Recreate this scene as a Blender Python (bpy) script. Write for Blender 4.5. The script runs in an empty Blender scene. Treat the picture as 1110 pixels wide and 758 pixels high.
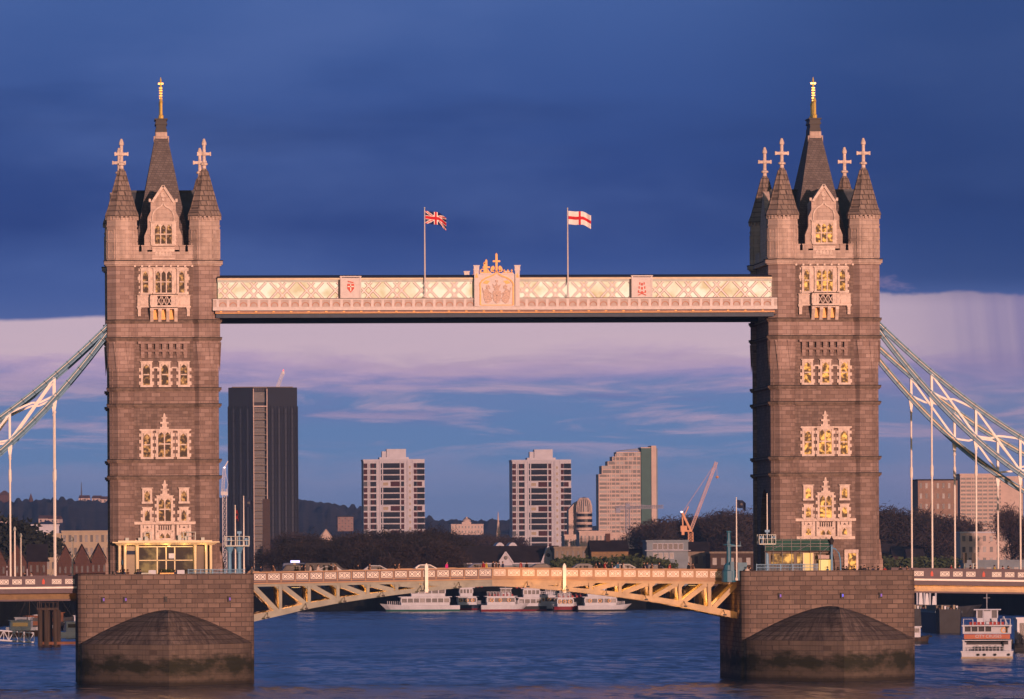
import bpy, math, random
from mathutils import Vector, Matrix
random.seed(7)
R = math.radians
SC = bpy.context.scene
COL = SC.collection

# ------------------------------------------------------------------ camera
YAW, ROLL, F = R(4.086), R(0.3), 7560.0
cam = bpy.data.cameras.new('camera'); cam_o = bpy.data.objects.new('camera', cam); COL.objects.link(cam_o)
cam.sensor_width = 36.0; cam.lens = F / 1110.0 * 36.0
cam.shift_y = 210.0 / 1110.0
cam.clip_start = 1.0; cam.clip_end = 60000
cam_o.matrix_world = Matrix.Translation((0, 0, 17)) @ Matrix.Rotation(-YAW, 4, 'Z') @ Matrix.Rotation(R(90), 4, 'X') @ Matrix.Rotation(-ROLL, 4, 'Z')
SC.camera = cam_o

# ------------------------------------------------------------------ light
SUN_EL, SUN_AZ = R(4.0), R(167)          # azimuth from +Y towards +X: behind the camera, to its right
world = bpy.data.worlds.new('World'); SC.world = world; world.use_nodes = True
wn, wl = world.node_tree.nodes, world.node_tree.links
wn.clear()
sky = wn.new('ShaderNodeTexSky'); sky.sky_type = 'NISHITA'; sky.sun_disc = False
sky.sun_elevation = SUN_EL; sky.sun_rotation = SUN_AZ; sky.air_density = 1.2; sky.dust_density = 1.5; sky.ozone_density = 2.0
bg_sky = wn.new('ShaderNodeBackground'); bg_sky.inputs[1].default_value = 0.15
wl.new(sky.outputs[0], bg_sky.inputs[0])
sun = bpy.data.lights.new('sun', 'SUN'); sun.energy = 4.4; sun.angle = R(0.6); sun.color = (1.0, 0.535, 0.395)
sun_o = bpy.data.objects.new('sun', sun); COL.objects.link(sun_o)
sd = Vector((math.sin(SUN_AZ) * math.cos(SUN_EL), math.cos(SUN_AZ) * math.cos(SUN_EL), math.sin(SUN_EL)))
sun_o.rotation_euler = sd.to_track_quat('Z', 'Y').to_euler()
SC.view_settings.view_transform = 'Standard'; SC.view_settings.look = 'None'
SC.view_settings.exposure = 0.0; SC.view_settings.gamma = 1.0; SC.view_settings.use_curve_mapping = False
SC.render.engine = 'CYCLES'
SC.cycles.use_denoising = True
SC.cycles.max_bounces = 6; SC.cycles.diffuse_bounces = 2; SC.cycles.glossy_bounces = 3
SC.cycles.transmission_bounces = 4; SC.cycles.volume_bounces = 0; SC.cycles.transparent_max_bounces = 8
SC.cycles.sample_clamp_indirect = 6.0
SC.cycles.caustics_reflective = False; SC.cycles.caustics_refractive = False

def srgb(r, g, b):
    f = lambda c: c / 12.92 if c <= 0.04045 else ((c + 0.055) / 1.055) ** 2.4
    return (f(r / 255), f(g / 255), f(b / 255), 1.0)

# the cloud bank opposite the sun: colour by elevation, ragged by noise, in front of the clear sky
def wmath(op, a, b=None, c=None):
    n = wn.new('ShaderNodeMath'); n.operation = op
    for i, q in enumerate((a, b, c)):
        if q is None: continue
        if isinstance(q, (int, float)): n.inputs[i].default_value = q
        else: wl.new(q, n.inputs[i])
    return n.outputs[0]
tc = wn.new('ShaderNodeTexCoord')
sep = wn.new('ShaderNodeSeparateXYZ'); wl.new(tc.outputs['Generated'], sep.inputs[0])
az = wmath('ARCTAN2', sep.outputs[0], sep.outputs[1])
el = wmath('ARCSINE', sep.outputs[2])
el_d = wmath('MULTIPLY', el, 180 / math.pi); az_d = wmath('MULTIPLY', az, 180 / math.pi)
def wnoise(sx, sy, off, detail=5, rough=0.55, dist=0.0):
    c = wn.new('ShaderNodeCombineXYZ')
    wl.new(wmath('MULTIPLY', az_d, sx), c.inputs[0]); wl.new(wmath('MULTIPLY', el_d, sy), c.inputs[1]); c.inputs[2].default_value = off
    n = wn.new('ShaderNodeTexNoise'); wl.new(c.outputs[0], n.inputs['Vector'])
    n.inputs['Scale'].default_value = 1; n.inputs['Detail'].default_value = detail; n.inputs['Roughness'].default_value = rough
    n.inputs['Distortion'].default_value = dist
    return n.outputs['Fac']
n_edge = wnoise(0.35, 0.9, 3.1, 6)
n_soft = wnoise(0.28, 0.8, 9.0, 4)
e1 = wmath('ADD', el_d, wmath('MULTIPLY', wmath('SUBTRACT', n_edge, 0.5), 0.20))
# the cloud base stands a little higher towards the right (step made after the band helper below)
def wmix(fac, a, b):
    n = wn.new('ShaderNodeMix'); n.data_type = 'RGBA'
    wl.new(fac, n.inputs[0])
    for s, q in ((n.inputs[6], a), (n.inputs[7], b)):
        if isinstance(q, tuple): s.default_value = q
        else: wl.new(q, s)
    return n.outputs[2]
def wband(v, lo, hi):
    n = wn.new('ShaderNodeMapRange'); n.interpolation_type = 'SMOOTHSTEP'; wl.new(v, n.inputs[0])
    n.inputs[1].default_value = lo; n.inputs[2].default_value = hi
    return n.outputs[0]
e1 = wmath('SUBTRACT', e1, wmath('MULTIPLY', wband(az_d, 5.6, 7.0), wmath('MULTIPLY_ADD', wnoise(1.6, 2.0, 61.0, 5, 0.6), 0.16, 0.06)))
e1 = wmath('MULTIPLY', e1, 0.1)
rampn = wn.new('ShaderNodeValToRGB'); wl.new(e1, rampn.inputs[0])
def ramp_fill(node, stops):
    cr = node.color_ramp
    while len(cr.elements) < len(stops): cr.elements.new(0.5)
    for e, (p, c) in zip(cr.elements, stops): e.position = p; e.color = srgb(*c)
ramp_fill(rampn, [(0.0, (62, 86, 148)), (0.187, (80, 100, 158)), (0.205, (70, 93, 154)), (0.235, (56, 80, 142)), (0.262, (46, 69, 130)), (0.30, (48, 72, 133)), (0.37, (57, 84, 146)), (0.44, (66, 94, 155)), (1.0, (64, 90, 148))])
# the clear gap under the bank: pale mauve above, blue towards the horizon, its border torn into wisps
e_low = wmath('ADD', el_d, wmath('MULTIPLY', wmath('SUBTRACT', wnoise(0.8, 4.2, 41.0, 8, 0.62, 0.5), 0.5), 0.62))
e_low = wmath('ADD', e_low, wmath('MULTIPLY', wmath('SUBTRACT', wnoise(0.25, 1.2, 47.0, 3, 0.5), 0.5), 0.35))
rampl = wn.new('ShaderNodeValToRGB'); wl.new(wmath('MULTIPLY', e_low, 0.1), rampl.inputs[0])
ramp_fill(rampl, [(0.0, (116, 130, 172)), (0.03, (110, 129, 174)), (0.05, (122, 134, 176)), (0.072, (100, 130, 177)), (0.10, (98, 128, 177)), (0.122, (106, 128, 177)), (0.134, (150, 140, 184)), (0.147, (186, 160, 190)), (0.158, (204, 178, 193)), (0.19, (200, 176, 192))])
col = rampn.outputs[0]
# broad light and dark billows in the bank
fac = wmath('MULTIPLY', wband(n_soft, 0.42, 0.72), 0.30)
fac = wmath('MULTIPLY', fac, wband(el_d, 1.9, 2.3))
col = wmix(fac, col, srgb(92, 116, 176))
fac = wmath('MULTIPLY', wband(wnoise(0.22, 1.3, 21.0, 5), 0.5, 0.75), 0.35)
fac = wmath('MULTIPLY', fac, wband(el_d, 1.95, 2.5))
col = wmix(fac, col, srgb(38, 58, 112))
gapcol = rampl.outputs[0]
# pink streaks in the clear gap under it
gap = wmath('MULTIPLY', wband(el_d, 0.55, 0.95), wmath('SUBTRACT', 1.0, wband(el_d, 1.45, 1.7)))
streak = wband(wnoise(0.6, 5.0, 4.0, 8, 0.62, 0.6), 0.46, 0.64)
gapcol = wmix(wmath('MULTIPLY', wmath('MULTIPLY', streak, gap), 0.8), gapcol, srgb(180, 156, 184))
dark = wband(wnoise(0.45, 4.2, 14.0, 6, 0.6, 0.3), 0.52, 0.68)
gap2 = wmath('MULTIPLY', wband(el_d, 0.9, 1.15), wmath('SUBTRACT', 1.0, wband(el_d, 1.4, 1.62)))
gapcol = wmix(wmath('MULTIPLY', wmath('MULTIPLY', dark, gap2), 0.7), gapcol, srgb(112, 120, 172))
# veils of rain hanging at the right, and a torn pink puff beside the right tower
veil = wmath('MULTIPLY', wband(az_d, 7.35, 8.2), wmath('MULTIPLY', wband(el_d, 1.2, 1.5), wmath('SUBTRACT', 1.0, wband(el_d, 2.3, 2.4))))
vn = wn.new('ShaderNodeTexNoise'); vn.noise_dimensions = '1D'; wl.new(wmath('MULTIPLY_ADD', el_d, 0.5, wmath('MULTIPLY', az_d, 5.0)), vn.inputs['W']); vn.inputs['Scale'].default_value = 1; vn.inputs['Detail'].default_value = 3
gapcol = wmix(wmath('MULTIPLY', wband(az_d, 6.6, 7.6), 0.35), gapcol, srgb(140, 128, 162))
gapcol = wmix(wmath('MULTIPLY', veil, wmath('MULTIPLY_ADD', wband(vn.outputs['Fac'], 0.1, 0.9), 0.5, 0.4)), gapcol, srgb(132, 122, 166))
col = wmix(wband(e1, 0.1853, 0.1897), gapcol, col)
px_ = wmath('DIVIDE', wmath('SUBTRACT', az_d, 7.25), 0.26); py_ = wmath('DIVIDE', wmath('SUBTRACT', el_d, 2.135), 0.075)
rr_ = wmath('ADD', wmath('MULTIPLY', px_, px_), wmath('MULTIPLY', py_, py_))
puff = wband(wmath('SUBTRACT', wnoise(3.0, 8.0, 33.0, 6, 0.7, 0.8), wmath('MULTIPLY', rr_, 0.16)), 0.36, 0.62)
col = wmix(wmath('MULTIPLY', puff, 0.85), col, srgb(150, 135, 178))
# a vignette put into the sky: the bank darkens towards the right
dk = wmath('MULTIPLY', wmath('MULTIPLY', wband(az_d, 4.8, 8.0), wband(el_d, 1.9, 2.2)), 0.6)
col = wmix(dk, col, srgb(38, 62, 114))
bg_cloud = wn.new('ShaderNodeBackground'); bg_cloud.inputs[1].default_value = 1.0; wl.new(col, bg_cloud.inputs[0])
front = wmath('MULTIPLY', wband(sep.outputs[1], 0.05, 0.5), wmath('SUBTRACT', 1.0, wband(el_d, 35, 65)))
mixs = wn.new('ShaderNodeMixShader'); wl.new(front, mixs.inputs[0]); wl.new(bg_sky.outputs[0], mixs.inputs[1]); wl.new(bg_cloud.outputs[0], mixs.inputs[2])
wout = wn.new('ShaderNodeOutputWorld'); wl.new(mixs.outputs[0], wout.inputs[0])

# ------------------------------------------------------------------ measuring: photo pixel -> point at depth Y
def at(x, y, Y):
    a, b = (x - 555) / F, (589 - y) / F
    a0 = a * math.cos(ROLL) + b * math.sin(ROLL); b0 = -a * math.sin(ROLL) + b * math.cos(ROLL)
    dx = math.sin(YAW) + a0 * math.cos(YAW); dy = math.cos(YAW) - a0 * math.sin(YAW)
    t = Y / dy
    return t * dx, 17 + t * b0
def mpp(x, Y):                     # metres per photo pixel there
    return abs(at(x + 1, 500, Y)[0] - at(x, 500, Y)[0])

# ------------------------------------------------------------------ mesh helpers
class MB:
    def __init__(self): self.v, self.f, self.m, self.xf = [], [], [], None
    def add(self, vs, fs, m=0):
        b = len(self.v)
        for p in vs:
            p = Vector(p)
            if self.xf is not None: p = self.xf @ p
            self.v.append(tuple(p))
        for f in fs: self.f.append([b + i for i in f]); self.m.append(m)
        return self
    def box(self, x0, x1, y0, y1, z0, z1, m=0):
        if x0 > x1: x0, x1 = x1, x0
        if y0 > y1: y0, y1 = y1, y0
        if z0 > z1: z0, z1 = z1, z0
        return self.add([(x0,y0,z0),(x1,y0,z0),(x1,y1,z0),(x0,y1,z0),(x0,y0,z1),(x1,y0,z1),(x1,y1,z1),(x0,y1,z1)],
                        [(0,3,2,1),(4,5,6,7),(0,1,5,4),(1,2,6,5),(2,3,7,6),(3,0,4,7)], m)
    def taper(self, x0, x1, y0, y1, z0, X0, X1, Y0, Y1, z1, m=0):
        return self.add([(x0,y0,z0),(x1,y0,z0),(x1,y1,z0),(x0,y1,z0),(X0,Y0,z1),(X1,Y0,z1),(X1,Y1,z1),(X0,Y1,z1)],
                        [(0,3,2,1),(4,5,6,7),(0,1,5,4),(1,2,6,5),(2,3,7,6),(3,0,4,7)], m)
    def prism_z(self, poly, z0, z1, m=0, s=1.0):
        n = len(poly); vs = [(x,y,z0) for x,y in poly] + [(x*s,y*s,z1) for x,y in poly]
        return self.add(vs, [tuple(range(n))[::-1], tuple(range(n, 2*n))] + [(i,(i+1)%n,n+(i+1)%n,n+i) for i in range(n)], m)
    def prism_y(self, poly, y0, y1, m=0):        # poly of (x,z)
        n = len(poly); vs = [(x,y0,z) for x,z in poly] + [(x,y1,z) for x,z in poly]
        return self.add(vs, [tuple(range(n)), tuple(range(n, 2*n))[::-1]] + [((i+1)%n,i,n+i,n+(i+1)%n) for i in range(n)], m)
    def prism_x(self, poly, x0, x1, m=0):        # poly of (y,z)
        n = len(poly); vs = [(x0,y,z) for y,z in poly] + [(x1,y,z) for y,z in poly]
        return self.add(vs, [tuple(range(n))[::-1], tuple(range(n, 2*n))] + [(i,(i+1)%n,n+(i+1)%n,n+i) for i in range(n)], m)
    def bar(self, p, q, w, h, m=0):              # w across, h in the plane holding z
        p, q = Vector(p), Vector(q); d = (q - p)
        if d.length < 1e-6: return self
        d.normalize()
        side = d.cross(Vector((0,0,1)))
        if side.length < 1e-4: side = Vector((1,0,0))
        side.normalize(); up = side.cross(d).normalized()
        side *= w/2; up *= h/2
        vs = [p-side-up, p+side-up, p+side+up, p-side+up, q-side-up, q+side-up, q+side+up, q-side+up]
        return self.add(vs, [(0,1,2,3),(7,6,5,4),(0,4,5,1),(1,5,6,2),(2,6,7,3),(3,7,4,0)], m)
    def tube(self, pts, r, n=8, m=0, r1=None):
        pts = [Vector(p) for p in pts]; k = len(pts); vs = []
        for i, p in enumerate(pts):
            d = (pts[min(i+1,k-1)] - pts[max(i-1,0)]).normalized()
            a = d.orthogonal().normalized(); b = d.cross(a)
            rr = r if r1 is None else r + (r1 - r) * i / max(1, k-1)
            vs += [p + (a*math.cos(2*math.pi*j/n) + b*math.sin(2*math.pi*j/n))*rr for j in range(n)]
        fs = [tuple(range(n))[::-1], tuple(range((k-1)*n, k*n))]
        for i in range(k-1):
            for j in range(n): fs.append((i*n+j, i*n+(j+1)%n, (i+1)*n+(j+1)%n, (i+1)*n+j))
        return self.add(vs, fs, m)
    def lathe(self, prof, n=8, cx=0, cy=0, m=0, rot=0.0, sx=1.0, sy=1.0):   # prof: (r,z)
        vs, fs, k = [], [], len(prof)
        for r, z in prof:
            vs += [(cx + sx*r*math.cos(rot+2*math.pi*j/n), cy + sy*r*math.sin(rot+2*math.pi*j/n), z) for j in range(n)]
        for i in range(k-1):
            for j in range(n): fs.append((i*n+j, i*n+(j+1)%n, (i+1)*n+(j+1)%n, (i+1)*n+j))
        fs.append(tuple(range(n))[::-1]); fs.append(tuple(range((k-1)*n, k*n)))
        return self.add(vs, fs, m)
    def build(self, name, mats, parent=None, smooth=False, loc=None):
        me = bpy.data.meshes.new(name); me.from_pydata(self.v, [], self.f)
        if not isinstance(mats, (list, tuple)): mats = [mats]
        for q in mats: me.materials.append(q)
        me.polygons.foreach_set('material_index', self.m)
        if smooth: me.polygons.foreach_set('use_smooth', [True]*len(self.f))
        me.update()
        import bmesh
        bm = bmesh.new(); bm.from_mesh(me); bmesh.ops.recalc_face_normals(bm, faces=bm.faces); bm.to_mesh(me); bm.free()
        o = bpy.data.objects.new(name, me); COL.objects.link(o)
        if parent is not None: o.parent = parent
        if loc is not None: o.location = loc
        return o
def T(o, label, cat, group=None, kind=None):
    if label: o['label'] = label
    if cat: o['category'] = cat
    if group: o['group'] = group
    if kind: o['kind'] = kind
    return o
def empty(name, loc, label=None, cat=None, group=None, rz=0.0):
    o = bpy.data.objects.new(name, None); COL.objects.link(o); o.location = loc; o.rotation_euler = (0, 0, rz)
    o.empty_display_size = 0.5
    return T(o, label, cat, group)
def copy_tree(o, loc=None, rz=None, label=None, group=None, scale=None, parent=None):
    c = o.copy(); COL.objects.link(c)
    if parent is not None: c.parent = parent
    if loc is not None: c.location = loc
    if rz is not None: c.rotation_euler = (0, 0, rz)
    if scale is not None: c.scale = scale
    if label: c['label'] = label
    if group: c['group'] = group
    for ch in KIDS.get(o.name, None) or [q for q in o.children]: copy_tree(ch, parent=c)
    return c
KIDS = {}

# ------------------------------------------------------------------ materials
def nt(name):
    m = bpy.data.materials.new(name); m.use_nodes = True
    t = m.node_tree; b = t.nodes['Principled BSDF']
    return m, t.nodes, t.links, b
def mat(name, c, rough=0.7, metal=0.0, var=0.25, scale=0.6, bump=0.0, spec=0.3, streak=False):
    m, n, l, b = nt(name)
    b.inputs['Roughness'].default_value = rough; b.inputs['Metallic'].default_value = metal
    b.inputs['Specular IOR Level'].default_value = spec
    t = n.new('ShaderNodeTexCoord'); no = n.new('ShaderNodeTexNoise')
    src = t.outputs['Object']
    if streak:
        mp = n.new('ShaderNodeMapping'); mp.inputs['Scale'].default_value = (3, 3, 0.25); l.new(src, mp.inputs[0]); src = mp.outputs[0]
    l.new(src, no.inputs['Vector']); no.inputs['Scale'].default_value = scale; no.inputs['Detail'].default_value = 5; no.inputs['Roughness'].default_value = 0.65
    r = n.new('ShaderNodeValToRGB'); l.new(no.outputs['Fac'], r.inputs[0])
    r.color_ramp.elements[0].position = 0.28; r.color_ramp.elements[1].position = 0.74
    r.color_ramp.elements[0].color = tuple(max(0, x*(1-var)) for x in c[:3]) + (1,)
    r.color_ramp.elements[1].color = tuple(min(1, x*(1+var)) for x in c[:3]) + (1,)
    l.new(r.outputs[0], b.inputs['Base Color'])
    if bump:
        bp = n.new('ShaderNodeBump'); bp.inputs['Strength'].default_value = bump; bp.inputs['Distance'].default_value = 0.1
        l.new(no.outputs['Fac'], bp.inputs['Height']); l.new(bp.outputs[0], b.inputs['Normal'])
    return m
def masonry(name, c1, c2, mort, bw, bh, msize=0.02, soot=0.35, algae=None, bump=0.5, sootcol=(0.05,0.045,0.045), radial=False):
    m, n, l, b = nt(name)
    b.inputs['Roughness'].default_value = 0.85; b.inputs['Specular IOR Level'].default_value = 0.2
    t = n.new('ShaderNodeTexCoord'); s = n.new('ShaderNodeSeparateXYZ'); l.new(t.outputs['Object'], s.inputs[0])
    ad = n.new('ShaderNodeMath'); ad.operation = 'ADD'; l.new(s.outputs[0], ad.inputs[0]); l.new(s.outputs[1], ad.inputs[1])
    cb = n.new('ShaderNodeCombineXYZ'); l.new(ad.outputs[0], cb.inputs[0]); l.new(s.outputs[2], cb.inputs[1])
    br = n.new('ShaderNodeTexBrick'); l.new(cb.outputs[0], br.inputs['Vector'])
    br.inputs['Color1'].default_value = c1 + (1,); br.inputs['Color2'].default_value = c2 + (1,); br.inputs['Mortar'].default_value = mort + (1,)
    br.inputs['Scale'].default_value = 1; br.inputs['Mortar Size'].default_value = msize; br.inputs['Mortar Smooth'].default_value = 0.3
    br.inputs['Brick Width'].default_value = bw; br.inputs['Row Height'].default_value = bh; br.inputs['Bias'].default_value = 0.0
    def noise(sc, vec=None, det=5):
        q = n.new('ShaderNodeTexNoise'); l.new(vec or t.outputs['Object'], q.inputs['Vector']); q.inputs['Scale'].default_value = sc
        q.inputs['Detail'].default_value = det; q.inputs['Roughness'].default_value = 0.65; return q.outputs['Fac']
    def mix(fac, a, c):
        q = n.new('ShaderNodeMix'); q.data_type = 'RGBA'
        if isinstance(fac, float): q.inputs[0].default_value = fac
        else: l.new(fac, q.inputs[0])
        for sk, v in ((q.inputs[6], a), (q.inputs[7], c)):
            if isinstance(v, tuple): sk.default_value = v + (1,)
            else: l.new(v, sk)
        return q.outputs[2]
    def rng(v, lo, hi, a=0.0, z=1.0):
        q = n.new('ShaderNodeMapRange'); l.new(v, q.inputs[0]); q.inputs[1].default_value = lo; q.inputs[2].default_value = hi
        q.inputs[3].default_value = a; q.inputs[4].default_value = z; return q.outputs[0]
    col = br.outputs['Color']
    mid = tuple((a+c)/2 for a, c in zip(c1, c2))
    col = mix(rng(noise(0.9), 0.3, 0.7, 0.0, 0.55), col, tuple(x*0.8 for x in mid))
    mp = n.new('ShaderNodeMapping'); mp.inputs['Scale'].default_value = (1.6, 1.6, 0.12); l.new(t.outputs['Object'], mp.inputs[0])
    col = mix(rng(noise(1.0, mp.outputs[0]), 0.5, 0.8, 0.0, soot), col, sootcol)
    col = mix(rng(noise(0.16), 0.45, 0.75, 0.0, soot*0.7), col, sootcol)
    if radial:                       # rain streaks running down the vault from its crown
        ab = n.new('ShaderNodeMath'); ab.operation = 'ABSOLUTE'; l.new(s.outputs[1], ab.inputs[0])
        sb = n.new('ShaderNodeMath'); sb.operation = 'SUBTRACT'; l.new(ab.outputs[0], sb.inputs[0]); sb.inputs[1].default_value = 17.0
        at2 = n.new('ShaderNodeMath'); at2.operation = 'ARCTAN2'; l.new(s.outputs[0], at2.inputs[0]); l.new(sb.outputs[0], at2.inputs[1])
        cv = n.new('ShaderNodeCombineXYZ'); l.new(at2.outputs[0], cv.inputs[0]); l.new(s.outputs[2], cv.inputs[1])
        mq = n.new('ShaderNodeMapping'); mq.inputs['Scale'].default_value = (9, 0.35, 1); l.new(cv.outputs[0], mq.inputs[0])
        col = mix(rng(noise(1.0, mq.outputs[0], 4), 0.42, 0.66, 0.0, 0.8), col, (0.03, 0.023, 0.022))
        mq2 = n.new('ShaderNodeMapping'); mq2.inputs['Scale'].default_value = (16, 0.5, 1); mq2.inputs['Location'].default_value = (5, 3, 0); l.new(cv.outputs[0], mq2.inputs[0])
        col = mix(rng(noise(1.0, mq2.outputs[0], 4), 0.58, 0.75, 0.0, 0.55), col, (0.27, 0.22, 0.20))
    if algae:                        # tide zone: brown damp stone, patches of dark weed, a scoured pale foot
        z0, z1 = algae
        nz = n.new('ShaderNodeMath'); nz.operation = 'MULTIPLY_ADD'; l.new(noise(0.22), nz.inputs[0]); nz.inputs[1].default_value = 3.4; l.new(s.outputs[2], nz.inputs[2])
        col = mix(rng(nz.outputs[0], z1 + 2.6, z1 + 1.2, 0.0, 0.6), col, (0.075, 0.062, 0.045))
        pn = n.new('ShaderNodeMapping'); pn.inputs['Scale'].default_value = (0.2, 0.2, 0.55); l.new(t.outputs['Object'], pn.inputs[0])
        zb = n.new('ShaderNodeMath'); zb.operation = 'SUBTRACT'; l.new(s.outputs[2], zb.inputs[0]); zb.inputs[1].default_value = z1 - 0.3
        za = n.new('ShaderNodeMath'); za.operation = 'ABSOLUTE'; l.new(zb.outputs[0], za.inputs[0])
        zc = n.new('ShaderNodeMath'); zc.operation = 'MULTIPLY_ADD'; l.new(za.outputs[0], zc.inputs[0]); zc.inputs[1].default_value = -0.17; l.new(noise(1.0, pn.outputs[0]), zc.inputs[2])
        col = mix(rng(zc.outputs[0], 0.25, 0.44, 0.0, 0.92), col, (0.022, 0.025, 0.014))
        zl = n.new('ShaderNodeMath'); zl.operation = 'MULTIPLY_ADD'; l.new(noise(0.5), zl.inputs[0]); zl.inputs[1].default_value = 0.8; l.new(s.outputs[2], zl.inputs[2])
        col = mix(rng(zl.outputs[0], z0 + 0.1, z0 - 0.3, 0.0, 0.9), col, (0.03, 0.026, 0.02))
    l.new(col, b.inputs['Base Color'])
    if bump:
        inv = n.new('ShaderNodeMath'); inv.operation = 'SUBTRACT'; inv.inputs[0].default_value = 1; l.new(br.outputs['Fac'], inv.inputs[1])
        hn = n.new('ShaderNodeMath'); hn.operation = 'MULTIPLY_ADD'; l.new(noise(3.0), hn.inputs[0]); hn.inputs[1].default_value = 0.6; l.new(inv.outputs[0], hn.inputs[2])
        bp = n.new('ShaderNodeBump'); bp.inputs['Strength'].default_value = bump; bp.inputs['Distance'].default_value = 0.05
        l.new(hn.outputs[0], bp.inputs['Height']); l.new(bp.outputs[0], b.inputs['Normal'])
    return m
def lit(name, c_lo, c_hi, s_lo, s_hi, scale=1.6, lo=0.35, hi=0.65):
    # a glowing pane: warm rooms and lamps, and reflections given as emission
    m, n, l, b = nt(name)
    t = n.new('ShaderNodeTexCoord'); q = n.new('ShaderNodeTexNoise'); l.new(t.outputs['Object'], q.inputs['Vector']); q.inputs['Scale'].default_value = scale
    q.inputs['Detail'].default_value = 3
    r = n.new('ShaderNodeMapRange'); l.new(q.outputs['Fac'], r.inputs[0]); r.inputs[1].default_value = lo; r.inputs[2].default_value = hi
    mx = n.new('ShaderNodeMix'); mx.data_type = 'RGBA'; l.new(r.outputs[0], mx.inputs[0]); mx.inputs[6].default_value = c_lo + (1,); mx.inputs[7].default_value = c_hi + (1,)
    r2 = n.new('ShaderNodeMapRange'); l.new(r.outputs[0], r2.inputs[0]); r2.inputs[3].default_value = s_lo; r2.inputs[4].default_value = s_hi
    b.inputs['Base Color'].default_value = (0.02, 0.016, 0.014, 1); b.inputs['Roughness'].default_value = 0.45; b.inputs['Specular IOR Level'].default_value = 0.12
    l.new(mx.outputs[2], b.inputs['Emission Color']); l.new(r2.outputs[0], b.inputs['Emission Strength'])
    return m
def glow(name, c, s, base=(0.05, 0.04, 0.03)):
    m, n, l, b = nt(name)
    b.inputs['Base Color'].default_value = base + (1,); b.inputs['Emission Color'].default_value = c + (1,); b.inputs['Emission Strength'].default_value = s
    return m
M = {}
M['granite'] = masonry('tower_granite', (0.46,0.35,0.325), (0.27,0.19,0.17), (0.15,0.11,0.098), 1.1, 0.5, 0.025, 0.42)
M['granite_low'] = masonry('tower_granite_sooted', (0.35,0.262,0.24), (0.19,0.135,0.118), (0.11,0.082,0.073), 1.1, 0.5, 0.028, 0.6)
M['granite_dark'] = masonry('tower_granite_weathered', (0.29,0.22,0.20), (0.155,0.112,0.098), (0.10,0.077,0.068), 0.7, 0.36, 0.022, 0.6)
M['ashlar'] = masonry('pale_ashlar', (0.62,0.50,0.45), (0.46,0.36,0.32), (0.30,0.23,0.205), 1.0, 0.5, 0.02, 0.42)
M['trim'] = mat('portland_trim', (0.62,0.52,0.47), 0.75, var=0.32, scale=1.6, bump=0.25)
M['shade_strip'] = mat('ledge_shade_weathering', (0.045,0.038,0.036), 0.8, var=0.4, scale=1.0)  # dark strips painting in ledge shadow lines and black weathering
M['string'] = mat('weathered_string_course', (0.17,0.128,0.108), 0.85, var=0.5, scale=1.4, bump=0.3)
M['spire'] = masonry('stone_spire', (0.33,0.26,0.23), (0.21,0.165,0.145), (0.075,0.062,0.056), 0.75, 0.62, 0.07, 0.5)
M['slate'] = masonry('slate_roof', (0.19,0.165,0.165), (0.115,0.098,0.098), (0.075,0.066,0.066), 0.5, 0.28, 0.03, 0.35)
M['slate_blue'] = mat('lead_roof', (0.05,0.06,0.075), 0.6, var=0.35, scale=1.2)
M['dark_iron'] = mat('dark_iron', (0.03,0.028,0.03), 0.55, var=0.3)
M['gold'] = mat('gilded_metal', (0.95,0.62,0.16), 0.32, 0.55, var=0.15, scale=3)
M['pier'] = masonry('pier_granite', (0.25,0.185,0.16), (0.125,0.09,0.078), (0.055,0.042,0.037), 1.35, 0.58, 0.05, 0.6, algae=(1.0, 2.6))
M['hood'] = masonry('pier_hood_granite', (0.25,0.195,0.172), (0.13,0.10,0.09), (0.045,0.036,0.033), 1.9, 0.55, 0.05, 0.7, sootcol=(0.03,0.024,0.023), radial=True)
M['cutwater'] = masonry('cutwater_granite', (0.21,0.165,0.14), (0.14,0.107,0.092), (0.09,0.07,0.062), 1.6, 0.62, 0.045, 0.6, algae=(1.0, 2.6))
M['paint_pink'] = mat('pale_painted_iron', (0.58,0.54,0.55), 0.5, var=0.12, scale=2.5)
M['paint_white'] = mat('white_painted_iron', (0.8,0.76,0.72), 0.45, var=0.1, scale=1.5)
M['paint_cream'] = mat('cream_painted_iron', (0.70,0.60,0.44), 0.5, var=0.15, scale=1.5)
M['paint_grey'] = mat('grey_green_painted_iron', (0.44,0.48,0.46), 0.5, var=0.18, scale=1.0)
M['paint_blue'] = mat('blue_painted_iron', (0.008,0.03,0.07), 0.5, var=0.25, scale=1.5)
M['paint_teal'] = mat('teal_painted_iron', (0.03,0.13,0.21), 0.45, var=0.2, scale=1.5)
M['paint_lightblue'] = mat('light_blue_painted_iron', (0.12,0.28,0.46), 0.45, var=0.15, scale=1.5)
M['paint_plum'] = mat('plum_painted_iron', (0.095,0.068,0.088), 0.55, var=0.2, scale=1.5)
M['paint_red'] = mat('red_painted_iron', (0.55,0.07,0.04), 0.5, var=0.15)
M['paint_orange'] = mat('orange_gilded_paint', (0.85,0.45,0.13), 0.45, var=0.2, scale=3)
M['asphalt'] = mat('asphalt', (0.05,0.05,0.052), 0.9, var=0.3, scale=2, bump=0.2)
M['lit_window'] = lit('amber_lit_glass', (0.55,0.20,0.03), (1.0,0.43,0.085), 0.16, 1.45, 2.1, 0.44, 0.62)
M['dim_window'] = lit('dusk_reflection_glow', (0.4,0.15,0.05), (1.0,0.42,0.12), 0.10, 0.85, 2.2, 0.46, 0.68)  # faint emission stands in for golden sky reflected in these panes
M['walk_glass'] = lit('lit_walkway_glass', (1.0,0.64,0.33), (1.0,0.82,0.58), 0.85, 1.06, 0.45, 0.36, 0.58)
M['glass_dark'] = mat('dark_glass', (0.014,0.017,0.028), 0.4, var=0.5, scale=0.3, spec=0.2)
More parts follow.
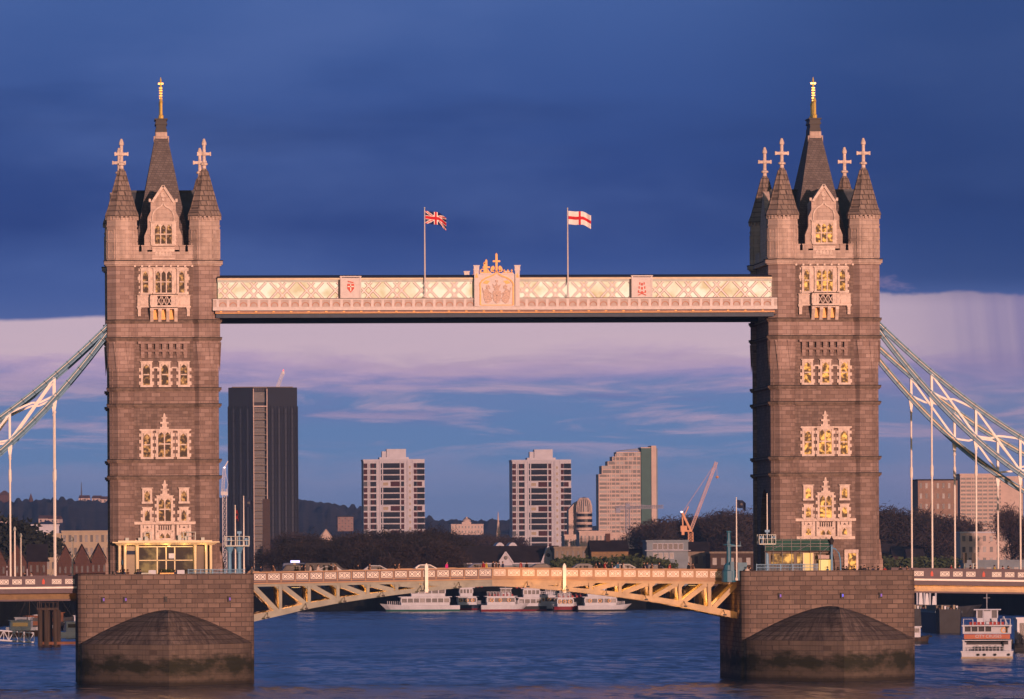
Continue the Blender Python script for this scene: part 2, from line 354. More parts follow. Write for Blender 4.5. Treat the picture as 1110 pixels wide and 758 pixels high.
M['glass_blue'] = mat('blue_glass', (0.07,0.10,0.15), 0.15, var=0.4, scale=0.2, spec=0.6)
# ================================================================== THE BRIDGE
BY = 870.0
XL = at(178, 430, BY - 11.0)[0]; XR = at(894.2, 430, BY - 11.0)[0]
DECK = 12.25                         # top of the piers' paving
TS = 8.81                            # photo px per metre on the tower fronts
def tx(x): return (x - 178.0) / TS
def tza(y): return 17 + (591.0 - y) / 8.70 - DECK   # the same on the tower axis
def tz(y): return 17 + (591.0 - y) / TS - DECK      # local height above the pier
HALF = 9.85                          # turret axes fore and aft of the tower centre
FY = -11.0                           # front wall face

def octagon(r, cx=0, cy=0):          # flat-fronted, r = half the width across flats
    R_ = r / math.cos(math.pi/8)
    return [(cx + R_*math.cos(math.pi/8 + k*math.pi/4), cy + R_*math.sin(math.pi/8 + k*math.pi/4)) for k in range(8)]

SH = {}
def shared(name, key, fn, m, parent, loc):
    k = (key, m.name)
    if k not in SH:
        o = fn().build(name, m, parent); SH[k] = o.data
    else:
        o = bpy.data.objects.new(name, SH[k]); COL.objects.link(o); o.parent = parent
    o.location = loc; return o
def window(parent, cx, z0, z1, w, lights, glass, yf=FY, quoin=True, transom=0.52, hood=None, back=1):
    jw, d = 0.26, 0.26
    f = MB(); hw = w/2
    f.box(cx-hw-jw, cx-hw, yf-d, yf+0.05, z0, z1); f.box(cx+hw, cx+hw+jw, yf-d, yf+0.05, z0, z1)
    f.box(cx-hw-jw, cx+hw+jw, yf-d-0.02, yf+0.05, z1, z1+0.27); f.box(cx-hw-jw-0.08, cx+hw+jw+0.08, yf-d-0.1, yf+0.05, z0-0.26, z0-0.002)
    f.box(cx-hw-jw-0.1, cx+hw+jw+0.1, yf-d-0.12, yf+0.05, z1+0.272, z1+0.38)
    if quoin:
        k, z = 0, z0
        while z < z1 - 0.2:
            if k % 2 == 0:
                h = min(0.42, z1 - z)
                f.box(cx-hw-jw-0.24, cx-hw-jw-0.002, yf-d+0.05, yf+0.05, z, z+h); f.box(cx+hw+jw+0.002, cx+hw+jw+0.24, yf-d+0.05, yf+0.05, z, z+h)
            z += 0.42; k += 1
    lw = w / lights
    for i in range(1, lights): f.box(cx-hw+i*lw-0.07, cx-hw+i*lw+0.07, yf-d+0.06, yf, z0+0.001, z1-0.001)
    if transom:
        zt = z0 + (z1-z0)*transom
        for i in range(lights): f.box(cx-hw+i*lw+0.072, cx-hw+(i+1)*lw-0.072, yf-d+0.08, yf, zt-0.07, zt+0.07)
    for i in range(lights):          # cusped pointed heads
        a, b = cx-hw+i*lw+0.05, cx-hw+(i+1)*lw-0.05; mid = (a+b)/2; ah = min(0.55, lw*0.9)
        f.prism_y([(a, z1-0.002), (a, z1-ah), (a+0.25*(mid-a), z1-ah*0.45), (mid-0.03, z1-0.06), (mid-0.03, z1-0.002)], yf-d+0.1, yf-0.03)
        f.prism_y([(b, z1-0.002), (mid+0.03, z1-0.002), (mid+0.03, z1-0.06), (b-0.25*(b-mid), z1-ah*0.45), (b, z1-ah)], yf-d+0.1, yf-0.03)
    o = f.build('window', M['trim'], parent)
    p = MB().box(cx-hw, cx+hw, yf-0.075, yf+0.02, z0, z1)
    p.build('pane', glass, o)
    return o

def finial_stack(parent, cx, z0, yf=FY):     # the carved crown-and-pinnacle over a window
    f = MB()
    f.box(cx-0.55, cx+0.55, yf-0.35, yf, z0, z0+0.22); f.box(cx-0.3, cx+0.3, yf-0.3, yf, z0+0.22, z0+0.62)
    f.box(cx-0.52, cx+0.52, yf-0.38, yf, z0+0.62, z0+0.84); f.box(cx-0.22, cx+0.22, yf-0.26, yf, z0+0.84, z0+1.25)
    f.box(cx-0.36, cx+0.36, yf-0.3, yf, z0+1.25, z0+1.42); f.taper(cx-0.18, cx+0.18, yf-0.25, yf, z0+1.42, cx-0.06, cx+0.06, yf-0.15, yf, z0+1.9)
    f.build('carved_finial', M['trim'], parent)

def course(parent, y, h, out, mat_, name='string_course', r=1.85):
    z = tz(y); f = MB()
    for sx in (-1, 1):
        for sy in (-1, 1):
            f.prism_z(octagon(r + out, sx*tx(178+44.8), sy*HALF), z-h, z)
            f.prism_z(octagon(r + out*0.5, sx*tx(178+44.8), sy*HALF), z-h-0.18, z-h)
    xw = tx(178+44.8) - 1.2
    for sy in (-1, 1):
        f.box(-xw, xw, sy*(11.0-0.5), sy*(11.0+out), z-h, z); f.box(-xw, xw, sy*(11.0-0.5), sy*(11.0+out*0.5), z-h-0.18, z-h-0.001)
    for sx in (-1, 1):
        f.box(sx*5.9, sx*(6.45+out), -HALF+1.2, HALF-1.2, z-h, z)
    f.build(name, mat_, parent)

def make_tower(X, label, glass, lit_):
    t = empty('bridge_tower', (X, BY, DECK), label, 'tower', 'towers of the bridge')
    ox = tx(178+44.8)
    # shaft: solid block with the road arch through it, four angle turrets
    s = MB()
    arch = []
    for k in range(9):
        a = math.pi * k / 8
        arch.append((4.6*math.cos(a), 6.2 + 5.2*math.sin(a)))
    prof = [(-10.98, 0), (-10.98, tz(287)), (10.98, tz(287)), (10.98, 0), (4.6, 0)] + arch + [(-4.6, 0)]
    s.prism_x(prof, -6.4, 6.4)
    s.build('shaft', M['granite_dark'], t)
    for sx in (-1, 1):
        for sy in (-1, 1):
            q = MB(); cx, cy = sx*ox, sy*HALF
            q.prism_z(octagon(1.72, cx*0.985, cy), 0, tz(402), 1)
            # corbelled swelling with carved darts under it
            lo, hi = octagon(1.722, cx*0.985, cy), octagon(1.87, cx, cy)
            n = 8; vs = [(x, y, tz(402)) for x, y in lo] + [(x, y, tz(368)) for x, y in hi]
            q.add(vs, [(i, (i+1) % n, n+(i+1) % n, n+i) for i in range(n)] + [tuple(range(n))[::-1], tuple(range(n, 2*n))])
            q.prism_z(octagon(1.85, cx, cy), tz(368), tz(287))
            for k in range(8):
                a0 = k*math.pi/4 + math.pi/8
                R_ = 1.80/math.cos(math.pi/8)
                px_, py_ = cx + R_*math.cos(a0), cy + R_*math.sin(a0)
                tang = Vector((-math.sin(a0), math.cos(a0), 0)); outv = Vector((math.cos(a0), math.sin(a0), 0))
                c0 = Vector((px_, py_, 0))
                q.add([c0 + tang*0.42 + outv*0.03 + Vector((0,0,tz(371))), c0 - tang*0.42 + outv*0.03 + Vector((0,0,tz(371))), c0 + outv*0.0 + Vector((0,0,tz(404))), c0 - outv*0.3 + Vector((0,0,tz(372)))],
                      [(0,1,2), (0,3,1), (1,3,2), (0,2,3)])
            q.build('angle_turret', [M['granite'], M['granite_low']], t)
            # pale octagon above the great cornice, tracery panels, stone spire, cross
            u = MB(); u.prism_z(octagon(1.84, cx, cy), tz(283), tz(236))
            u.prism_z(octagon(1.92, cx, cy), tz(246), tz(244.6))
            for k in range(8):
                a = k*math.pi/4; u.xf = Matrix.Translation((cx, cy, 0)) @ Matrix.Rotation(a, 4, 'Z')
                x = 1.84
                for zz0, zz1 in ((tz(281), tz(262)), (tz(261), tz(248.5))):
                    u.box(x, x+0.09, -0.52, -0.42, zz0, zz1); u.box(x, x+0.09, 0.42, 0.52, zz0, zz1)
                    u.box(x, x+0.09, -0.42, 0.42, zz1-0.16, zz1); u.box(x, x+0.09, -0.42, 0.42, zz0, zz0+0.12)
                    u.prism_x([(-0.3, zz0+0.3), (0.3, zz0+0.3), (0.3, zz0+0.8), (0, zz0+1.15), (-0.3, zz0+0.8)], x, x+0.06)
                u.xf = None
            uo = u.build('turret_drum', M['ashlar'], t)
            e = MB()
            e.prism_z(octagon(2.02, cx, cy), tz(234.9), tz(233.4))
            for k in range(24):
                a = 2*math.pi*k/24; e.xf = Matrix.Translation((cx, cy, 0)) @ Matrix.Rotation(a, 4, 'Z')
                e.box(1.75, 2.08, -0.13, 0.13, tz(238.4), tz(235)); e.xf = None
            e.build('turret_eaves', M['ashlar'], t)
            p = MB()
            prof = [(2.16, tz(234.5)), (2.06, tz(231.6)), (1.72, tz(226)), (0.42, tz(185)), (0.30, tz(182.5))]
            p.lathe([(r/math.cos(math.pi/8)*0.97, z) for r, z in prof], 8, cx, cy, rot=math.pi/8)
            for k in range(8):
                a = math.pi/8 + k*math.pi/4; cc, ss = math.cos(a), math.sin(a)
                p.tube([(cx+2.12*cc, cy+2.12*ss, tz(232.5)), (cx+1.80*cc, cy+1.80*ss, tz(226)), (cx+0.45*cc, cy+0.45*ss, tz(185))], 0.085, 5)
            po = p.build('turret_spire', M['spire'], t)
            c = MB(); zb = tz(184)
            c.lathe([(0.34, zb-0.25), (0.38, zb), (0.26, zb+0.12), (0.24, zb+0.55), (0.46, zb+0.62), (0.46, zb+0.82), (0.22, zb+0.95), (0.20, zb+3.0), (0.31, zb+3.12), (0.30, zb+3.35), (0.12, zb+3.85)], 8, cx, cy)
            za = zb + 1.98
            for dx_, dy_ in ((1, 0),):
                c.box(cx-0.78, cx+0.78, cy-0.17, cy+0.17, za-0.17, za+0.17); c.box(cx-0.86, cx-0.68, cy-0.2, cy+0.2, za-0.23, za+0.23); c.box(cx+0.68, cx+0.86, cy-0.2, cy+0.2, za-0.23, za+0.23)
            c.lathe([(0.1, za-0.3), (0.3, za-0.2), (0.36, za), (0.3, za+0.2), (0.1, za+0.3)], 8, cx, cy)
            c.build('cross_finial', M['trim'], po)
    # great roof
    r = MB(); xb, yb, xt, yt = 3.55, 8.3, 0.58, 1.85; z0, z1 = tz(272), tza(141)
    r.taper(-xb, xb, -yb, yb, z0, -xt, xt, -yt, yt, z1)
    ro = r.build('pyramid_roof', M['slate'], t)
    r = MB(); zr = tza(208)
    r.prism_x([(-4.6, tz(272)), (0, zr), (4.6, tz(272))], -5.5, 5.5); r.box(-5.5, 5.5, -0.12, 0.12, zr-0.1, zr+0.18)
    r.build('cross_roof', M['slate_blue'], t)
    q = MB(); q.box(-0.7, 0.7, -2.0, 2.0, z1-0.55, z1+0.05); q.box(-0.62, 0.62, -1.9, 1.9, z1+0.05, z1+0.55); q.box(-0.74, 0.74, -2.05, 2.05, z1+0.55, z1+0.78); q.box(-0.66, 0.66, -1.95, 1.95, z1+0.78, z1+1.15); q.box(-0.8, 0.8, -2.1, 2.1, z1+1.15, z1+1.32)
    q.build('roof_cap', M['dark_iron'], ro)
    q = MB(); q.box(-0.72, 0.72, -2.35, -2.05, z1-1.2, z1-0.4); q.box(-0.95, -0.7, -2.3, -1.9, z1-1.7, z1-0.9); q.box(0.7, 0.95, -2.3, -1.9, z1-1.7, z1-0.9)
    q.build('roof_collar', M['ashlar'], ro)
    g = MB(); zt = z1 + 1.32
    g.lathe([(0.34, zt), (0.36, zt+0.3), (0.24, zt+0.45), (0.22, zt+1.9), (0.28, zt+2.0), (0.14, zt+2.3), (0.13, zt+3.4), (0.17, zt+3.5), (0.1, zt+4.7), (0.13, zt+4.8), (0.03, zt+5.25)], 8)
    g.box(-0.32, 0.32, -0.09, 0.09, zt+4.35, zt+4.55); g.lathe([(0.02, zt+3.45), (0.2, zt+3.55), (0.2, zt+3.7), (0.02, zt+3.8)], 8)
    for yy, hh in ((-1.5, 2.6), (1.5, 2.3)):
        g.lathe([(0.3, zt), (0.32, zt+0.4), (0.2, zt+0.5), (0.18, zt+hh-0.6), (0.24, zt+hh-0.5), (0.08, zt+hh)], 8, 0, yy)
    for yy in (-0.8, 0.8): g.box(-0.1, 0.1, yy-0.55, yy+0.55, zt, zt+0.5)
    for k in range(6):
        g.box(-0.2, 0.2, -0.2, 0.2, zt+2.25+k*0.32, zt+2.33+k*0.32)
    g.build('gilded_finial', M['gold'], ro)
    # gabled dormer, front and back
    for sgn in (-1, 1):
        d = MB(); d.xf = Matrix.Rotation(0 if sgn < 0 else math.pi, 4, 'Z')
        y0 = FY + 0.15
        pts = [(tx(157.5), tz(271)), (tx(157.5), tz(256)), (tx(161), tz(247)), (tx(161), tz(236)), (tx(164.5), tz(229)), (tx(164.5), tz(219)), (tx(166.5), tz(219)), (tx(178), tz(201.8)),
               (tx(189.5), tz(219)), (tx(191.5), tz(219)), (tx(191.5), tz(229)), (tx(195), tz(236)), (tx(195), tz(247)), (tx(198.5), tz(256)), (tx(198.5), tz(271))]
        d.prism_y(pts, y0, y0+1.2)
        d.prism_y([(tx(164.5), tz(271)), (tx(164.5), tz(221)), (tx(178), tz(203.5)), (tx(191.5), tz(221)), (tx(191.5), tz(271))], y0+1.2, y0+7.0)
        do = d.build('gable_dormer', M['ashlar'], t)
        d = MB(); d.xf = Matrix.Rotation(0 if sgn < 0 else math.pi, 4, 'Z')
        # coping, arch moulding, pinnacle shafts, carved panels
        for a, b in (((166, 219.5), (178, 201.5)), ((190, 219.5), (178, 201.5))):
            d.bar((tx(a[0]), y0-0.05, tz(a[1])), (tx(b[0]), y0-0.05, tz(b[1])), 0.35, 0.3)
        arc = [(166.2, 240), (166.4, 234), (168, 229.5), (171.5, 226), (175.5, 223.8), (178, 220.5)]
        for i in range(5):
            for m_ in (-1, 1):
                p0, p1 = arc[i], arc[i+1]
                d.bar((m_*tx(p0[0]), y0-0.08, tz(p0[1])), (m_*tx(p1[0]), y0-0.08, tz(p1[1])), 0.22, 0.16)
        for m_ in (-1, 1):
            xx = m_*tx(165.4)
            d.box(xx-0.12, xx+0.12, y0-0.25, y0, tz(266), tz(241)); d.box(xx-0.22, xx+0.22, y0-0.32, y0, tz(241), tz(239.8)); d.box(xx-0.2, xx+0.2, y0-0.3, y0, tz(262), tz(261)); d.box(xx-0.2, xx+0.2, y0-0.3, y0, tz(256), tz(255))
            d.box(m_*tx(163.6)-0.14, m_*tx(163.6)+0.14, y0-0.15, y0+0.3, tz(219), tz(215.6))
            d.lathe([(0.34, -0.05), (0.3, 0.1)], 10, 0, 0) if False else None
        for zc, rr in ((211.5, 0.34), (216.5, 0.2)):
            d.xf = (Matrix.Rotation(0 if sgn < 0 else math.pi, 4, 'Z')) @ Matrix.Translation((0, y0, tz(zc))) @ Matrix.Rotation(R(90), 4, 'X')
            d.lathe([(rr, 0), (rr, 0.12), (rr*0.65, 0.14), (rr*0.6, 0.05)], 8)
            d.xf = Matrix.Rotation(0 if sgn < 0 else math.pi, 4, 'Z')
        for k in range(5):
            xx = tx(178) + (k-2)*0.42
            d.prism_y([(xx-0.19, tz(278)), (xx+0.19, tz(278)), (xx+0.19, tz(274.5)), (xx, tz(272.5)), (xx-0.19, tz(274.5))], y0-0.28, y0-0.14)
        d.box(tx(166), tx(190), y0-0.14, y0+0.2, tz(280), tz(269.5)); d.box(tx(165.5), tx(190.5), y0-0.3, y0, tz(269.5), tz(268.2)); d.box(tx(165.5), tx(190.5), y0-0.3, y0, tz(281.3), tz(280))
        d.build('gable_carving', M['trim'], do)
        if sgn < 0:
            window(do, 0, tz(264.5), tz(243.5), tx(178+18.4), 3, glass, yf=y0, quoin=False, transom=0.5)
        # parapet with battlements between turret and gable
        b = MB(); b.xf = Matrix.Rotation(0 if sgn < 0 else math.pi, 4, 'Z')
        b.box(-ox+1.3, ox-1.3, FY-0.05, FY+0.5, tz(284), tz(273))
        for m_ in (-1, 1):
            for xa, xb_ in ((146.0, 151.4), (154.5, 160.5)):
                x0, x1 = tx(xa), tx(xb_)
                x0, x1 = (x0, x1) if m_ < 0 else (-x1, -x0)
                b.box(x0, x1, FY-0.05, FY+0.5, tz(273)+0.002, tz(267)); b.box(x0-0.08, x1+0.08, FY-0.14, FY+0.58, tz(267), tz(266))
        b.build('battlement', M['ashlar'], t)
    # side gables at the ends of the cross roof
    for m_ in (-1, 1):
        d = MB(); d.prism_x([(-3.4, tz(284)), (-3.4, tz(238)), (0, tz(204)), (3.4, tz(238)), (3.4, tz(284))], m_*5.6, m_*6.4)
        d.box(m_*6.0, m_*6.5, -HALF+1.5, -3.42, tz(284), tz(270)); d.box(m_*6.0, m_*6.5, 3.42, HALF-1.5, tz(284), tz(270))
        d.build('side_gable', M['ashlar'], t)
    # cornice and string courses
    course(t, 283.2, 0.42, 0.36, M['ashlar'], 'cornice')
    for k in range(11):
        xx = -4.4 + k*0.88; shared('cornice_boss', 'boss', lambda: MB().box(-0.12, 0.12, -0.15, 0.15, -0.12, 0.12), M['trim'], t, (xx, FY-0.2, tz(288.6)))
    course(t, 282.2, 0.12, 0.42, M['shade_strip'], 'cornice_shade_strip')  # dark strips for shadow lines and weathering, also on the ledges below
    for y in (347.5, 366.5): course(t, y, 0.2, 0.22, M['string'], r=1.86)
    for y in (346.6, 365.6): course(t, y, 0.1, 0.24, M['shade_strip'], 'ledge_shade_strip', r=1.86)
    for y in (420.1, 437.6, 497.6, 515.6): course(t, y, 0.09, 0.30, M['shade_strip'], 'ledge_shade_strip', r=1.70)
    for y in (421, 438.5, 498.5, 516.5): course(t, y, 0.22, 0.28, M['string'], r=1.70)
    # smooth banded frieze between the two courses, front
    for ya, yb in ((366, 350), (437.8, 424), (515.8, 501)): MB().box(-4.2, 4.2, FY-0.07, FY+0.1, tz(ya), tz(yb)).build('frieze', M['granite'] if ya < 400 else M['granite_low'], t)
    # top storey: window group with pale surround, balcony on corbels
    f = MB(); f.box(tx(152.6), tx(203.4), FY-0.1, FY+0.1, tz(321), tz(290)); f.box(tx(150), tx(154), FY-0.2, FY+0.05, tz(304), tz(300)); f.box(tx(202), tx(206), FY-0.2, FY+0.05, tz(304), tz(300))
    for k in range(5):
        zz = tz(319.5) + k*0.72
        f.box(tx(151), tx(152.7), FY-0.1, FY, zz, zz+0.36); f.box(tx(203.3), tx(205), FY-0.1, FY, zz, zz+0.36)
    f.build('window_surround', M['trim'], t)
    window(t, tx(158.4), tz(317.5), tz(294), 0.66, 1, glass, yf=FY-0.1, quoin=False, transom=0.5)
    window(t, 0, tz(317.5), tz(294), 2.0, 3, glass, yf=FY-0.1, quoin=False, transom=0.5)
    window(t, tx(197.6), tz(317.5), tz(294), 0.66, 1, glass, yf=FY-0.1, quoin=False, transom=0.5)
    f = MB()
    f.box(tx(149.5), tx(164), FY-0.35, FY, tz(332), tz(321.3)); f.box(tx(192), tx(206.5), FY-0.35, FY, tz(332), tz(321.3))
    for a, b in ((149.5, 164), (192, 206.5)):
        f.box(tx(a)-0.1, tx(b)+0.1, FY-0.5, FY, tz(333.5), tz(332)); f.box(tx(a)-0.05, tx(b)+0.05, FY-0.45, FY, tz(321.3), tz(320.4))
        c_ = (tx(a)+tx(b))/2; f.prism_y([(c_-0.45, tz(331)), (c_+0.45, tz(331)), (c_+0.45, tz(327)), (c_, tz(324)), (c_-0.45, tz(327))], FY-0.42, FY-0.3)
    for c_ in (151.5, 204.5): f.box(tx(c_-1.6), tx(c_+1.6), FY-0.4, FY, tz(343), tz(333.5)); f.box(tx(c_-2.2), tx(c_+2.2), FY-0.48, FY, tz(335), tz(333.5))
    # projecting middle: pierced front, three corbelled arches
    f.box(tx(163.5), tx(192.5), FY-1.25, FY, tz(321.5), tz(320)); f.box(tx(163.5), tx(192.5), FY-1.3, FY, tz(333.4), tz(331.4))
    for xx in (164.2, 169.5, 187, 191.8): f.box(tx(xx)-0.14, tx(xx)+0.14, FY-1.2, FY-0.9, tz(331.4), tz(321.5))
    f.box(tx(164.5), tx(169.4), FY-1.12, FY-0.95, tz(331.4), tz(321.5)); f.box(tx(187), tx(191.6), FY-1.12, FY-0.95, tz(331.4), tz(321.5))
    for k in range(3):
        c_ = tx(172.5 + k*5.6); q = 0.27; h_ = (tz(322)-tz(331))/2; zc = (tz(322)+tz(331))/2
        f.bar((c_-q, FY-1.05, zc-h_), (c_+q, FY-1.05, zc+h_), 0.12, 0.09); f.bar((c_-q, FY-1.06, zc+h_), (c_+q, FY-1.06, zc-h_), 0.12, 0.09)
        f.box(c_-0.34, c_-0.27, FY-1.12, FY-0.98, tz(331.4), tz(321.5)); f.box(c_+0.27, c_+0.34, FY-1.12, FY-0.98, tz(331.4), tz(321.5))
        c2 = tx(169.2 + k*8.8)
        f.box(c2-0.3, c2+0.3, FY-1.15, FY, tz(335.5), tz(333.4))
    for k in range(4):
        c_ = tx(165 + k*8.67)
        f.taper(c_-0.2, c_+0.2, FY-0.3, FY, tz(349), c_-0.2, c_+0.2, FY-1.2, FY, tz(337.5)); f.box(c_-0.22, c_+0.22, FY-1.22, FY, tz(337.5), tz(333.4))
    f.build('balcony', M['trim'], t)
    f = MB(); f.box(tx(163), tx(193), FY-1.34, FY-0.02, tz(320), tz(320)+0.09); f.box(tx(163.2), tx(192.8), FY-1.33, FY-0.9, tz(334.2), tz(333.4)-0.001)  # dark strips painting shade and weathering onto the balcony edges
    f.build('balcony_shade_strip', M['shade_strip'], t)
    f = MB(); f.box(tx(165), tx(191), FY-0.16, FY, tz(347), tz(333.5)); f.build('balcony_backing', M['paint_orange'], t)  # orange colour stands in for warm light in the niches
    # machicolation under the lower of the two courses
    f = MB()
    f.box(tx(150), tx(206), FY-0.5, FY, tz(373), tz(370.4))
    for k in range(7):
        c_ = tx(178 + (k-3)*7.7)
        f.box(c_-0.24, c_+0.24, FY-0.55, FY, tz(380), tz(373)); f.box(c_-0.24, c_+0.24, FY-0.36, FY, tz(384), tz(380)); f.box(c_-0.2, c_+0.2, FY-0.2, FY, tz(388), tz(384))
    for k in range(6):
        c_ = tx(178 + (k-2.5)*7.7); f.box(c_-0.2, c_+0.2, FY-0.42, FY, tz(381.5), tz(379))
    f.build('corbel_table', M['granite'], t)
    # three storeys of windows
    for xx in (158.9, 178.8, 199.4): window(t, tx(xx), tz(417.5), tz(395), 0.86, 1, glass, transom=0.5)
    for a, b_ in ((166.5, 172), (186, 192.5)): MB().box(tx(a), tx(b_), FY-0.2, FY, tz(399.5), tz(398)).build('label_stop', M['trim'], t)
    window(t, tx(159), tz(495.5), tz(470), 0.9, 1, glass); window(t, 0, tz(495.5), tz(468.5), 1.55, 2, glass); window(t, tx(198.5), tz(495.5), tz(470), 0.9, 1, glass)
    f = MB(); f.box(tx(151), tx(207), FY-0.3, FY, tz(467), tz(465.2)); f.build('label_mould', M['trim'], t)
    finial_stack(t, 0, tz(465))
    window(t, tx(159), tz(543.8), tz(532), 0.7, 1, glass, transom=0, quoin=False); window(t, tx(198.8), tz(543.8), tz(532), 0.7, 1, glass, transom=0, quoin=False)
    window(t, 0, tz(565), tz(540.5), 1.5, 2, glass); finial_stack(t, 0, tz(537.5))
    window(t, tx(159), tz(564.6), tz(553), 0.62, 1, glass, transom=0); window(t, tx(198.6), tz(564.6), tz(553), 0.62, 1, glass, transom=0)
    f = MB(); f.box(tx(144.8), tx(211.2), FY-0.22, FY, tz(568.6), tz(565.6)); f.box(tx(146), tx(210), FY-0.24, FY, tz(588.5), tz(585.2))
    for c_ in (152.8, 165, 169, 187, 192, 205): f.box(tx(c_)-0.16, tx(c_)+0.16, FY-0.3, FY, tz(585.2), tz(569))
    for c_ in (159, 198.6): f.prism_y([(tx(c_)-0.5, tz(569.2)), (tx(c_)-0.4, tz(575)), (tx(c_), tz(570.5)), (tx(c_)+0.4, tz(575)), (tx(c_)+0.5, tz(569.2))], FY-0.25, FY)
    for k in range(7): f.box(tx(170.5+k*2.5)-0.06, tx(170.5+k*2.5)+0.06, FY-0.32, FY, tz(575.5), tz(570))
    f.box(tx(169.5), tx(186.5), FY-0.3, FY, tz(577), tz(575.6))
    f.build('lower_dressing', M['trim'], t)
    window(t, tx(159), tz(583.5), tz(576), 0.62, 1, glass, transom=0, quoin=False); window(t, tx(198.6), tz(583.5), tz(576), 0.62, 1, glass, transom=0, quoin=False); window(t, 0, tz(583.5), tz(578), 1.35, 2, glass, transom=0, quoin=False)
    if lit_:
        o = MB(); c_ = 3.25
        o.box(c_-0.95, c_-0.5, FY-0.3, FY, 0, 3.3); o.box(c_+0.5, c_+0.95, FY-0.3, FY, 0, 3.3); o.box(c_-0.95, c_+0.95, FY-0.32, FY, 3.3, 3.75)
        d = o.build('doorway', M['trim'], t); MB().box(c_-0.5, c_+0.5, FY-0.06, FY+0.02, 0, 3.3).build('pane', glass, d)
    # plinth buttresses at the road arch
    for m_ in (-1, 1):
        o = MB(); o.box(m_*6.7, m_*7.3, -9.6, -8.6, 0, 2.6); o.taper(m_*6.7 if m_>0 else -7.2, m_*7.2 if m_>0 else -6.7, -9.5, -8.7, 2.6, m_*6.7 if m_>0 else -7.0, m_*7.0 if m_>0 else -6.7, -9.3, -8.8, 5.0)
        o.build('buttress', M['granite'], t)
    return t
make_tower(XL, 'gothic stone bridge tower with dim windows, behind the glass pavilion', M['dim_window'], False)
make_tower(XR, 'gothic stone bridge tower with amber lit windows, behind the netted scaffold', M['lit_window'], True)

# ------------------------------------------------------------------ piers
PH, PL = 10.85, 14.0
def make_pier(X, label, lamps):
    t = empty('bridge_pier', (X, BY, 0), label, 'pier', 'river piers of the bridge')
    rr = 1.6; pl = []
    for cx, cy, a0 in ((PH-rr, PL-rr, 0), (-PH+rr, PL-rr, 90), (-PH+rr, -PL+rr, 180), (PH-rr, -PL+rr, 270)):
        for k in range(5): a = R(a0 + k*22.5); pl.append((cx + rr*math.cos(a), cy + rr*math.sin(a)))
    b = MB(); b.prism_z(pl, -4, DECK)
    n = len(pl); inner = [(x*(1-0.45/PH), y*(1-0.45/PL)) for x, y in pl]
    zc = 13.45
    for i in range(n):
        j = (i+1) % n; A, B, C, D = pl[i], pl[j], inner[j], inner[i]
        if abs(A[0]) > PH-0.2 and abs(B[0]) > PH-0.2 and abs(A[1]-B[1]) > 5: continue     # open to the road
        b.add([(*A, DECK), (*B, DECK), (*C, DECK), (*D, DECK), (*A, zc), (*B, zc), (*C, zc), (*D, zc)], [(0,1,5,4), (1,2,6,5), (2,3,7,6), (3,0,4,7), (4,5,6,7)])
    bo = b.build('pier_block', M['pier'], t)
    c = MB()
    def ring(s, z0, z1):
        o = [(x*(1+s/PH), y*(1+s/PL)) for x, y in pl]; c.prism_z(o, z0, z1)
    ring(0.10, 11.02, 11.2); ring(0.06, 11.45, 11.55); ring(0.08, 10.7, 10.8)
    c.build('pier_moulding', M['pier'], t)
    # pointed cutwater up and down stream, with a vaulted stone hood
    for sg in (-1, 1):
        K = 14; L = 16.0; N1 = 12
        edge = []
        for k in range(-K, K+1):
            q = abs(k)/K; q = 1-(1-q)**1.0
            yy = L*(1 - q**1.0); xx = math.copysign((PH-0.35)*(1-(1-q)**1.5), k) if k else 0.0
            edge.append((xx, sg*(PL - 0.3 + yy)))
        w = MB(); z1, z2 = 4.95, 9.05
        w.prism_z(edge, -4, z1)
        w.build('cutwater', M['cutwater'], t)
        h = MB(); vs = []
        for i, (xx, yy) in enumerate(edge):
            ay = sg*(PL-0.3) + (yy - sg*(PL-0.3))*0.66
            for r_ in range(N1+1):
                f_ = r_/N1
                vs.append((xx*f_*1.003, ay + (yy-ay)*f_*1.003, z1 + 0.01 + (z2-z1)*(1-f_**1.5)))
        fs = []
        for i in range(len(edge)-1):
            for r_ in range(N1): a = i*(N1+1)+r_; fs.append((a, a+1, a+N1+2, a+N1+1))
        h.add(vs, fs); h.build('hood', M['hood'], t)
    for px_, col in lamps:
        x = (px_)/8.87
        q = MB(); q.box(x-0.2, x+0.2, -PL-0.32, -PL-0.005, 10.0, 10.1); q.box(x-0.17, x+0.17, -PL-0.35, -PL-0.02, 10.101, 10.6); q.box(x-0.22, x+0.22, -PL-0.38, -PL-0.01, 10.6, 10.68)
        lo = q.build('pier_lamp', M['dark_iron'], t)
        MB().box(x-0.02, x+0.15, -PL-0.40, -PL-0.355, 10.18, 10.52).build('lamp_glass', col, lo)
    return t
M['lamp_violet'] = glow('violet_lamp', (0.22, 0.03, 0.8), 0.5, (0.05,0.03,0.08)); M['lamp_blue'] = glow('blue_lamp', (0.03, 0.08, 1.0), 1.0, (0.02,0.02,0.05))
make_pier(XL, 'granite river pier carrying the glass pavilion, hooded cutwater in front', [(-68, M['lamp_violet']), (-44, M['lamp_violet']), (0, M['dark_iron']), (69, M['lamp_violet'])])
make_pier(XR, 'granite river pier carrying the netted scaffold, dark hooded cutwater in front', [(-54, M['lamp_violet']), (14.5, M['lamp_blue']), (57, M['lamp_violet'])])

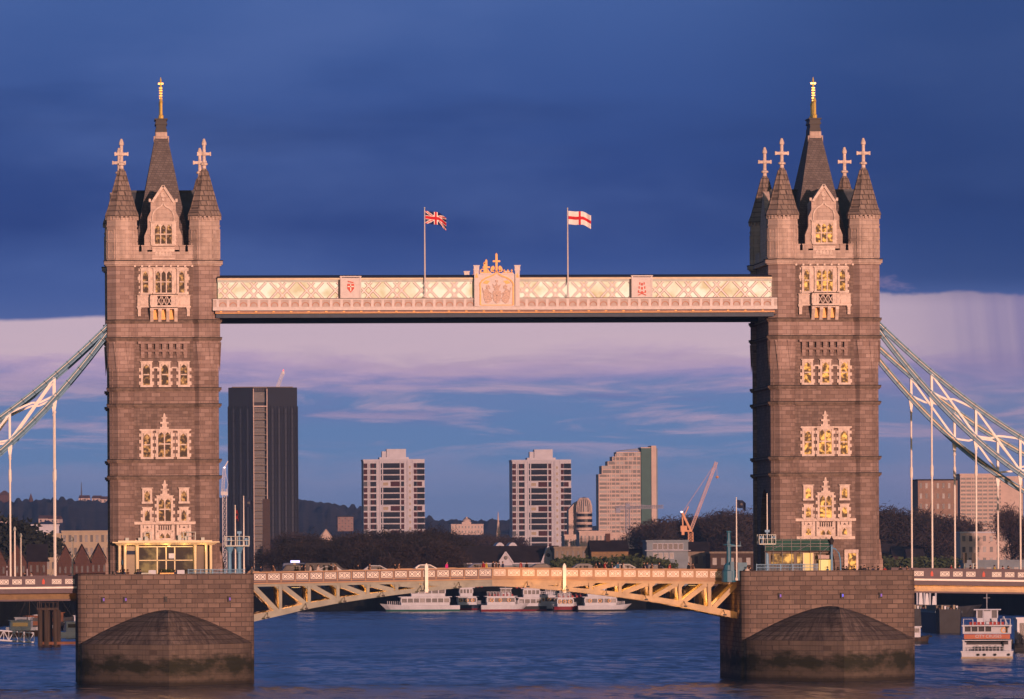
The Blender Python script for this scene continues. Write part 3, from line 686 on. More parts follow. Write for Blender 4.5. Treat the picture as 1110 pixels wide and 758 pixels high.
# ------------------------------------------------------------------ high walkways
M['terracotta'] = mat('terracotta_paint', (0.34,0.20,0.15), 0.6, var=0.25, scale=2)
M['rust_red'] = mat('rust_red_paint', (0.45,0.22,0.14), 0.6, var=0.2)
def make_walkway(yoff, label):
    xa, xb = XL + 6.6, XR - 6.6; L = xb - xa
    t = empty('high_walkway', (xa, BY + yoff, 0), label, 'walkway', 'high level walkways of the bridge')
    sg = -1                                   # the ornate side faces upstream on both
    z = lambda y: 17 + (589 - y) / 8.78
    d = 3.4
    mid = lambda x: (at(x, 320, BY - 11)[0] - xa)
    b = MB(); b.box(0, L, -1.0+0.2, 1.0+d-1.2, z(338.6), z(334.5)); b.build('floor', M['paint_grey'], t)
    b = MB(); b.box(-0.2, L+0.2, -0.75, 0.2, z(344), z(338.8)); b.box(-0.2, L+0.2, d-0.6, d+0.2, z(344), z(338.8)); 
    for k in range(int(L/1.9)+1):
        xx = 0.6 + k*1.9; b.box(xx-0.09, xx+0.09, -0.86, -0.75, z(342.6), z(341.4))
        b.box(xx-0.1, xx+0.1, 0.2, d-0.6, z(342.5), z(340))
    b.build('girder', M['paint_blue'], t)
    b = MB(); b.box(-0.6, L+0.6, -1.25, -0.95, z(336.2), z(333.2)); b.box(-0.6, L+0.6, -1.32, -0.95, z(333.2), z(332.6)); b.box(-0.3, L+0.3, -1.12, -0.95, z(338.8), z(336.2), 3); b.box(-0.6, L+0.6, -1.26, -0.95, z(323.8), z(323.8)+0.07, 4); b.box(-0.6, L+0.6, -1.15, -0.9, z(336.2)-0.08, z(336.2)-0.001, 4)  # thin dark strips drawn as shadow lines along the balustrade
    b.box(-0.6, L+0.6, -1.24, -0.95, z(325.0), z(323.8)); b.box(-0.6, L+0.6, -1.1, -0.9, z(332.6), z(325), 1)
    pitch = 9.3/8.78*1.04; n = int(L/1.25)
    for k in range(n+1):
        xx = k*L/n; b.box(xx-0.17, xx+0.17, -1.18, -1.1, z(332.6), z(325))
        if k < n:
            xm = xx + L/n/2; ww = L/n/2-0.2
            arc = [(xm + ww*math.cos(math.pi*j/6), z(331.6) + 0.45*math.sin(math.pi*j/6)) for j in range(7)]
            for j in range(6): b.bar((arc[j][0], -1.12, arc[j][1]), (arc[j+1][0], -1.12, arc[j+1][1]), 0.1, 0.09, 2)
    b.build('balustrade', [M['paint_pink'], M['balu'], M['rust_red'], M['terracotta'], M['dark_iron']], t)
    b = MB()
    for k in range(int(L/2.16)+1):
        xx = 0.4 + k*2.16; b.box(xx-0.14, xx+0.14, -1.2, -1.12, z(338.0), z(336.9))
    b.box(-0.3, L+0.3, -1.17, -1.1, z(339.4), z(338.85))
    b.build('boss_row', M['paint_orange'], t)
    # glazing, lattice, eaves, roof
    cuts = [0, mid(368.5), mid(391), mid(512), mid(562.5), mid(683.8), mid(706.5), L]
    for k in (0, 2, 4, 6):
        x0, x1 = cuts[k], cuts[k+1]
        MB().box(x0+0.05, x1-0.05, -0.55, -0.45, z(324), z(305.5)).build('glazing', M['walk_glass'], t)
        l = MB(); h = z(305.8) - z(323.8); zl, zh = z(323.8), z(305.8)
        pit = 31/8.78/2.0; off = 0.0
        xx = x0 - h*2
        k2 = 0
        while xx < x1 + h*2:
            for s_ in (1, -1):
                px0, pz0, px1, pz1 = (xx if s_ > 0 else xx + h*0.93), zl, (xx + h*0.93 if s_ > 0 else xx), zh
                # clip to the bay
                def clip(xc, side):
                    nonlocal px0, pz0, px1, pz1
                    if side > 0: ins0, ins1 = px0 >= xc, px1 >= xc
                    else: ins0, ins1 = px0 <= xc, px1 <= xc
                    if not ins0 and not ins1: return False
                    if ins0 != ins1:
                        tt = (xc - px0)/(px1 - px0); zc = pz0 + tt*(pz1-pz0)
                        if not ins0: px0, pz0 = xc, zc
                        else: px1, pz1 = xc, zc
                    return True
                if clip(x0+0.1, 1) and clip(x1-0.1, -1) and abs(px1-px0) > 0.1:
                    yy = -0.78 if s_ > 0 else -0.70
                    l.bar((px0, yy, pz0), (px1, yy, pz1), 0.08, 0.17)
                    l.bar((px0, yy+0.06, pz0), (px1, yy+0.06, pz1), 0.03, 0.28, 1)  # wider dark backing bar paints in the bar's dark edge and shadow
            xx += pit*0.62 if k2 % 2 == 0 else pit*1.38
            k2 += 1
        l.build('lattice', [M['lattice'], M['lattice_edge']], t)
    b = MB(); b.box(0, L, -0.9, -0.4, z(302.9), z(300.6)); b.build('eaves_band', M['paint_cream'], t)
    b = MB(); b.box(0, L, -0.82, -0.4, z(305.6), z(303)); 
    for k in range(int(L/5.3)): b.box(1+k*5.3-0.12, 1+k*5.3+0.12, -0.9, -0.8, z(304.9), z(303.7))
    b.build('fascia', M['paint_grey'], t)
    b = MB(); b.prism_x([(-1.0, z(300.5)), (1.2, z(300.5)+0.35), (d+0.4, z(300.5)), (d+0.4, z(301.2)), (-1.0, z(301.2))], 0, L); b.build('roof', M['dark_iron'], t)
    b = MB(); b.box(0.02, L-0.02, d-0.3, d-0.1, z(338), z(301.2)); b.build('rear_wall', M['paint_pink'], t)
    for k, emb in ((1, 'a'), (5, 'b')):
        x0, x1 = cuts[k], cuts[k+1]; c_ = (x0+x1)/2
        b = MB(); b.box(x0, x1, -1.0, -0.3, z(324), z(300.2)); b.box(x0-0.06, x1+0.06, -1.08, -0.3, z(300.2), z(299.2))
        b.box(x0, x0+0.18, -1.06, -1.0, z(324), z(300.2)); b.box(x1-0.18, x1, -1.06, -1.0, z(324), z(300.2))
        p = b.build('emblem_panel', M['paint_pink'], t)
        e = MB(); zc = z(312)
        if emb == 'a':
            e.prism_y([(c_-0.42, zc+0.5), (c_+0.42, zc+0.5), (c_+0.42, zc-0.1), (c_, zc-0.6), (c_-0.42, zc-0.1)], -1.05, -1.0); e.bar((c_-0.35, -1.07, zc+0.8), (c_+0.35, -1.07, zc+0.65), 0.06, 0.12); e.box(c_-0.06, c_+0.06, -1.08, -1.05, zc-0.4, zc+0.45, 1); e.box(c_-0.38, c_+0.38, -1.08, -1.05, zc+0.1, zc+0.22, 1)
        else:
            for q in range(3):
                w_ = 0.5 - q*0.08; e.box(c_-w_, c_-w_+0.14, -1.05, -1.0, zc-0.7+q*0.5, zc-0.4+q*0.5); e.box(c_+w_-0.14, c_+w_, -1.05, -1.0, zc-0.7+q*0.5, zc-0.4+q*0.5); e.box(c_-0.12, c_+0.12, -1.05, -1.0, zc-0.8+q*0.5, zc-0.5+q*0.5)
            e.bar((c_-0.5, -1.06, zc-1.0), (c_+0.5, -1.06, zc-0.55), 0.05, 0.1); e.bar((c_-0.5, -1.07, zc-0.55), (c_+0.5, -1.07, zc-1.0), 0.05, 0.1)
        e.build('emblem', [M['paint_red'], M['paint_white']], p)
        MB().box(x0-0.25, x0-0.02, -0.85, -0.4, z(324), z(301)).build('joint_strip', M['dark_iron'], t)
    # the coat of arms bay
    x0, x1 = cuts[3], cuts[4]; c_ = (x0+x1)/2 + 0.05; k_ = 1/8.42*1.0
    ux = lambda q: c_ + (q - 490)/ (8.425*8.78)          # q: pixels of the enlarged view
    uz = lambda q: z(260 + q/8.425)
    b = MB(); b.box(x0+0.3, x1-0.3, -1.3, -0.3, z(332.5), z(297.5)); b.box(x0, x1, -1.4, -0.3, z(333), z(332.3))
    b.box(ux(335), ux(645), -1.42, -1.3, uz(318), uz(308))
    p = b.build('arms_panel', M['paint_pink'], t)
    for q in (305, 678):
        b = MB()
        xx = ux(q)
        b.box(xx-0.28, xx+0.28, -1.6, -1.2, uz(610), uz(285)); b.box(xx-0.36, xx+0.36, -1.66, -1.2, uz(285), uz(276)); b.box(xx-0.33, xx+0.33, -1.63, -1.25, uz(276), uz(245), 0); b.box(xx-0.4, xx+0.4, -1.7, -1.2, uz(245), uz(236))
        b.taper(xx-0.2, xx+0.2, -1.62, -1.58, uz(350), xx-0.05, xx+0.05, -1.64, -1.58, uz(310), 1)
        b.build('arms_pillar', [M['paint_pink'], M['paint_orange']], p)
    b = MB()
    arc = [(335, 425), (342, 395), (362, 372), (395, 352), (430, 338), (462, 325), (480, 308), (490, 285)]
    for i in range(len(arc)-1):
        for m_ in (-1, 1):
            A, B = arc[i], arc[i+1]
            b.bar((ux(490+m_*(A[0]-490)), -1.36, uz(A[1])), (ux(490+m_*(B[0]-490)), -1.36, uz(B[1])), 0.2, 0.17)
    for m_ in (-1, 1):
        b.box(ux(490+m_*150)-0.09, ux(490+m_*150)+0.09, -1.4, -1.3, uz(598), uz(425))
        b.prism_y([(ux(490+m_*a), uz(zz)) for a, zz in ((130, 400), (100, 372), (60, 380), (85, 408))][::m_], -1.36, -1.3)
    b.box(ux(340), ux(640), -1.4, -1.3, uz(603), uz(596))
    # cresting: tall cross with two heart scrolls, smaller fleurons
    b.box(ux(490)-0.13, ux(490)+0.13, -1.2, -0.9, uz(300), uz(133)); b.box(ux(456), ux(524), -1.18, -0.92, uz(207), uz(191)); b.taper(ux(480), ux(500), -1.17, -0.93, uz(140), ux(487), ux(493), -1.1, -1.0, uz(124))
    for m_ in (-1, 1):
        pts = []
        for j in range(14):
            a = 2*math.pi*j/14; pts.append((490 + m_*36 + 19*math.cos(a), 268 + 27*math.sin(a) + (8*math.cos(a)*m_)))
        b.prism_y([(ux(px_), uz(py_)) for px_, py_ in pts], -1.2, -0.95)
        b.bar((ux(490+m_*22), -1.1, uz(300)), (ux(490+m_*36), -1.1, uz(280)), 0.2, 0.12)
    b.box(ux(372), ux(388), -1.2, -0.9, uz(305), uz(215)); b.box(ux(368), ux(392), -1.2, -0.92, uz(222), uz(214)); b.taper(ux(373), ux(387), -1.15, -0.95, uz(214), ux(378), ux(382), -1.1, -1.0, uz(202))
    for m_ in (-1, 1):
        arc = [(380+m_*8, 272), (380+m_*28, 272), (380+m_*36, 284), (380+m_*36, 305)]
        for i in range(3): b.bar((ux(arc[i][0]), -1.05, uz(arc[i][1])), (ux(arc[i+1][0]), -1.05, uz(arc[i+1][1])), 0.2, 0.11)
    for q in (561, 594, 629): b.box(ux(q-4), ux(q+4), -1.15, -0.95, uz(305), uz(285)); b.box(ux(q-9), ux(q+9), -1.15, -0.95, uz(288), uz(280)); b.taper(ux(q-5), ux(q+5), -1.12, -0.98, uz(280), ux(q-1), ux(q+1), -1.08, -1.02, uz(270))
    b.box(ux(545), ux(640), -1.15, -0.95, uz(310), uz(301))
    b.build('arms_moulding', M['paint_orange'], p)
    b = MB()          # achievement in relief: shield, helm, crest, two supporters, scroll
    b.prism_y([(ux(455), uz(470)), (ux(528), uz(470)), (ux(528), uz(535)), (ux(515), uz(565)), (ux(490), uz(585)), (ux(465), uz(565)), (ux(455), uz(535))], -1.42, -1.3)
    b.box(ux(486), ux(495), -1.45, -1.42, uz(575), uz(472)); b.box(ux(458), ux(525), -1.45, -1.42, uz(518), uz(508))
    b.box(ux(470), ux(512), -1.42, -1.3, uz(466), uz(440)); b.prism_y([(ux(462), uz(440)), (ux(518), uz(440)), (ux(530), uz(405)), (ux(505), uz(425)), (ux(490), uz(395)), (ux(475), uz(425)), (ux(450), uz(405))], -1.42, -1.3)
    b.box(ux(478), ux(502), -1.4, -1.3, uz(392), uz(372))
    for m_ in (-1, 1):
        g = lambda a: ux(490 + m_*a)
        body = [(45, 560), (55, 500), (80, 455), (95, 450), (118, 470), (122, 520), (105, 575), (80, 585)]
        pp = [(g(a), uz(zz)) for a, zz in body]
        b.prism_y(pp[::m_], -1.40, -1.3)
        hd = [(62, 450), (60, 425), (80, 412), (98, 425), (92, 452)]; b.prism_y([(g(a), uz(zz)) for a, zz in hd][::m_], -1.43, -1.3)
        b.bar((g(70), -1.41, uz(480)), (g(40), -1.41, uz(500)), 0.1, 0.1); b.bar((g(65), -1.41, uz(520)), (g(40), -1.41, uz(540)), 0.1, 0.1); b.bar((g(118), -1.38, uz(500)), (g(130), -1.38, uz(440)), 0.1, 0.09)
    b.build('arms_relief', M['arms'], p)
    return t
M['lattice'] = mat('lattice_paint', (0.80,0.72,0.72), 0.5, var=0.12, scale=2.5); M['lattice_edge'] = mat('lattice_shadow_edge', (0.22,0.10,0.07), 0.7, var=0.2)
M['balu'] = mat('balustrade_ground', (0.44,0.38,0.37), 0.6, var=0.15, scale=2)  # shade of the recessed panels put into a darker ground colour
M['arms'] = mat('buff_relief', (0.56,0.42,0.36), 0.6, var=0.4, scale=7, bump=0.5)
make_walkway(-11.0, 'nearer of the two lattice walkways high between the towers, with coat of arms')
make_walkway(7.6, 'farther of the two high walkways, hidden behind the one with flagpoles')

# flagpoles on the near walkway
def cloth(name, w, h, pat, mats, parent, origin, droop, nx=44, nz=26):
    f = MB(); vs = []; fs = []
    for i in range(nx+1):
        for j in range(nz+1):
            u, v = i/nx, j/nz
            x = w*u*0.93; zz = h*v - droop*u*u - 0.10*h*math.sin(u*7.5)*u
            y = 0.22*math.sin(u*9 + v*1.2)*u**0.6 + 0.1*math.sin(u*17+1)*u
            vs.append((origin[0]+x, origin[1]+y, origin[2]-h+zz))
    for i in range(nx):
        for j in range(nz): a = i*(nz+1)+j; fs.append((a, a+nz+1, a+nz+2, a+1))
    f.add(vs, fs)
    for i in range(nx):
        for j in range(nz): f.m[i*nz+j] = pat((i+0.5)/nx*w, (j+0.5)/nz*h, w, h)
    o = f.build(name, mats, parent, smooth=True)
    md = o.modifiers.new('thickness', 'SOLIDIFY'); md.thickness = 0.02
    return o
def union(x, y, w, h):
    x -= w/2; y -= h/2; c = h/30.0
    if abs(x) < 3*c or abs(y) < 3*c: return 1
    if abs(x) < 5*c or abs(y) < 5*c: return 2
    L = math.hypot(w, h)
    for s_ in (1, -1):
        dd = (x*h - s_*y*w)/L
        if abs(dd) < 1.1*c and True: return 1
    for s_ in (1, -1):
        if abs((x*h - s_*y*w)/L) < 3.0*c: return 2
    return 0
def george(x, y, w, h): return 1 if abs(x-w/2) < h*0.1 or abs(y-h/2) < h*0.1 else 2
FM = [mat('flag_navy', (0.012,0.018,0.10), 0.8, var=0.2), mat('flag_red', (0.55,0.02,0.03), 0.8, var=0.15), mat('flag_white', (0.78,0.74,0.74), 0.8, var=0.1)]
for px_, ptop, label, pat, flab, gr in ((460.2, 226.5, 'white flagpole on the walkway left of the coat of arms', union, None, 0), (615.2, 227, 'white flagpole on the walkway right of the coat of arms', george, None, 0)):
    Y = BY - 12.3
    X, zt = at(px_, ptop, Y); zb = at(px_, 322, Y)[1]
    t = empty('flagpole', (X, Y, zb), label, 'flagpole', 'flagpoles on the high walkway')
    hgt = zt - zb
    q = MB(); q.tube([(0, 0, 0), (0, 0, hgt*0.6), (0, 0, hgt)], 0.11, 8, r1=0.06); q.lathe([(0.02, hgt), (0.12, hgt+0.1), (0.02, hgt+0.22)], 8); q.box(-0.14, 0.14, -0.14, 0.35, 0.2, 0.45); q.box(-0.14, 0.14, -0.14, 0.35, 1.5, 1.75); q.box(-0.2, 0.2, -0.2, 0.35, -0.05, 0.1)
    q.build('pole', M['paint_pink'], t)
    if pat is union: fl = cloth('union_flag', 2.75, 1.55, pat, FM, None, (X+0.1, Y, zt-0.25), 0.75); T(fl, 'red white and blue union flag flying from the left flagpole', 'flag', 'flags on the high walkway')
    else: fl = cloth('cross_flag', 3.0, 1.65, pat, FM, None, (X+0.1, Y, zt-0.2), 0.45); T(fl, 'white flag with a red cross flying from the right flagpole', 'flag', 'flags on the high walkway')

# ------------------------------------------------------------------ suspension chains
def chain(tower_x, sgn, yoff, label, lit_):
    t = empty('suspension_chain', (tower_x + sgn*6.95, BY + yoff, 0), label, 'chain', 'suspension chains of the bridge')
    top = lambda d: 43.9 - 0.98*d + 0.0105*d*d
    low = lambda d: 43.1 - 1.34*d + 0.0188*d*d
    ds = [-0.8 + k*1.4 for k in range(30)]
    for nm, fn, hh in (('top_chord', top, 0.62), ('bottom_chord', low, 0.66)):
        b = MB()
        for i in range(len(ds)-1):
            p, q = (sgn*ds[i], 0, fn(ds[i])), (sgn*ds[i+1], 0, fn(ds[i+1]))
            e = (Vector(q)-Vector(p)).normalized()*0.03
            p = Vector(p)-e; q = Vector(q)+e
            nrm = Vector((-(q-p).z, 0, (q-p).x)).normalized()
            if nrm.z < 0: nrm = -nrm
            b.bar(p, q, 0.5, hh*0.8, 0)
            b.bar(p + nrm*hh*0.44, q + nrm*hh*0.44, 0.82, 0.12, 1); b.bar(p - nrm*hh*0.44, q - nrm*hh*0.44, 0.82, 0.12, 1)
            b.bar(p + nrm*hh*0.12 + Vector((0, -0.27, 0)), q + nrm*hh*0.12 + Vector((0, -0.27, 0)), 0.06, 0.13 if lit_ else 0.06, 2)
        b.build(nm, [M['paint_teal'], M['paint_lightblue'], M['paint_cream'] if lit_ else M['paint_white']], t)  # golden light on the lit chain is given by a cream strip
    hs = [6.5 + 5.52*k for k in range(7)]
    for i, d in enumerate(hs):
        b = MB(); x = sgn*d
        b.tube([(x, 0, 13.2), (x, 0, low(d)-0.9)], 0.115, 8); b.lathe([(0.14, low(d)-1.9), (0.2, low(d)-1.75), (0.14, low(d)-1.6)], 8, x, 0); b.lathe([(0.16, 25.0), (0.19, 25.2), (0.19, 26.2), (0.16, 26.4)], 8, x, 0) if low(d) > 28 else None
        b.taper(x-0.12, x+0.12, -0.16, 0.16, low(d)-1.5, x-0.3, x+0.3, -0.2, 0.2, low(d)-0.3)
        b.build('hanger_rod', M['paint_white'], t)
        MB().box(x-0.14, x+0.14, -0.3, 0.3, low(d)+0.25, top(d)-0.25).build('post', M['paint_white'], t)
        if i < len(hs)-1:
            e = hs[i+1]; k = MB(); N = 6
            for y_, c0, c1, bow in ((-0.18, (d, top(d)-0.3), (e, low(e)+0.3), 0.0), (0.02, (d, low(d)+0.3), (e, top(e)-0.3), 0.9)):
                pts = []
                for j in range(N+1):
                    u = j/N; pts.append((sgn*(c0[0]+(c1[0]-c0[0])*u), y_, c0[1]+(c1[1]-c0[1])*u - bow*0.35*math.sin(math.pi*u)*(1 if u < 0.5 else -1)*0.6))
                for j in range(N): k.bar(pts[j], pts[j+1], 0.2, 0.24)
            m_ = (d+e)/2; zc = (top(d)+low(e))/2
            k.build('brace', M['paint_white'], t)
    return t
chain(XL, -1, -9.9, 'nearer suspension chain sloping left from the dim windowed tower', False)
chain(XL, -1, 9.9, 'farther suspension chain left of the dim windowed tower, hidden behind the near one', False)
chain(XR, 1, -9.9, 'nearer suspension chain sloping right from the amber windowed tower', False)
chain(XR, 1, 9.9, 'farther golden lit suspension chain, lower of the two right of the tower', True)

# ------------------------------------------------------------------ parapet panels
def quatre(w, h):           # a white pierced panel: frame and two four-petalled roses with dark gaps
    b = MB(); fr = 0.055
    b.box(-w/2, w/2, -0.03, 0, h/2-fr, h/2); b.box(-w/2, w/2, -0.03, 0, -h/2, -h/2+fr)
    b.box(-w/2, -w/2+fr, -0.03, 0, -h/2+fr, h/2-fr); b.box(w/2-fr, w/2, -0.03, 0, -h/2+fr, h/2-fr); b.box(-0.035, 0.035, -0.03, 0, -h/2+fr, h/2-fr)
    for s in (-1, 1):
        cx = s*w*0.25; rr = h*0.46
        for k in range(4):
            a = math.pi/4 + k*math.pi/2; c, d = math.cos(a), math.sin(a)
            b.bar((cx, -0.02, 0), (cx+rr*c, -0.02, rr*d), 0.03+0.004*k, 0.10)
        for k in range(4):
            a = k*math.pi/2; c, d = math.cos(a), math.sin(a)
            b.bar((cx+0.16*c, -0.025, 0.16*d), (cx+rr*0.95*c, -0.025, rr*0.95*d), 0.03+0.003*k, 0.045)
        b.box(cx-0.06, cx+0.06, -0.05, 0, -0.06, 0.06)
    return b
def panel(parent, x, y, z, w, h): return shared('pierced_panel', 'panel%.2f' % w, lambda: quatre(w, h), M['paint_white'], parent, (x, y, z))
M['girder_grey'] = mat('grey_green_girder_paint', (0.235,0.255,0.24), 0.55, var=0.22, scale=0.8); M['girder_cream'] = mat('cream_girder_lit_tone', (0.36,0.285,0.20), 0.55, var=0.2, scale=0.8)  # cream puts golden floodlight into the girder colour; grey green is unlit paint
M['parapet_tan'] = mat('tan_parapet_lit_tone', (0.34,0.215,0.13), 0.55, var=0.18, scale=0.8)  # tan carries the right leaf's golden light; both leaves share one real paint

# ------------------------------------------------------------------ bascules
BYN = -8.6                                     # near truss plane, from the bridge axis
x_l, x_m, x_r = at(274, 640, BY+BYN)[0], at(533.5, 640, BY+BYN)[0], at(799.5, 640, BY+BYN)[0]
z_end, z_mid = 12.22, 12.62                    # underside of the deck edge
def zdeck(x): u = 1 - abs(x - x_m) / (x_m - x_l); return z_end + (z_mid - z_end)*max(0, min(1, u))
arc_px = [(0, 673.5), (0.115, 667), (0.23, 660), (0.355, 654), (0.485, 649), (0.6, 645.2), (0.715, 641.8), (0.87, 638), (1.0, 636.2)]
def zbot(u):
    for (a, ya), (b, yb) in zip(arc_px, arc_px[1:]):
        if u <= b: y = ya + (yb-ya)*(u-a)/(b-a); return 17 - (y - 589.9)/8.77
    return 17 - (636.2-589.9)/8.77
M['warm_lamp'] = glow('warm_floodlight', (1.0, 0.62, 0.2), 2.5)
def make_bascule(side, label):
    X0, X1 = (x_l, x_m) if side < 0 else (x_r, x_m)
    span = abs(X1 - X0); dr = 1 if side < 0 else -1
    t = empty('bascule_leaf', (X0, BY, 0), label, 'drawbridge', 'opening leaves of the road bridge')
    P = lambda u: dr*u*span                    # local x
    us = [0.0, 0.115, 0.235, 0.355, 0.48, 0.60, 0.725, 0.85]
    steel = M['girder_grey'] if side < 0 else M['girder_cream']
    for gi, yo in enumerate((BYN, -3.6, 3.6, -BYN)):
        g = MB(); N = 24
        for i in range(N):
            u0, u1 = i/N, (i+1)/N
            th0, th1 = 0.85*(1-u0)+0.4*u0, 0.85*(1-u1)+0.4*u1
            b0, b1 = zbot(u0), zbot(u1)
            poly = [(P(u0), b0), (P(u1), b1), (P(u1), b1+th1), (P(u0), b0+th0)]
            g.prism_y(poly if dr > 0 else poly[::-1], yo-0.28, yo+0.28)
            d0, d1 = zdeck(X0+P(u0)), zdeck(X0+P(u1))
            g.bar((P(u0), yo, d0-0.22), (P(u1), yo, d1-0.22), 0.56, 0.42)
        for k, u in enumerate(us):
            zt_, zb_ = zdeck(X0+P(u))-0.4, zbot(u)+0.3
            if k > 0 and zt_ - zb_ > 0.25:
                g.box(P(u)-0.2, P(u)+0.2, yo-0.27, yo+0.27, zb_, zt_)
                g.prism_y([(P(u)-0.7, zt_), (P(u)+0.7, zt_), (P(u)+0.2, zt_-0.5), (P(u)-0.2, zt_-0.5)][::-1], yo-0.05, yo+0.05)
            if k < len(us)-1:
                u2 = us[k+1]
                g.bar((P(u + (0.012 if k else 0.005)), yo, zt_-0.05), (P(u2 - 0.012), yo, zbot(u2)+0.55), 0.5, 0.56)
        # solid web towards the crown
        ua, N = 0.855, 6
        for i in range(N):
            u0, u1 = ua + (1-ua)*i/N, ua + (1-ua)*(i+1)/N
            poly = [(P(u0), zbot(u0)+0.2), (P(u1), zbot(u1)+0.2), (P(u1), zdeck(X0+P(u1))-0.3), (P(u0), zdeck(X0+P(u0))-0.3)]
            g.prism_y(poly if dr > 0 else poly[::-1], yo-0.12, yo+0.12)
        g.build('girder', steel if gi == 0 else M['girder_cream'], t)
    for u in us[:-1]:                          # sway frames between the girders
        if u == 0: continue
        c = MB(); zt_, zb_ = zdeck(X0+P(u))-0.5, zbot(u)+0.35
        for ya, yb in ((BYN+0.3, -3.9), (-3.3, 3.3), (3.9, -BYN-0.3)):
            c.bar((P(u)-0.05, ya, zb_), (P(u)-0.05, (ya+yb)/2, zt_), 0.2, 0.22); c.bar((P(u)+0.05, yb, zb_), (P(u)+0.05, (ya+yb)/2, zt_), 0.2, 0.22); c.bar((P(u), ya, zb_), (P(u), yb, zb_), 0.18, 0.18)
        c.build('sway_frame', M['girder_cream'], t)
    d = MB(); N = 12
    for i in range(N):
        u0, u1 = i/N, (i+1)/N; a, b_ = zdeck(X0+P(u0)), zdeck(X0+P(u1))
        poly = [(P(u0), a), (P(u1), b_), (P(u1), b_+0.42), (P(u0), a+0.42)]
        d.prism_y(poly if dr > 0 else poly[::-1], BYN-0.1, -BYN+0.1)
    d.build('deck', M['asphalt'], t)
    for sy in (-1, 1):
        yo = sy*(-BYN+0.35)
        p = MB(); N = 24
        for i in range(N):
            u0, u1 = i/N, (i+1)/N; a, b_ = zdeck(X0+P(u0)), zdeck(X0+P(u1))
            p.bar((P(u0), yo, a-0.04), (P(u1), yo, b_-0.04), 0.5, 0.16, 1); p.bar((P(u0), yo, a+0.65), (P(u1), yo, b_+0.65), 0.16, 1.2, 0)
            p.bar((P(u0), yo, a+1.33), (P(u1), yo, b_+1.33), 0.42, 0.16, 1); p.bar((P(u0), yo-sy*0.0, a+0.24), (P(u1), yo, b_+0.24), 0.24, 0.07, 1)
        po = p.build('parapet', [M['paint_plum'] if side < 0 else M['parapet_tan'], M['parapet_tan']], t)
        n = 17
        for i in range(n):
            u = (i+0.5)/n; panel(po, P(u), yo-0.085 if sy < 0 else yo+0.125, zdeck(X0+P(u))+0.77, span/n*0.80, 0.74)
        for i in range(n+1):
            u = i/n; shared('parapet_post', 'post', lambda: MB().box(-0.05, 0.05, -0.13, 0.13, -0.59, 0.59), M['parapet_tan'], po, (P(u), yo, zdeck(X0+P(u))+0.65))
    # floodlights hung under the deck behind the outer girder
    for u in (0.18, 0.5, 0.8):
        zz = zdeck(X0+P(u)) - 0.62
        lb = MB(); lb.box(P(u)-0.5, P(u)+0.5, BYN+1.5, BYN+1.9, zz, zz+0.2, 0); lb.box(P(u)-0.45, P(u)+0.45, BYN+1.53, BYN+1.87, zz-0.02, zz-0.001, 1)
        lo = lb.build('floodlight', [M['dark_iron'], M['warm_lamp']], t)
        L = bpy.data.lights.new('floodlight_glow', 'AREA'); L.shape = 'RECTANGLE'; L.size = 7.0; L.size_y = 0.4; L.energy = 400 if side < 0 else 480; L.color = (1.0, 0.42, 0.08)
        lo2 = bpy.data.objects.new('floodlight_glow', L); COL.objects.link(lo2); lo2.parent = t; lo2.location = (P(u), BYN+2.4, max(zbot(u)+0.4, zz-2.2)); lo2.rotation_euler = (R(112), 0, 0)
    if True:                                   # added outrigger lamps, made up to wash this leaf's upstream face golden
        for u in (0.06, 0.22, 0.38, 0.54, 0.70, 0.86):
            zz = zbot(u) + 0.75; lb = MB()
            lb.bar((P(u), BYN-0.25, zz), (P(u), BYN-2.3, zz-0.5), 0.07, 0.07, 0); lb.box(P(u)-0.2, P(u)+0.2, BYN-2.45, BYN-2.25, zz-0.7, zz-0.5, 0)
            lb.build('floodlight', M['dark_iron'], t)
            L = bpy.data.lights.new('floodlight_glow', 'AREA'); L.shape = 'RECTANGLE'; L.size = 3.0; L.size_y = 0.3; L.energy = 75 if side > 0 else 24; L.color = (1.0, 0.40, 0.08)
            lo2 = bpy.data.objects.new('floodlight_glow', L); COL.objects.link(lo2); lo2.parent = t; lo2.location = (P(u), BYN-2.35, zz-0.45); lo2.rotation_euler = (R(145), 0, 0)
    return t
make_bascule(-1, 'grey green opening road leaf reaching right from the pavilion pier')
make_bascule(1, 'golden lit opening road leaf reaching left from the scaffold pier')
for px_, lab in ((462.3, 'white navigation post against the left road leaf parapet'), (611.8, 'white navigation post against the right road leaf parapet')):
    Y = BY+BYN-0.75; X, zt = at(px_, 613.5, Y); zb = at(px_, 642.5, Y)[1]
    q = MB(); q.box(-0.2, 0.2, -0.12, 0.12, zb, zt); q.box(-0.24, 0.24, -0.16, 0.35, zb+0.2, zb+0.4); q.box(-0.24, 0.24, -0.16, 0.35, zt-0.5, zt-0.3); q.taper(-0.2, 0.2, -0.12, 0.12, zt, -0.05, 0.05, -0.05, 0.05, zt+0.3)
    o = q.build('navigation_post', M['paint_white'], None, loc=(X, Y, 0)); T(o, lab, 'post', 'navigation posts on the bridge')

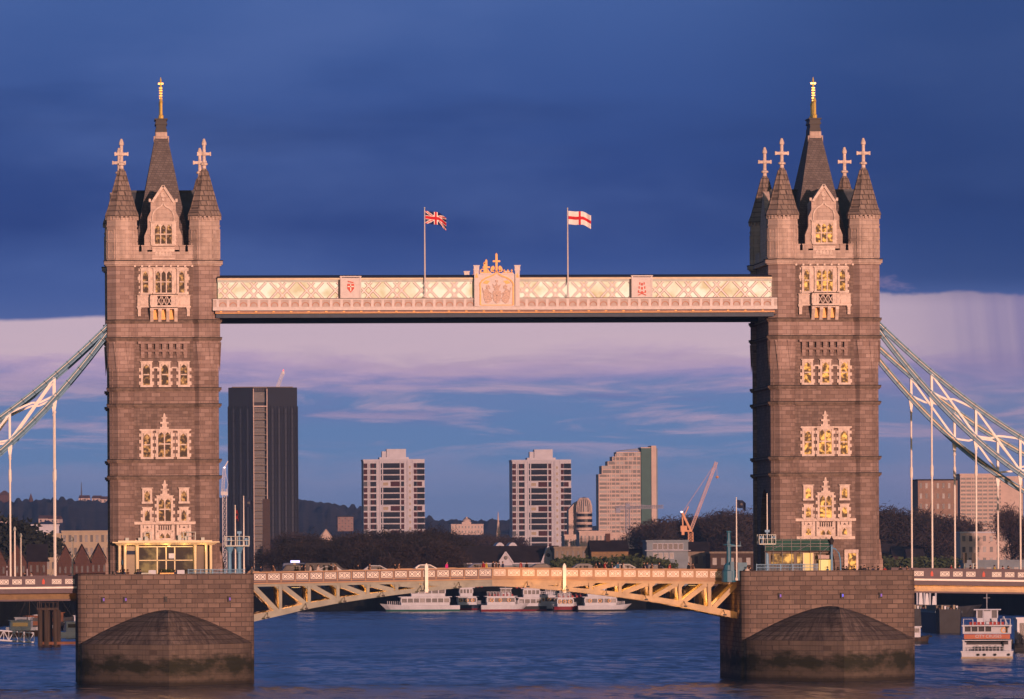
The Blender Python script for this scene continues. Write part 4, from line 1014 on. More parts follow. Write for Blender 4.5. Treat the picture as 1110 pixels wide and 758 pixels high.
# ------------------------------------------------------------------ side spans
M['span_brown'] = mat('brown_girder_paint', (0.17,0.115,0.06), 0.6, var=0.35, scale=0.8)
def make_span(X, sgn, label, power):
    t = empty('side_span', (X + sgn*(PH-0.05), BY, 0), label, 'bridge deck', 'side spans of the bridge')
    L = 42.0; zt, zu = 13.05, 10.7
    s0 = 13.55 if sgn > 0 else 13.15
    zp = s0
    slope = -0.018 if sgn > 0 else -0.004
    def b_(mb, y0, y1, za, zb, m=0):
        mb.prism_y([(0, za), (sgn*L, za+slope*L), (sgn*L, zb+slope*L), (0, zb)][::sgn], y0, y1, m)
    d = MB(); b_(d, -9.6, 9.6, zp-1.6, zp-1.15); d.build('deck', M['asphalt'], t)
    for sy in (-1, 1):
        y0, y1 = sorted((sy*9.9, sy*10.3))
        p = MB(); b_(p, y0, y1, zp-1.18, zp); b_(p, y0-0.1, y1+0.1, zp, zp+0.12, 1); po = p.build('parapet', [M['paint_plum'], M['paint_plum']], t)
        c = MB(); b_(c, y0-0.25, y1+0.25, zp-1.42, zp-1.19); c.build('cornice', M['paint_white'], t)
        f = MB(); b_(f, y0, y1, zp-2.0, zp-1.43); f.build('fascia', M['paint_plum'], t)
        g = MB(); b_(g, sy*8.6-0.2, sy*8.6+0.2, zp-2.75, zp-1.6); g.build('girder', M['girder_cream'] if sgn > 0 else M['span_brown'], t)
        k = MB(); b_(k, sy*8.6-0.5, sy*8.6+0.5, zp-2.95, zp-2.75); k.build('girder_flange', M['paint_plum'], t)
        n = 24
        for i in range(n):
            x = 0.9 + i*1.62
            zc = zp - 0.56 + slope*x
            yq = (y0-0.001) if sy < 0 else y1+0.032
            if i % 4 == (1 if sgn > 0 else 2): MB().box(sgn*x-0.16, sgn*x+0.16, y0-0.05, y1+0.05, zc-0.3, zc+0.1).prism_y([(sgn*x-0.16, zc+0.1), (sgn*x+0.16, zc+0.1), (sgn*x, zc+0.4)], y0-0.05, y1+0.05).build('red_shield', M['paint_red'], po)
            else: panel(po, sgn*x, yq, zc, 1.15, 0.58)
    for k in range(8):
        x = 2.5 + k*5.4
        c = MB(); c.box(sgn*x-0.15, sgn*x+0.15, -8.4, 8.4, zp-2.5+slope*x, zp-1.62+slope*x); c.build('cross_beam', M['paint_cream'], t)
    for k in range(5):
        x = 3 + k*8.4; zz = zp - 1.75 + slope*x
        lb = MB(); lb.box(sgn*x-0.4, sgn*x+0.4, -9.75, -9.5, zz, zz+0.15, 0); lb.box(sgn*x-0.35, sgn*x+0.35, -9.72, -9.53, zz-0.02, zz-0.001, 1); lb.build('floodlight', [M['dark_iron'], M['warm_lamp']], t)
        Lg = bpy.data.lights.new('floodlight_glow', 'AREA'); Lg.shape = 'RECTANGLE'; Lg.size = 8.0; Lg.size_y = 0.15; Lg.energy = power; Lg.color = (1.0, 0.36, 0.05)
        o = bpy.data.objects.new('floodlight_glow', Lg); COL.objects.link(o); o.parent = t; o.location = (sgn*x, -9.5, zp-2.0+slope*x); o.rotation_euler = (R(80), 0, 0)
        o.rotation_euler = (R(75), 0, 0)
    return t
make_span(XL, -1, 'side span of the road deck running left, plum parapet with white panels', 9)
make_span(XR, 1, 'side span of the road deck running right, underside glowing orange', 42)
# ================================================================== WATER, LAND, HILLS
def water_mat():
    m, n, l, b = nt('river_water')
    b.inputs['Base Color'].default_value = (0.012, 0.026, 0.05, 1); b.inputs['Roughness'].default_value = 0.12; b.inputs['IOR'].default_value = 1.33
    b.inputs['Specular IOR Level'].default_value = 0.5
    t = n.new('ShaderNodeTexCoord')
    def noise(sx, sy, det, rough=0.6, dist=0.0, out='Fac'):
        mp = n.new('ShaderNodeMapping'); mp.inputs['Scale'].default_value = (sx, sy, 1); l.new(t.outputs['Object'], mp.inputs[0])
        q = n.new('ShaderNodeTexNoise'); l.new(mp.outputs[0], q.inputs['Vector']); q.inputs['Scale'].default_value = 1; q.inputs['Detail'].default_value = det; q.inputs['Roughness'].default_value = rough; q.inputs['Distortion'].default_value = dist
        return q.outputs[out]
    def vm(op, a, c):
        q = n.new('ShaderNodeVectorMath'); q.operation = op
        for i, v in enumerate((a, c)):
            if isinstance(v, tuple): q.inputs[i].default_value = v
            else: l.new(v, q.inputs[i])
        return q.outputs[0]
    # wavelets as slopes of the surface: wind ripples over a slower chop
    a = vm('MULTIPLY', vm('SUBTRACT', noise(0.42, 0.10, 4, 0.62, 0.4, 'Color'), (0.5, 0.5, 0.5)), (0.35, 0.62, 0.0))
    c = vm('MULTIPLY', vm('SUBTRACT', noise(0.10, 0.03, 3, 0.5, 0.2, 'Color'), (0.5, 0.5, 0.5)), (0.12, 0.30, 0.0))
    nv = vm('NORMALIZE', vm('ADD', vm('ADD', a, c), (0.0, -0.04, 1.0)), (0, 0, 0))
    l.new(nv, b.inputs['Normal'])
    # long calmer and rougher lanes
    r = n.new('ShaderNodeMapRange'); l.new(noise(0.006, 0.012, 3), r.inputs[0]); r.inputs[1].default_value = 0.35; r.inputs[2].default_value = 0.65; r.inputs[3].default_value = 0.12; r.inputs[4].default_value = 0.22
    l.new(r.outputs[0], b.inputs['Roughness'])
    return m
M['water'] = water_mat()
w = MB().add([(-8500, -4000, 0), (8500, -4000, 0), (8500, 4000, 0), (-8500, 4000, 0)], [(0, 1, 2, 3)]).build('water', M['water'])
T(w, 'dark blue rippled river water under the bridge', 'water', kind='structure')

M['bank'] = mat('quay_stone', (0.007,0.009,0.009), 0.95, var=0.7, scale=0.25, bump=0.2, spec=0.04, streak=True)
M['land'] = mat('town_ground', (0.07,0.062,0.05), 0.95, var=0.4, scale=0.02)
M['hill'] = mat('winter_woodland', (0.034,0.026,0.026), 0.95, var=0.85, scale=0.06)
# shoreline as (photo x, depth); land fans out behind it
shore = [(-2600, 1250), (-900, 1330), (-200, 1440), (40, 1520), (110, 1600), (300, 1790), (700, 1790), (800, 1740), (960, 1690), (1060, 1640), (1200, 1500), (1700, 1380), (3600, 1300)]
pts = [(at(x, 560, Y)[0], Y) for x, Y in shore]
def lerp_pts(ps, step=18.0):
    out = []
    for (a, b), (c, d) in zip(ps, ps[1:]):
        n = max(1, int(math.hypot(c-a, d-b)/step))
        out += [(a+(c-a)*i/n, b+(d-b)*i/n) for i in range(n)]
    return out + [ps[-1]]
sh = lerp_pts(pts, 30)
GZ = 5.0
# hill skyline: (photo x, photo y) at its depth
ridge = [(-400, 560), (0, 546), (60, 544), (120, 546), (240, 541), (300, 543), (330, 545), (352, 548), (395, 556), (430, 561), (460, 564), (490, 566), (560, 568), (640, 573), (700, 573), (830, 576), (955, 576), (1110, 582), (1500, 588)]
def ridge_y(px):
    for (a, ya), (b, yb) in zip(ridge, ridge[1:]):
        if px <= b: return ya + (yb-ya)*max(0, (px-a))/(b-a)
    return 588
HY = 6200.0
from mathutils import noise as mnoise
def pxof(X, Y):
    ang = math.atan2(X, Y) - YAW; return 555 + F*math.tan(max(-1.2, min(1.2, ang)))
def hill_z(X, Y):
    px = pxof(X, Y); top = at(px, ridge_y(px), HY)[1]
    top = max(top, 12.0)
    s = max(0.0, min(1.0, (Y - 4200)/(HY - 4200))); s = s*s*(3-2*s)
    if Y > HY: s = max(0.0, 1 - (Y-HY)/9000)
    b = mnoise.noise(Vector((X*0.02, Y*0.011, 0)))*2.2 + mnoise.noise(Vector((X*0.07, Y*0.02, 3)))*1.6
    return GZ + (top - GZ)*s + b*min(1, max(0, (Y-4300)/900))
rows = [1.0, 1.02, 1.1, 1.25, 1.5, 1.8, 2.2] ; 
vs, fs = [], []
Ys = [None]*1
depths = [0, 0.015, 0.05, 0.12, 0.2, 0.3, 0.4, 0.5, 0.56, 0.62, 0.68, 0.74, 0.80, 0.86, 0.92, 0.96, 1.0, 1.12, 1.4, 1.9]
cols = []
for (X, Y) in sh:
    for q in depths:
        Y2 = Y + (HY - Y)*q
        X2 = X*(Y2/Y)
        vs.append((X2, Y2, GZ if q < 0.45 else min(hill_z(X2, Y2), 14)-3))
n = len(depths)
for i in range(len(sh)-1):
    for j in range(n-1): a = i*n+j; fs.append((a, a+n, a+n+1, a+1))
# finer hill sheet over the part in view is the same sheet: subdivide across by the shore step
land = MB().add(vs, fs)
for k in range(len(fs)): land.m[k] = 0 if (k % (n-1)) < 7 else 1
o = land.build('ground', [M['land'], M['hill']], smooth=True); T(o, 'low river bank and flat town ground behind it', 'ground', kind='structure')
hp_x = [-420 + 3.0*i for i in range(680)]; hp_y = [4200, 4500, 4700, 4900, 5100, 5300, 5500, 5650, 5800, 5900, 6000, 6100, 6200, 6350, 6700, 8000]
vs, fs = [], []
for px_ in hp_x:
    for Y_ in hp_y:
        X_ = at(px_, 560, Y_)[0]; ro = mnoise.noise(Vector((X_*0.055, Y_*0.03, 7)))*3.5 + abs(mnoise.noise(Vector((X_*0.13, Y_*0.05, 1))))*7.5 if Y_ > 4300 else -4
        vs.append((X_, Y_, hill_z(X_, Y_) + ro))
n = len(hp_y)
for i in range(len(hp_x)-1):
    for j in range(n-1): a = i*n+j; fs.append((a, a+n, a+n+1, a+1))
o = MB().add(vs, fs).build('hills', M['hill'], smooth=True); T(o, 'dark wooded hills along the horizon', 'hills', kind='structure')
q = MB()
for (a, b), (c, d) in zip(sh, sh[1:]):
    q.add([(a, b-0.6, -3), (c, d-0.6, -3), (c, d-0.6, GZ+0.9), (a, b-0.6, GZ+0.9), (a, b+0.6, -3), (c, d+0.6, -3), (c, d+0.6, GZ+0.9), (a, b+0.6, GZ+0.9)], [(0,1,2,3), (4,7,6,5), (3,2,6,7)])
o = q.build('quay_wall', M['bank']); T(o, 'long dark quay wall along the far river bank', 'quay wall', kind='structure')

# ------------------------------------------------------------------ building helpers
UNIT = {}
def unit(key, m):
    k = (key, m.name)
    if k in UNIT: return UNIT[k]
    b = MB()
    if key == 'pane': b.box(-0.5, 0.5, -0.06, 0.06, -0.5, 0.5)
    if key == 'framed':
        b.box(-0.5, 0.5, -0.05, 0.05, -0.5, 0.5)
    o = b.build('window', m); me = o.data; bpy.data.objects.remove(o)
    UNIT[k] = me; return me
class Face:                                   # a vertical facade: origin, direction along it, outward normal
    def __init__(self, p, q):
        self.p = Vector((p[0], p[1], 0)); d = Vector((q[0]-p[0], q[1]-p[1], 0)); self.w = d.length; self.d = d.normalized()
        self.ang = math.atan2(self.d.y, self.d.x)
    def put(self, parent, name, m, u, z, w, h, out=0.0, depth=1.0):
        o = bpy.data.objects.new(name, unit('pane', m)); COL.objects.link(o); o.parent = parent
        nrm = Vector((self.d.y, -self.d.x, 0))
        pos = self.p + self.d*u + nrm*out
        o.location = (pos.x, pos.y, z); o.rotation_euler = (0, 0, self.ang); o.scale = (w, depth, h)
        return o
def extr(poly, z0, z1): return MB().prism_z(poly, z0, z1)
brickc = {}
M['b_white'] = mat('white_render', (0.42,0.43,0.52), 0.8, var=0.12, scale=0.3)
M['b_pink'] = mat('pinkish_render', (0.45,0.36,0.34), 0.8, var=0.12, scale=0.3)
M['b_red'] = mat('oxblood_panel', (0.05,0.016,0.017), 0.7, var=0.2, scale=0.5)
M['b_beige'] = mat('beige_cladding', (0.33,0.28,0.22), 0.8, var=0.15, scale=0.3)
M['b_brick'] = masonry('red_brown_brick', (0.10,0.048,0.036), (0.075,0.035,0.028), (0.10,0.07,0.06), 1.2, 0.5, 0.04, 0.4)
M['b_brickdk'] = masonry('dark_brick', (0.075,0.05,0.04), (0.055,0.038,0.032), (0.06,0.045,0.04), 1.2, 0.5, 0.04, 0.4)
M['b_yellow'] = masonry('yellow_brown_brick', (0.26,0.17,0.09), (0.2,0.13,0.07), (0.13,0.1,0.07), 1.2, 0.5, 0.04, 0.4)
M['b_stone'] = mat('grey_buff_stone', (0.18,0.15,0.125), 0.85, var=0.25, scale=0.4, streak=True)
M['b_roof'] = mat('dark_tile_roof', (0.028,0.024,0.027), 0.9, var=0.35, scale=0.4, spec=0.1)
M['b_grey'] = mat('grey_blue_cladding', (0.16,0.20,0.25), 0.7, var=0.2, scale=0.3)
M['b_green'] = mat('green_panel', (0.03,0.09,0.09), 0.6, var=0.15, scale=0.3)
M['b_black'] = mat('black_cladding', (0.009,0.012,0.022), 0.6, var=0.3, scale=0.2)
M['w_dark'] = mat('dark_window', (0.014,0.017,0.028), 0.4, var=0.6, scale=0.15, spec=0.35)
M['w_grey'] = mat('grey_window', (0.075,0.08,0.10), 0.4, var=0.6, scale=0.2, spec=0.5)
M['w_warm'] = glow('warm_lit_window', (1.0, 0.5, 0.15), 0.22, (0.1, 0.07, 0.05))

M['strip_blue'] = mat('blue_grey_strip', (0.03,0.036,0.055), 0.5, var=0.4, scale=0.3)
# ------------------------------------------------------------------ the black tower with the balcony slot
Y = 3000; px1 = mpp(285, Y); X0 = at(285.5, 500, Y)[0]
zt = at(285, 420, Y)[1]; zb = GZ
t = empty('tower_block', (X0, Y, GZ), 'tall black clad tower with a pale balcony slot down the middle', 'tower block')
H = zt - GZ
xl, xn0, xn1, xr = -37.3*px1, -11.0*px1, 4.8*px1, 37.5*px1
body = [(xl, 4.5), (xn0, 0), (xn0, 3.2), (xn1, 3.2), (xn1, 0), (xr, 5.5), (xr*0.9, 30), (xl*0.9, 30)]
extr(body, 0, H).build('wall', M['b_black'], t)
fl = Face((xl, 4.5), (xn0, 0)); fr = Face((xn1, 0), (xr, 5.5))
zs = H - 20.5*px1
for f_, nb in ((fl, 7), (fr, 9)):
    bw = f_.w/nb
    for i in range(nb):
        f_.put(t, 'window_strip', M['strip_blue'] if i % 2 else M['glass_dark'], (i+0.5)*bw, zs/2+1, bw*0.5, zs-4, 0.02)
    f_.put(t, 'crown_panel', M['b_black'], f_.w/2, H - 9.5*px1, f_.w*0.97, 19*px1, 0.12, 1.2)
fins = MB()
for f_, nb in ((fl, 7), (fr, 9)):
    nr = Vector((f_.d.y, -f_.d.x, 0))
    for i in range(nb+1):
        p = f_.p + f_.d*(f_.w*i/nb) + nr*0.2; fins.xf = Matrix.Translation(p) @ Matrix.Rotation(f_.ang, 4, 'Z')
        fins.box(-0.16, 0.16, -0.25, 0.25, 0, zs)
    fins.xf = Matrix.Translation(f_.p) @ Matrix.Rotation(f_.ang, 4, 'Z')
    k = 0; z = 1.2
    while z < zs: fins.box(0, f_.w, -0.08, 0.1, z-0.25, z+0.1); z += 3.2
fins.xf = None
fins.build('fins', M['b_black'], t)
s = MB(); s.box(xn0+0.02, xn0+0.42, -0.25, 3.1, 0, H-0.6); s.box(xn1-0.42, xn1-0.02, -0.25, 3.1, 0, H-0.6); s.box(xn0+0.42, xn1-0.42, -0.2, 3.1, H-20*px1-0.5, H-20*px1); s.build('slot_frame', M['b_pink'], t)
nf = 22; fh = (H - 20*px1)/nf
for k in range(nf):
    b = MB(); z = k*fh + 0.4
    b.box(xn0+0.43, xn1-0.43, -0.1, 3.15, z, z+0.35, 0)
    for j in range(7): xx = xn0+0.6+j*(xn1-xn0-1.2)/6; b.box(xx-0.05, xx+0.05, -0.12, -0.02, z+0.35, z+1.4, 0)
    b.box(xn0+0.43, xn1-0.43, -0.14, -0.02, z+1.4, z+1.5, 0)
    bo = b.build('balcony', M['b_stone'], t)
    MB().box(xn0+0.5, xn1-0.5, 3.05, 3.18, z+0.4, z+fh-0.1).build('glass_door', M['w_dark'], bo)
b = MB(); b.box(xn0+0.43, xn1-0.43, 3.0, 3.15, H-16*px1, H-5*px1); b.build('slot_window', M['w_dark'], t)
r = MB(); r.box(xl*0.88, xr*0.88, 6, 28, H+0.003, H+0.4)
for j in range(9): xx = xn0+0.3+j*(xn1-xn0-0.6)/8; r.box(xx-0.05, xx+0.05, 0.2, 0.3, H-4*px1, H)
r.box(xn0+0.2, xn1-0.2, 0.2, 0.3, H-0.15, H); r.build('roof_rail', M['b_stone'], t)

# brick chimney stack before it
Y = 2700; X, zt = at(288.6, 541, Y); wd = 3.9*mpp(288, Y)
b = MB(); b.taper(-wd*1.1, wd*1.1, -wd*1.1, wd*1.1, 0, -wd*0.95, wd*0.95, -wd*0.95, wd*0.95, zt-GZ-1.4); b.box(-wd*1.05, wd*1.05, -wd*1.05, wd*1.05, zt-GZ-1.4, zt-GZ-0.6); b.box(-wd*0.92, wd*0.92, -wd*0.92, wd*0.92, zt-GZ-0.6, zt-GZ)
o = b.build('chimney_stack', M['b_brickdk'], loc=(X, Y, GZ)); T(o, 'slim red brick stack in front of the black tower', 'chimney')

# ------------------------------------------------------------------ twin white and oxblood towers
def twin(xl_, xc_, xr_, ytop, plant, label):
    Y = 3000; p = mpp((xl_+xr_)/2, Y); X = at(xc_, 550, Y)[0]; H = at(xc_, ytop, Y)[1] - GZ
    t = empty('tower_block', (X, Y, GZ), label, 'tower block', 'white and oxblood tower blocks')
    xl, xr = (xl_-xc_)*p, (xr_-xc_)*p
    pl = [(xl, 5.5), (-4*p, 0.4), (0.5*p, 0.0), (xr, 3.6), (xr, 24), (xl, 24)]
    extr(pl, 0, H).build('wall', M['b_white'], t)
    A, C = Face(pl[0], pl[1]), Face(pl[2], pl[3]); Bf = Face(pl[1], pl[2])
    fh = 6.62*p; k = 0; z = H - 5.2*p
    while z > 0.5*fh and k < 16:
        odd = (k % 4 == 3)
        W = A.w/(46*p); U = lambda q: q*p*W           # q: photo px along the face
        if not odd: A.put(t, 'panel', M['b_red'], U(2.2), z, U(4.0), fh*0.76, 0.03)
        else: A.put(t, 'recess', M['w_grey'], U(2.2), z, U(4.0), fh*0.76, 0.03)
        A.put(t, 'window', M['w_dark'], U(9.8), z, U(8.6), fh*0.76, 0.03, 1.0)
        if not odd: A.put(t, 'panel', M['b_red'], U(9.8), z, U(2.8), fh*0.71, 0.06)
        A.put(t, 'balcony_glass', M['w_dark'] if not odd else M['b_red'], U(28.0 if not odd else 33), z, U(20 if not odd else 10), fh*0.8, 0.04)
        A.put(t, 'balcony_rail', M['glass_dark'] if not odd else M['b_beige'], U(28.0) if not odd else U(22.5), z-fh*(0.2 if not odd else 0.0), U(19.3 if not odd else 6), fh*(0.34 if not odd else 0.5), 0.18)
        A.put(t, 'window', M['b_red'] if not odd else M['w_dark'], U(40.6), z, U(4.4), fh*0.78, 0.03)
        C.put(t, 'panel', M['b_red'] if not odd else M['w_dark'], C.w*0.22, z, C.w*0.27, fh*0.74, 0.03)
        C.put(t, 'balcony_glass', M['w_dark'], C.w*0.68, z, C.w*0.6, fh*0.8, 0.04) if not odd else C.put(t, 'panel', M['b_red'], C.w*0.58, z, C.w*0.4, fh*0.74, 0.03)
        z -= fh; k += 1
    # bands of slab edge, vertical ribs, corner pier
    s = MB()
    z = H - 5.2*p
    for k in range(16):
        for f_, a, b_ in ((A, 0.0, 0.1), (A, 0.44, 0.86), (C, 0.1, 1.0)):
            s.xf = Matrix.Translation(f_.p) @ Matrix.Rotation(f_.ang, 4, 'Z'); s.box(f_.w*a, f_.w*b_, -0.3, 0.1, z-fh*0.5, z-fh*0.40)
        z -= fh
        if z < fh: break
    for f_, us in ((A, (0.1, 0.14, 0.30, 0.37, 0.43, 0.83, 0.925, 0.985)), (C, (0.06,))):
        s.xf = Matrix.Translation(f_.p) @ Matrix.Rotation(f_.ang, 4, 'Z')
        for u in us: s.box(f_.w*u-0.22, f_.w*u+0.22, -0.25, 0.1, 0, H+0.002)
    s.xf = Matrix.Translation(Bf.p) @ Matrix.Rotation(Bf.ang, 4, 'Z'); s.box(0, Bf.w, -0.5, 0.05, 0, H+0.3); s.xf = None
    so = s.build('slab_edge', M['b_white'], t)
    for k in range(14): Bf.put(t, 'stair_window', M['b_beige'], Bf.w/2, H-5*p-k*fh-fh*0.3, Bf.w*0.4, fh*0.4, 0.52)
    r = MB(); r.prism_z([(x*1.01, y) for x, y in pl], H+0.003, H+0.7); ro = r.build('roof', M['b_white'], t)
    r = MB(); a, b_, c_ = [(q-xc_)*p for q in plant]
    r.box(b_, c_, 8, 16, H+0.7, H+13*p); r.box(a, b_-0.05, 9, 15, H+0.7, H+10.5*p); r.box(a-3*p, c_+3*p, 7, 18, H+0.701, H+1.6); r.build('plant_room', M['b_white'], ro)
    return t
twin(395, 446.5, 461, 499.5, (415.5, 420.5, 441.5), 'white and oxblood tower block standing nearer the black tower')
twin(556.5, 606, 620, 500, (576, 581, 601), 'white and oxblood tower block standing beside the domed building')

# ------------------------------------------------------------------ stepped slab with a green edge
Y = 3100; p = mpp(680, Y); X = at(649, 550, Y)[0]; Zt = lambda y: at(680, y, Y)[1] - GZ
t = empty('slab_block', (X, Y, GZ), 'tall slab block with stepped top and dark green end strip', 'tower block')
prof = [(0, 0), (0, Zt(514)), (3.5*p, Zt(514)), (3.5*p, Zt(505)), (10*p, Zt(505)), (10*p, Zt(500)), (15*p, Zt(500)), (15*p, Zt(495)), (19.5*p, Zt(495)), (19.5*p, Zt(490)), (46*p, Zt(490)), (46*p, 0)]
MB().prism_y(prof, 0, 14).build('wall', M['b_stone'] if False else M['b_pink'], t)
fa = Face((0, 0), (46*p, 0))
k = 0; y = 492.8
while y < 586:
    left = 0.6 if y > 514 else (4.2 if y > 505 else (10.6 if y > 500 else (15.6 if y > 495 else 20)))
    hi = y < 514
    for j in range(4 if k < 22 else 0):
        a = left + (45.5-left)*j/4; c_ = left + (45.5-left)*(j+1)/4
        fa.put(t, 'window', M['w_dark'] if (j+k) % 3 else M['w_grey'], (a+c_)/2*p, Zt(y), (c_-a)*p*0.93, (3.4 if hi else 2.5)*p, 0.03)
    y += 4.6 if hi else 4.3; k += 1
m_ = MB()
for j in range(2, 10): m_.box(j*46*p/10-0.14, j*46*p/10+0.14, -0.14, 0, 0, Zt(514) if j < 4 else Zt(492))
m_.build('mullions', M['b_pink'], t)
MB().box(46.1*p, 57*p, -1, 15, 0, Zt(486)).build('end_strip', M['b_green'], t)
q = MB(); q.box(57.01*p, 62.3*p, -1.5, 15.5, 0, Zt(483.4)); q.box(46*p, 57.01*p, -0.5, 15, Zt(486)+0.003, Zt(485)); q.build('end_wall', M['b_pink'], t)
MB().box(62.31*p, 64*p, 0, 14, 0, Zt(486)).build('balcony_stack', M['b_grey'], t)
q = MB(); q.add([(20*p, -0.1, Zt(489.5)), (45*p, -0.1, Zt(489.5)), (43*p, 3, Zt(486)), (20*p, 12, Zt(488.6)), (45*p, 12, Zt(488.6))], [(0, 1, 2), (0, 2, 3), (2, 1, 4), (3, 2, 4)]); q.build('roof', M['b_white'], t)

# ------------------------------------------------------------------ domed glass building
Y = 2800; p = mpp(630, Y); X = at(633, 550, Y)[0]; zz = lambda y: at(630, y, Y)[1] - GZ
t = empty('domed_building', (X, Y, GZ), 'round building with a glazed dome between the tower block and the slab', 'building')
rr = 8.6*p
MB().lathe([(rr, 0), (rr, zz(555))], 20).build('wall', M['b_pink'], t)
MB().lathe([(rr*0.98, zz(555)), (rr*0.96, zz(549)), (rr*0.8, zz(543.5)), (rr*0.5, zz(540.3)), (0.3, zz(539))], 20).build('dome', M['w_grey'], t)
q = MB()
for k in range(20):
    a = 2*math.pi*k/20
    q.tube([(rr*math.cos(a), rr*math.sin(a), zz(555)), (rr*0.97*math.cos(a), rr*0.97*math.sin(a), zz(549)), (rr*0.81*math.cos(a), rr*0.81*math.sin(a), zz(543.4)), (rr*0.5*math.cos(a), rr*0.5*math.sin(a), zz(540))], 0.22, 4)
q.lathe([(rr*1.03, zz(556)), (rr*1.03, zz(555))], 20)
for y in (561, 567, 573, 579): q.lathe([(rr*1.03, zz(y)), (rr*1.03, zz(y-1))], 20)
q.build('dome_rib', M['b_pink'], t)
for fl in range(4):
    for k in range(8):
        a = math.pi + math.pi*(k+0.5)/8; f_ = Face((rr*1.0*math.cos(a)-0.01, rr*math.sin(a)), (rr*math.cos(a)+0.0, rr*math.sin(a)+0.0001))
        o = bpy.data.objects.new('window', unit('pane', M['w_dark'])); COL.objects.link(o); o.parent = t
        o.location = (rr*1.0*math.cos(a), rr*1.0*math.sin(a), zz(558.5+fl*6)); o.rotation_euler = (0, 0, a+math.pi/2); o.scale = (1.4, 1.5, 1.2)
q = MB(); q.box(-16*p, -5*p, 3, 12, 0, zz(553)); q.prism_y([(-16*p, zz(553)), (-5*p, zz(553)), (-5*p, zz(543)), (-9*p, zz(545)), (-14*p, zz(550))], 3.2, 11.8); q.build('side_wing', M['b_pink'], t)

# ------------------------------------------------------------------ simple houses and blocks
def block(name, label, cat, x0, x1, yt, Y, depth, wall, rows=0, cols=0, wm=None, roof='flat', group=None, yb=None, win=(0.6, 0.55), ridge_=None, roofm=None, gz=GZ, sill=True, chim=0):
    X0, X1 = at(x0, yt, Y)[0], at(x1, yt, Y)[0]; zt = at((x0+x1)/2, yt, Y)[1]; H = zt - gz; W = X1-X0
    t = empty(name, (X0, Y, gz), label, cat, group)
    MB().box(0, W, 0, depth, 0, H).build('wall', wall, t)
    f_ = Face((0, 0), (W, 0))
    lo = max(0.6, at(x0, yb, Y)[1]-gz) if yb else 0.6
    for i in range(rows):
        for j in range(cols):
            zc = lo + (H-lo)*(i+0.5)/rows
            f_.put(t, 'window', wm[(i*5+j*3) % len(wm)], W*(j+0.5)/cols, zc, W/cols*win[0], (H-lo)/rows*win[1], 0.03)
    rm = roofm or M['b_roof']
    if roof == 'flat':
        q = MB(); q.box(-0.25, W+0.25, -0.25, depth+0.25, H+0.002, H+0.5); ro = q.build('roof', rm, t)
    elif roof == 'ridge':
        h = ridge_ or depth*0.4
        q = MB(); q.prism_x([(-0.4, H), (depth/2, H+h), (depth+0.4, H)], -0.3, W+0.3); ro = q.build('roof', rm, t)
    elif roof == 'gable':
        h = ridge_ or W*0.45
        q = MB(); q.prism_y([(0, H+0.002), (W, H+0.002), (W/2, H+h)], 0.0, depth); q.build('gable', wall, t)
        q = MB()
        for m_ in (0, 1):
            a, b_ = ((-0.4, H-0.15), (W/2, H+h+0.15)) if m_ == 0 else ((W/2, H+h+0.15), (W+0.4, H-0.15))
            q.add([(a[0], -0.3, a[1]), (b_[0], -0.3, b_[1]), (b_[0], depth+0.3, b_[1]), (a[0], depth+0.3, a[1]), (a[0], -0.3, a[1]+0.3), (b_[0], -0.3, b_[1]+0.3), (b_[0], depth+0.3, b_[1]+0.3), (a[0], depth+0.3, a[1]+0.3)], [(0,3,2,1),(4,5,6,7),(0,1,5,4),(1,2,6,5),(2,3,7,6),(3,0,4,7)])
        ro = q.build('roof', rm, t)
    for k in range(chim):
        MB().box(W*(k+0.5)/chim-0.6, W*(k+0.5)/chim+0.6, depth*0.45, depth*0.6, H, H+(ridge_ or 2)+1.8).build('chimney', M['b_brick'], ro)
    return t
WD = [M['w_dark'], M['w_grey']]
# right of the bridge
block('brick_block', 'brown brick block of flats behind the bare trees right of the amber tower', 'block of flats', 995, 1038, 521, 2435, 18, M['b_brick'] if False else mat('warm_brown_brick', (0.24,0.165,0.14), 0.85, var=0.2, scale=0.4), 9, 7, WD, 'flat', win=(0.4, 0.5))
t = block('white_slab', 'broad pale slab block lit pink with rows of windows, far right', 'block of flats', 1041, 1085, 515, 2450, 14, M['b_pink'], 0, 0, None, 'flat', roofm=M['b_pink'])
p = mpp(1060, 2450); W = 44*p; f_ = Face((0, 0), (W, 0)); H = at(1060, 515, 2450)[1]-GZ
for k in range(15):
    for j in range(3): f_.put(t, 'window', M['w_dark'], W*(j+0.5)/3, H - (4+k*4.25)*p, W/3*0.95, 2.1*p, 0.03)
m_ = MB()
for j in range(0, 23, 3): m_.box(W*j/22-0.12, W*j/22+0.12, -0.13, 0, 0, H-0.1)
m_.build('mullions', M['b_pink'], t)
MB().box(W+0.05, W+24*p, 3, 14, 0, H-0.5).build('stair_tower', M['b_pink'], t)
MB().box(W+24.1*p, W+26*p, 5, 14, 0, H-2).build('end_wall', M['b_beige'], t)
block('low_flats', 'low pale pink flats with balconies below the broad slab block', 'block of flats', 1041, 1108, 578, 2200, 12, M['b_pink'], 4, 9, WD, 'flat', win=(0.45, 0.5), roofm=M['b_white'])
block('long_shed', 'dark flat shed below the low pale flats at right', 'shed', 1046, 1120, 609, 2000, 12, M['b_grey'], 1, 10, WD, 'flat', win=(0.7, 0.4), roofm=M['b_grey'])
for i, (a, b_) in enumerate(((956, 972), (968, 990), (984, 1002))):
    block('terraced_house', ['terraced house with pale roof just right of the amber tower', 'terraced house behind the first hanger rods at right', 'terraced house below the brown brick flats at right'][i], 'house', a, b_, 600+i*3, 2300-i*60, 9, M['b_brickdk'], 1, 4, WD, 'ridge', 'terraced houses at right', ridge_=3.2)
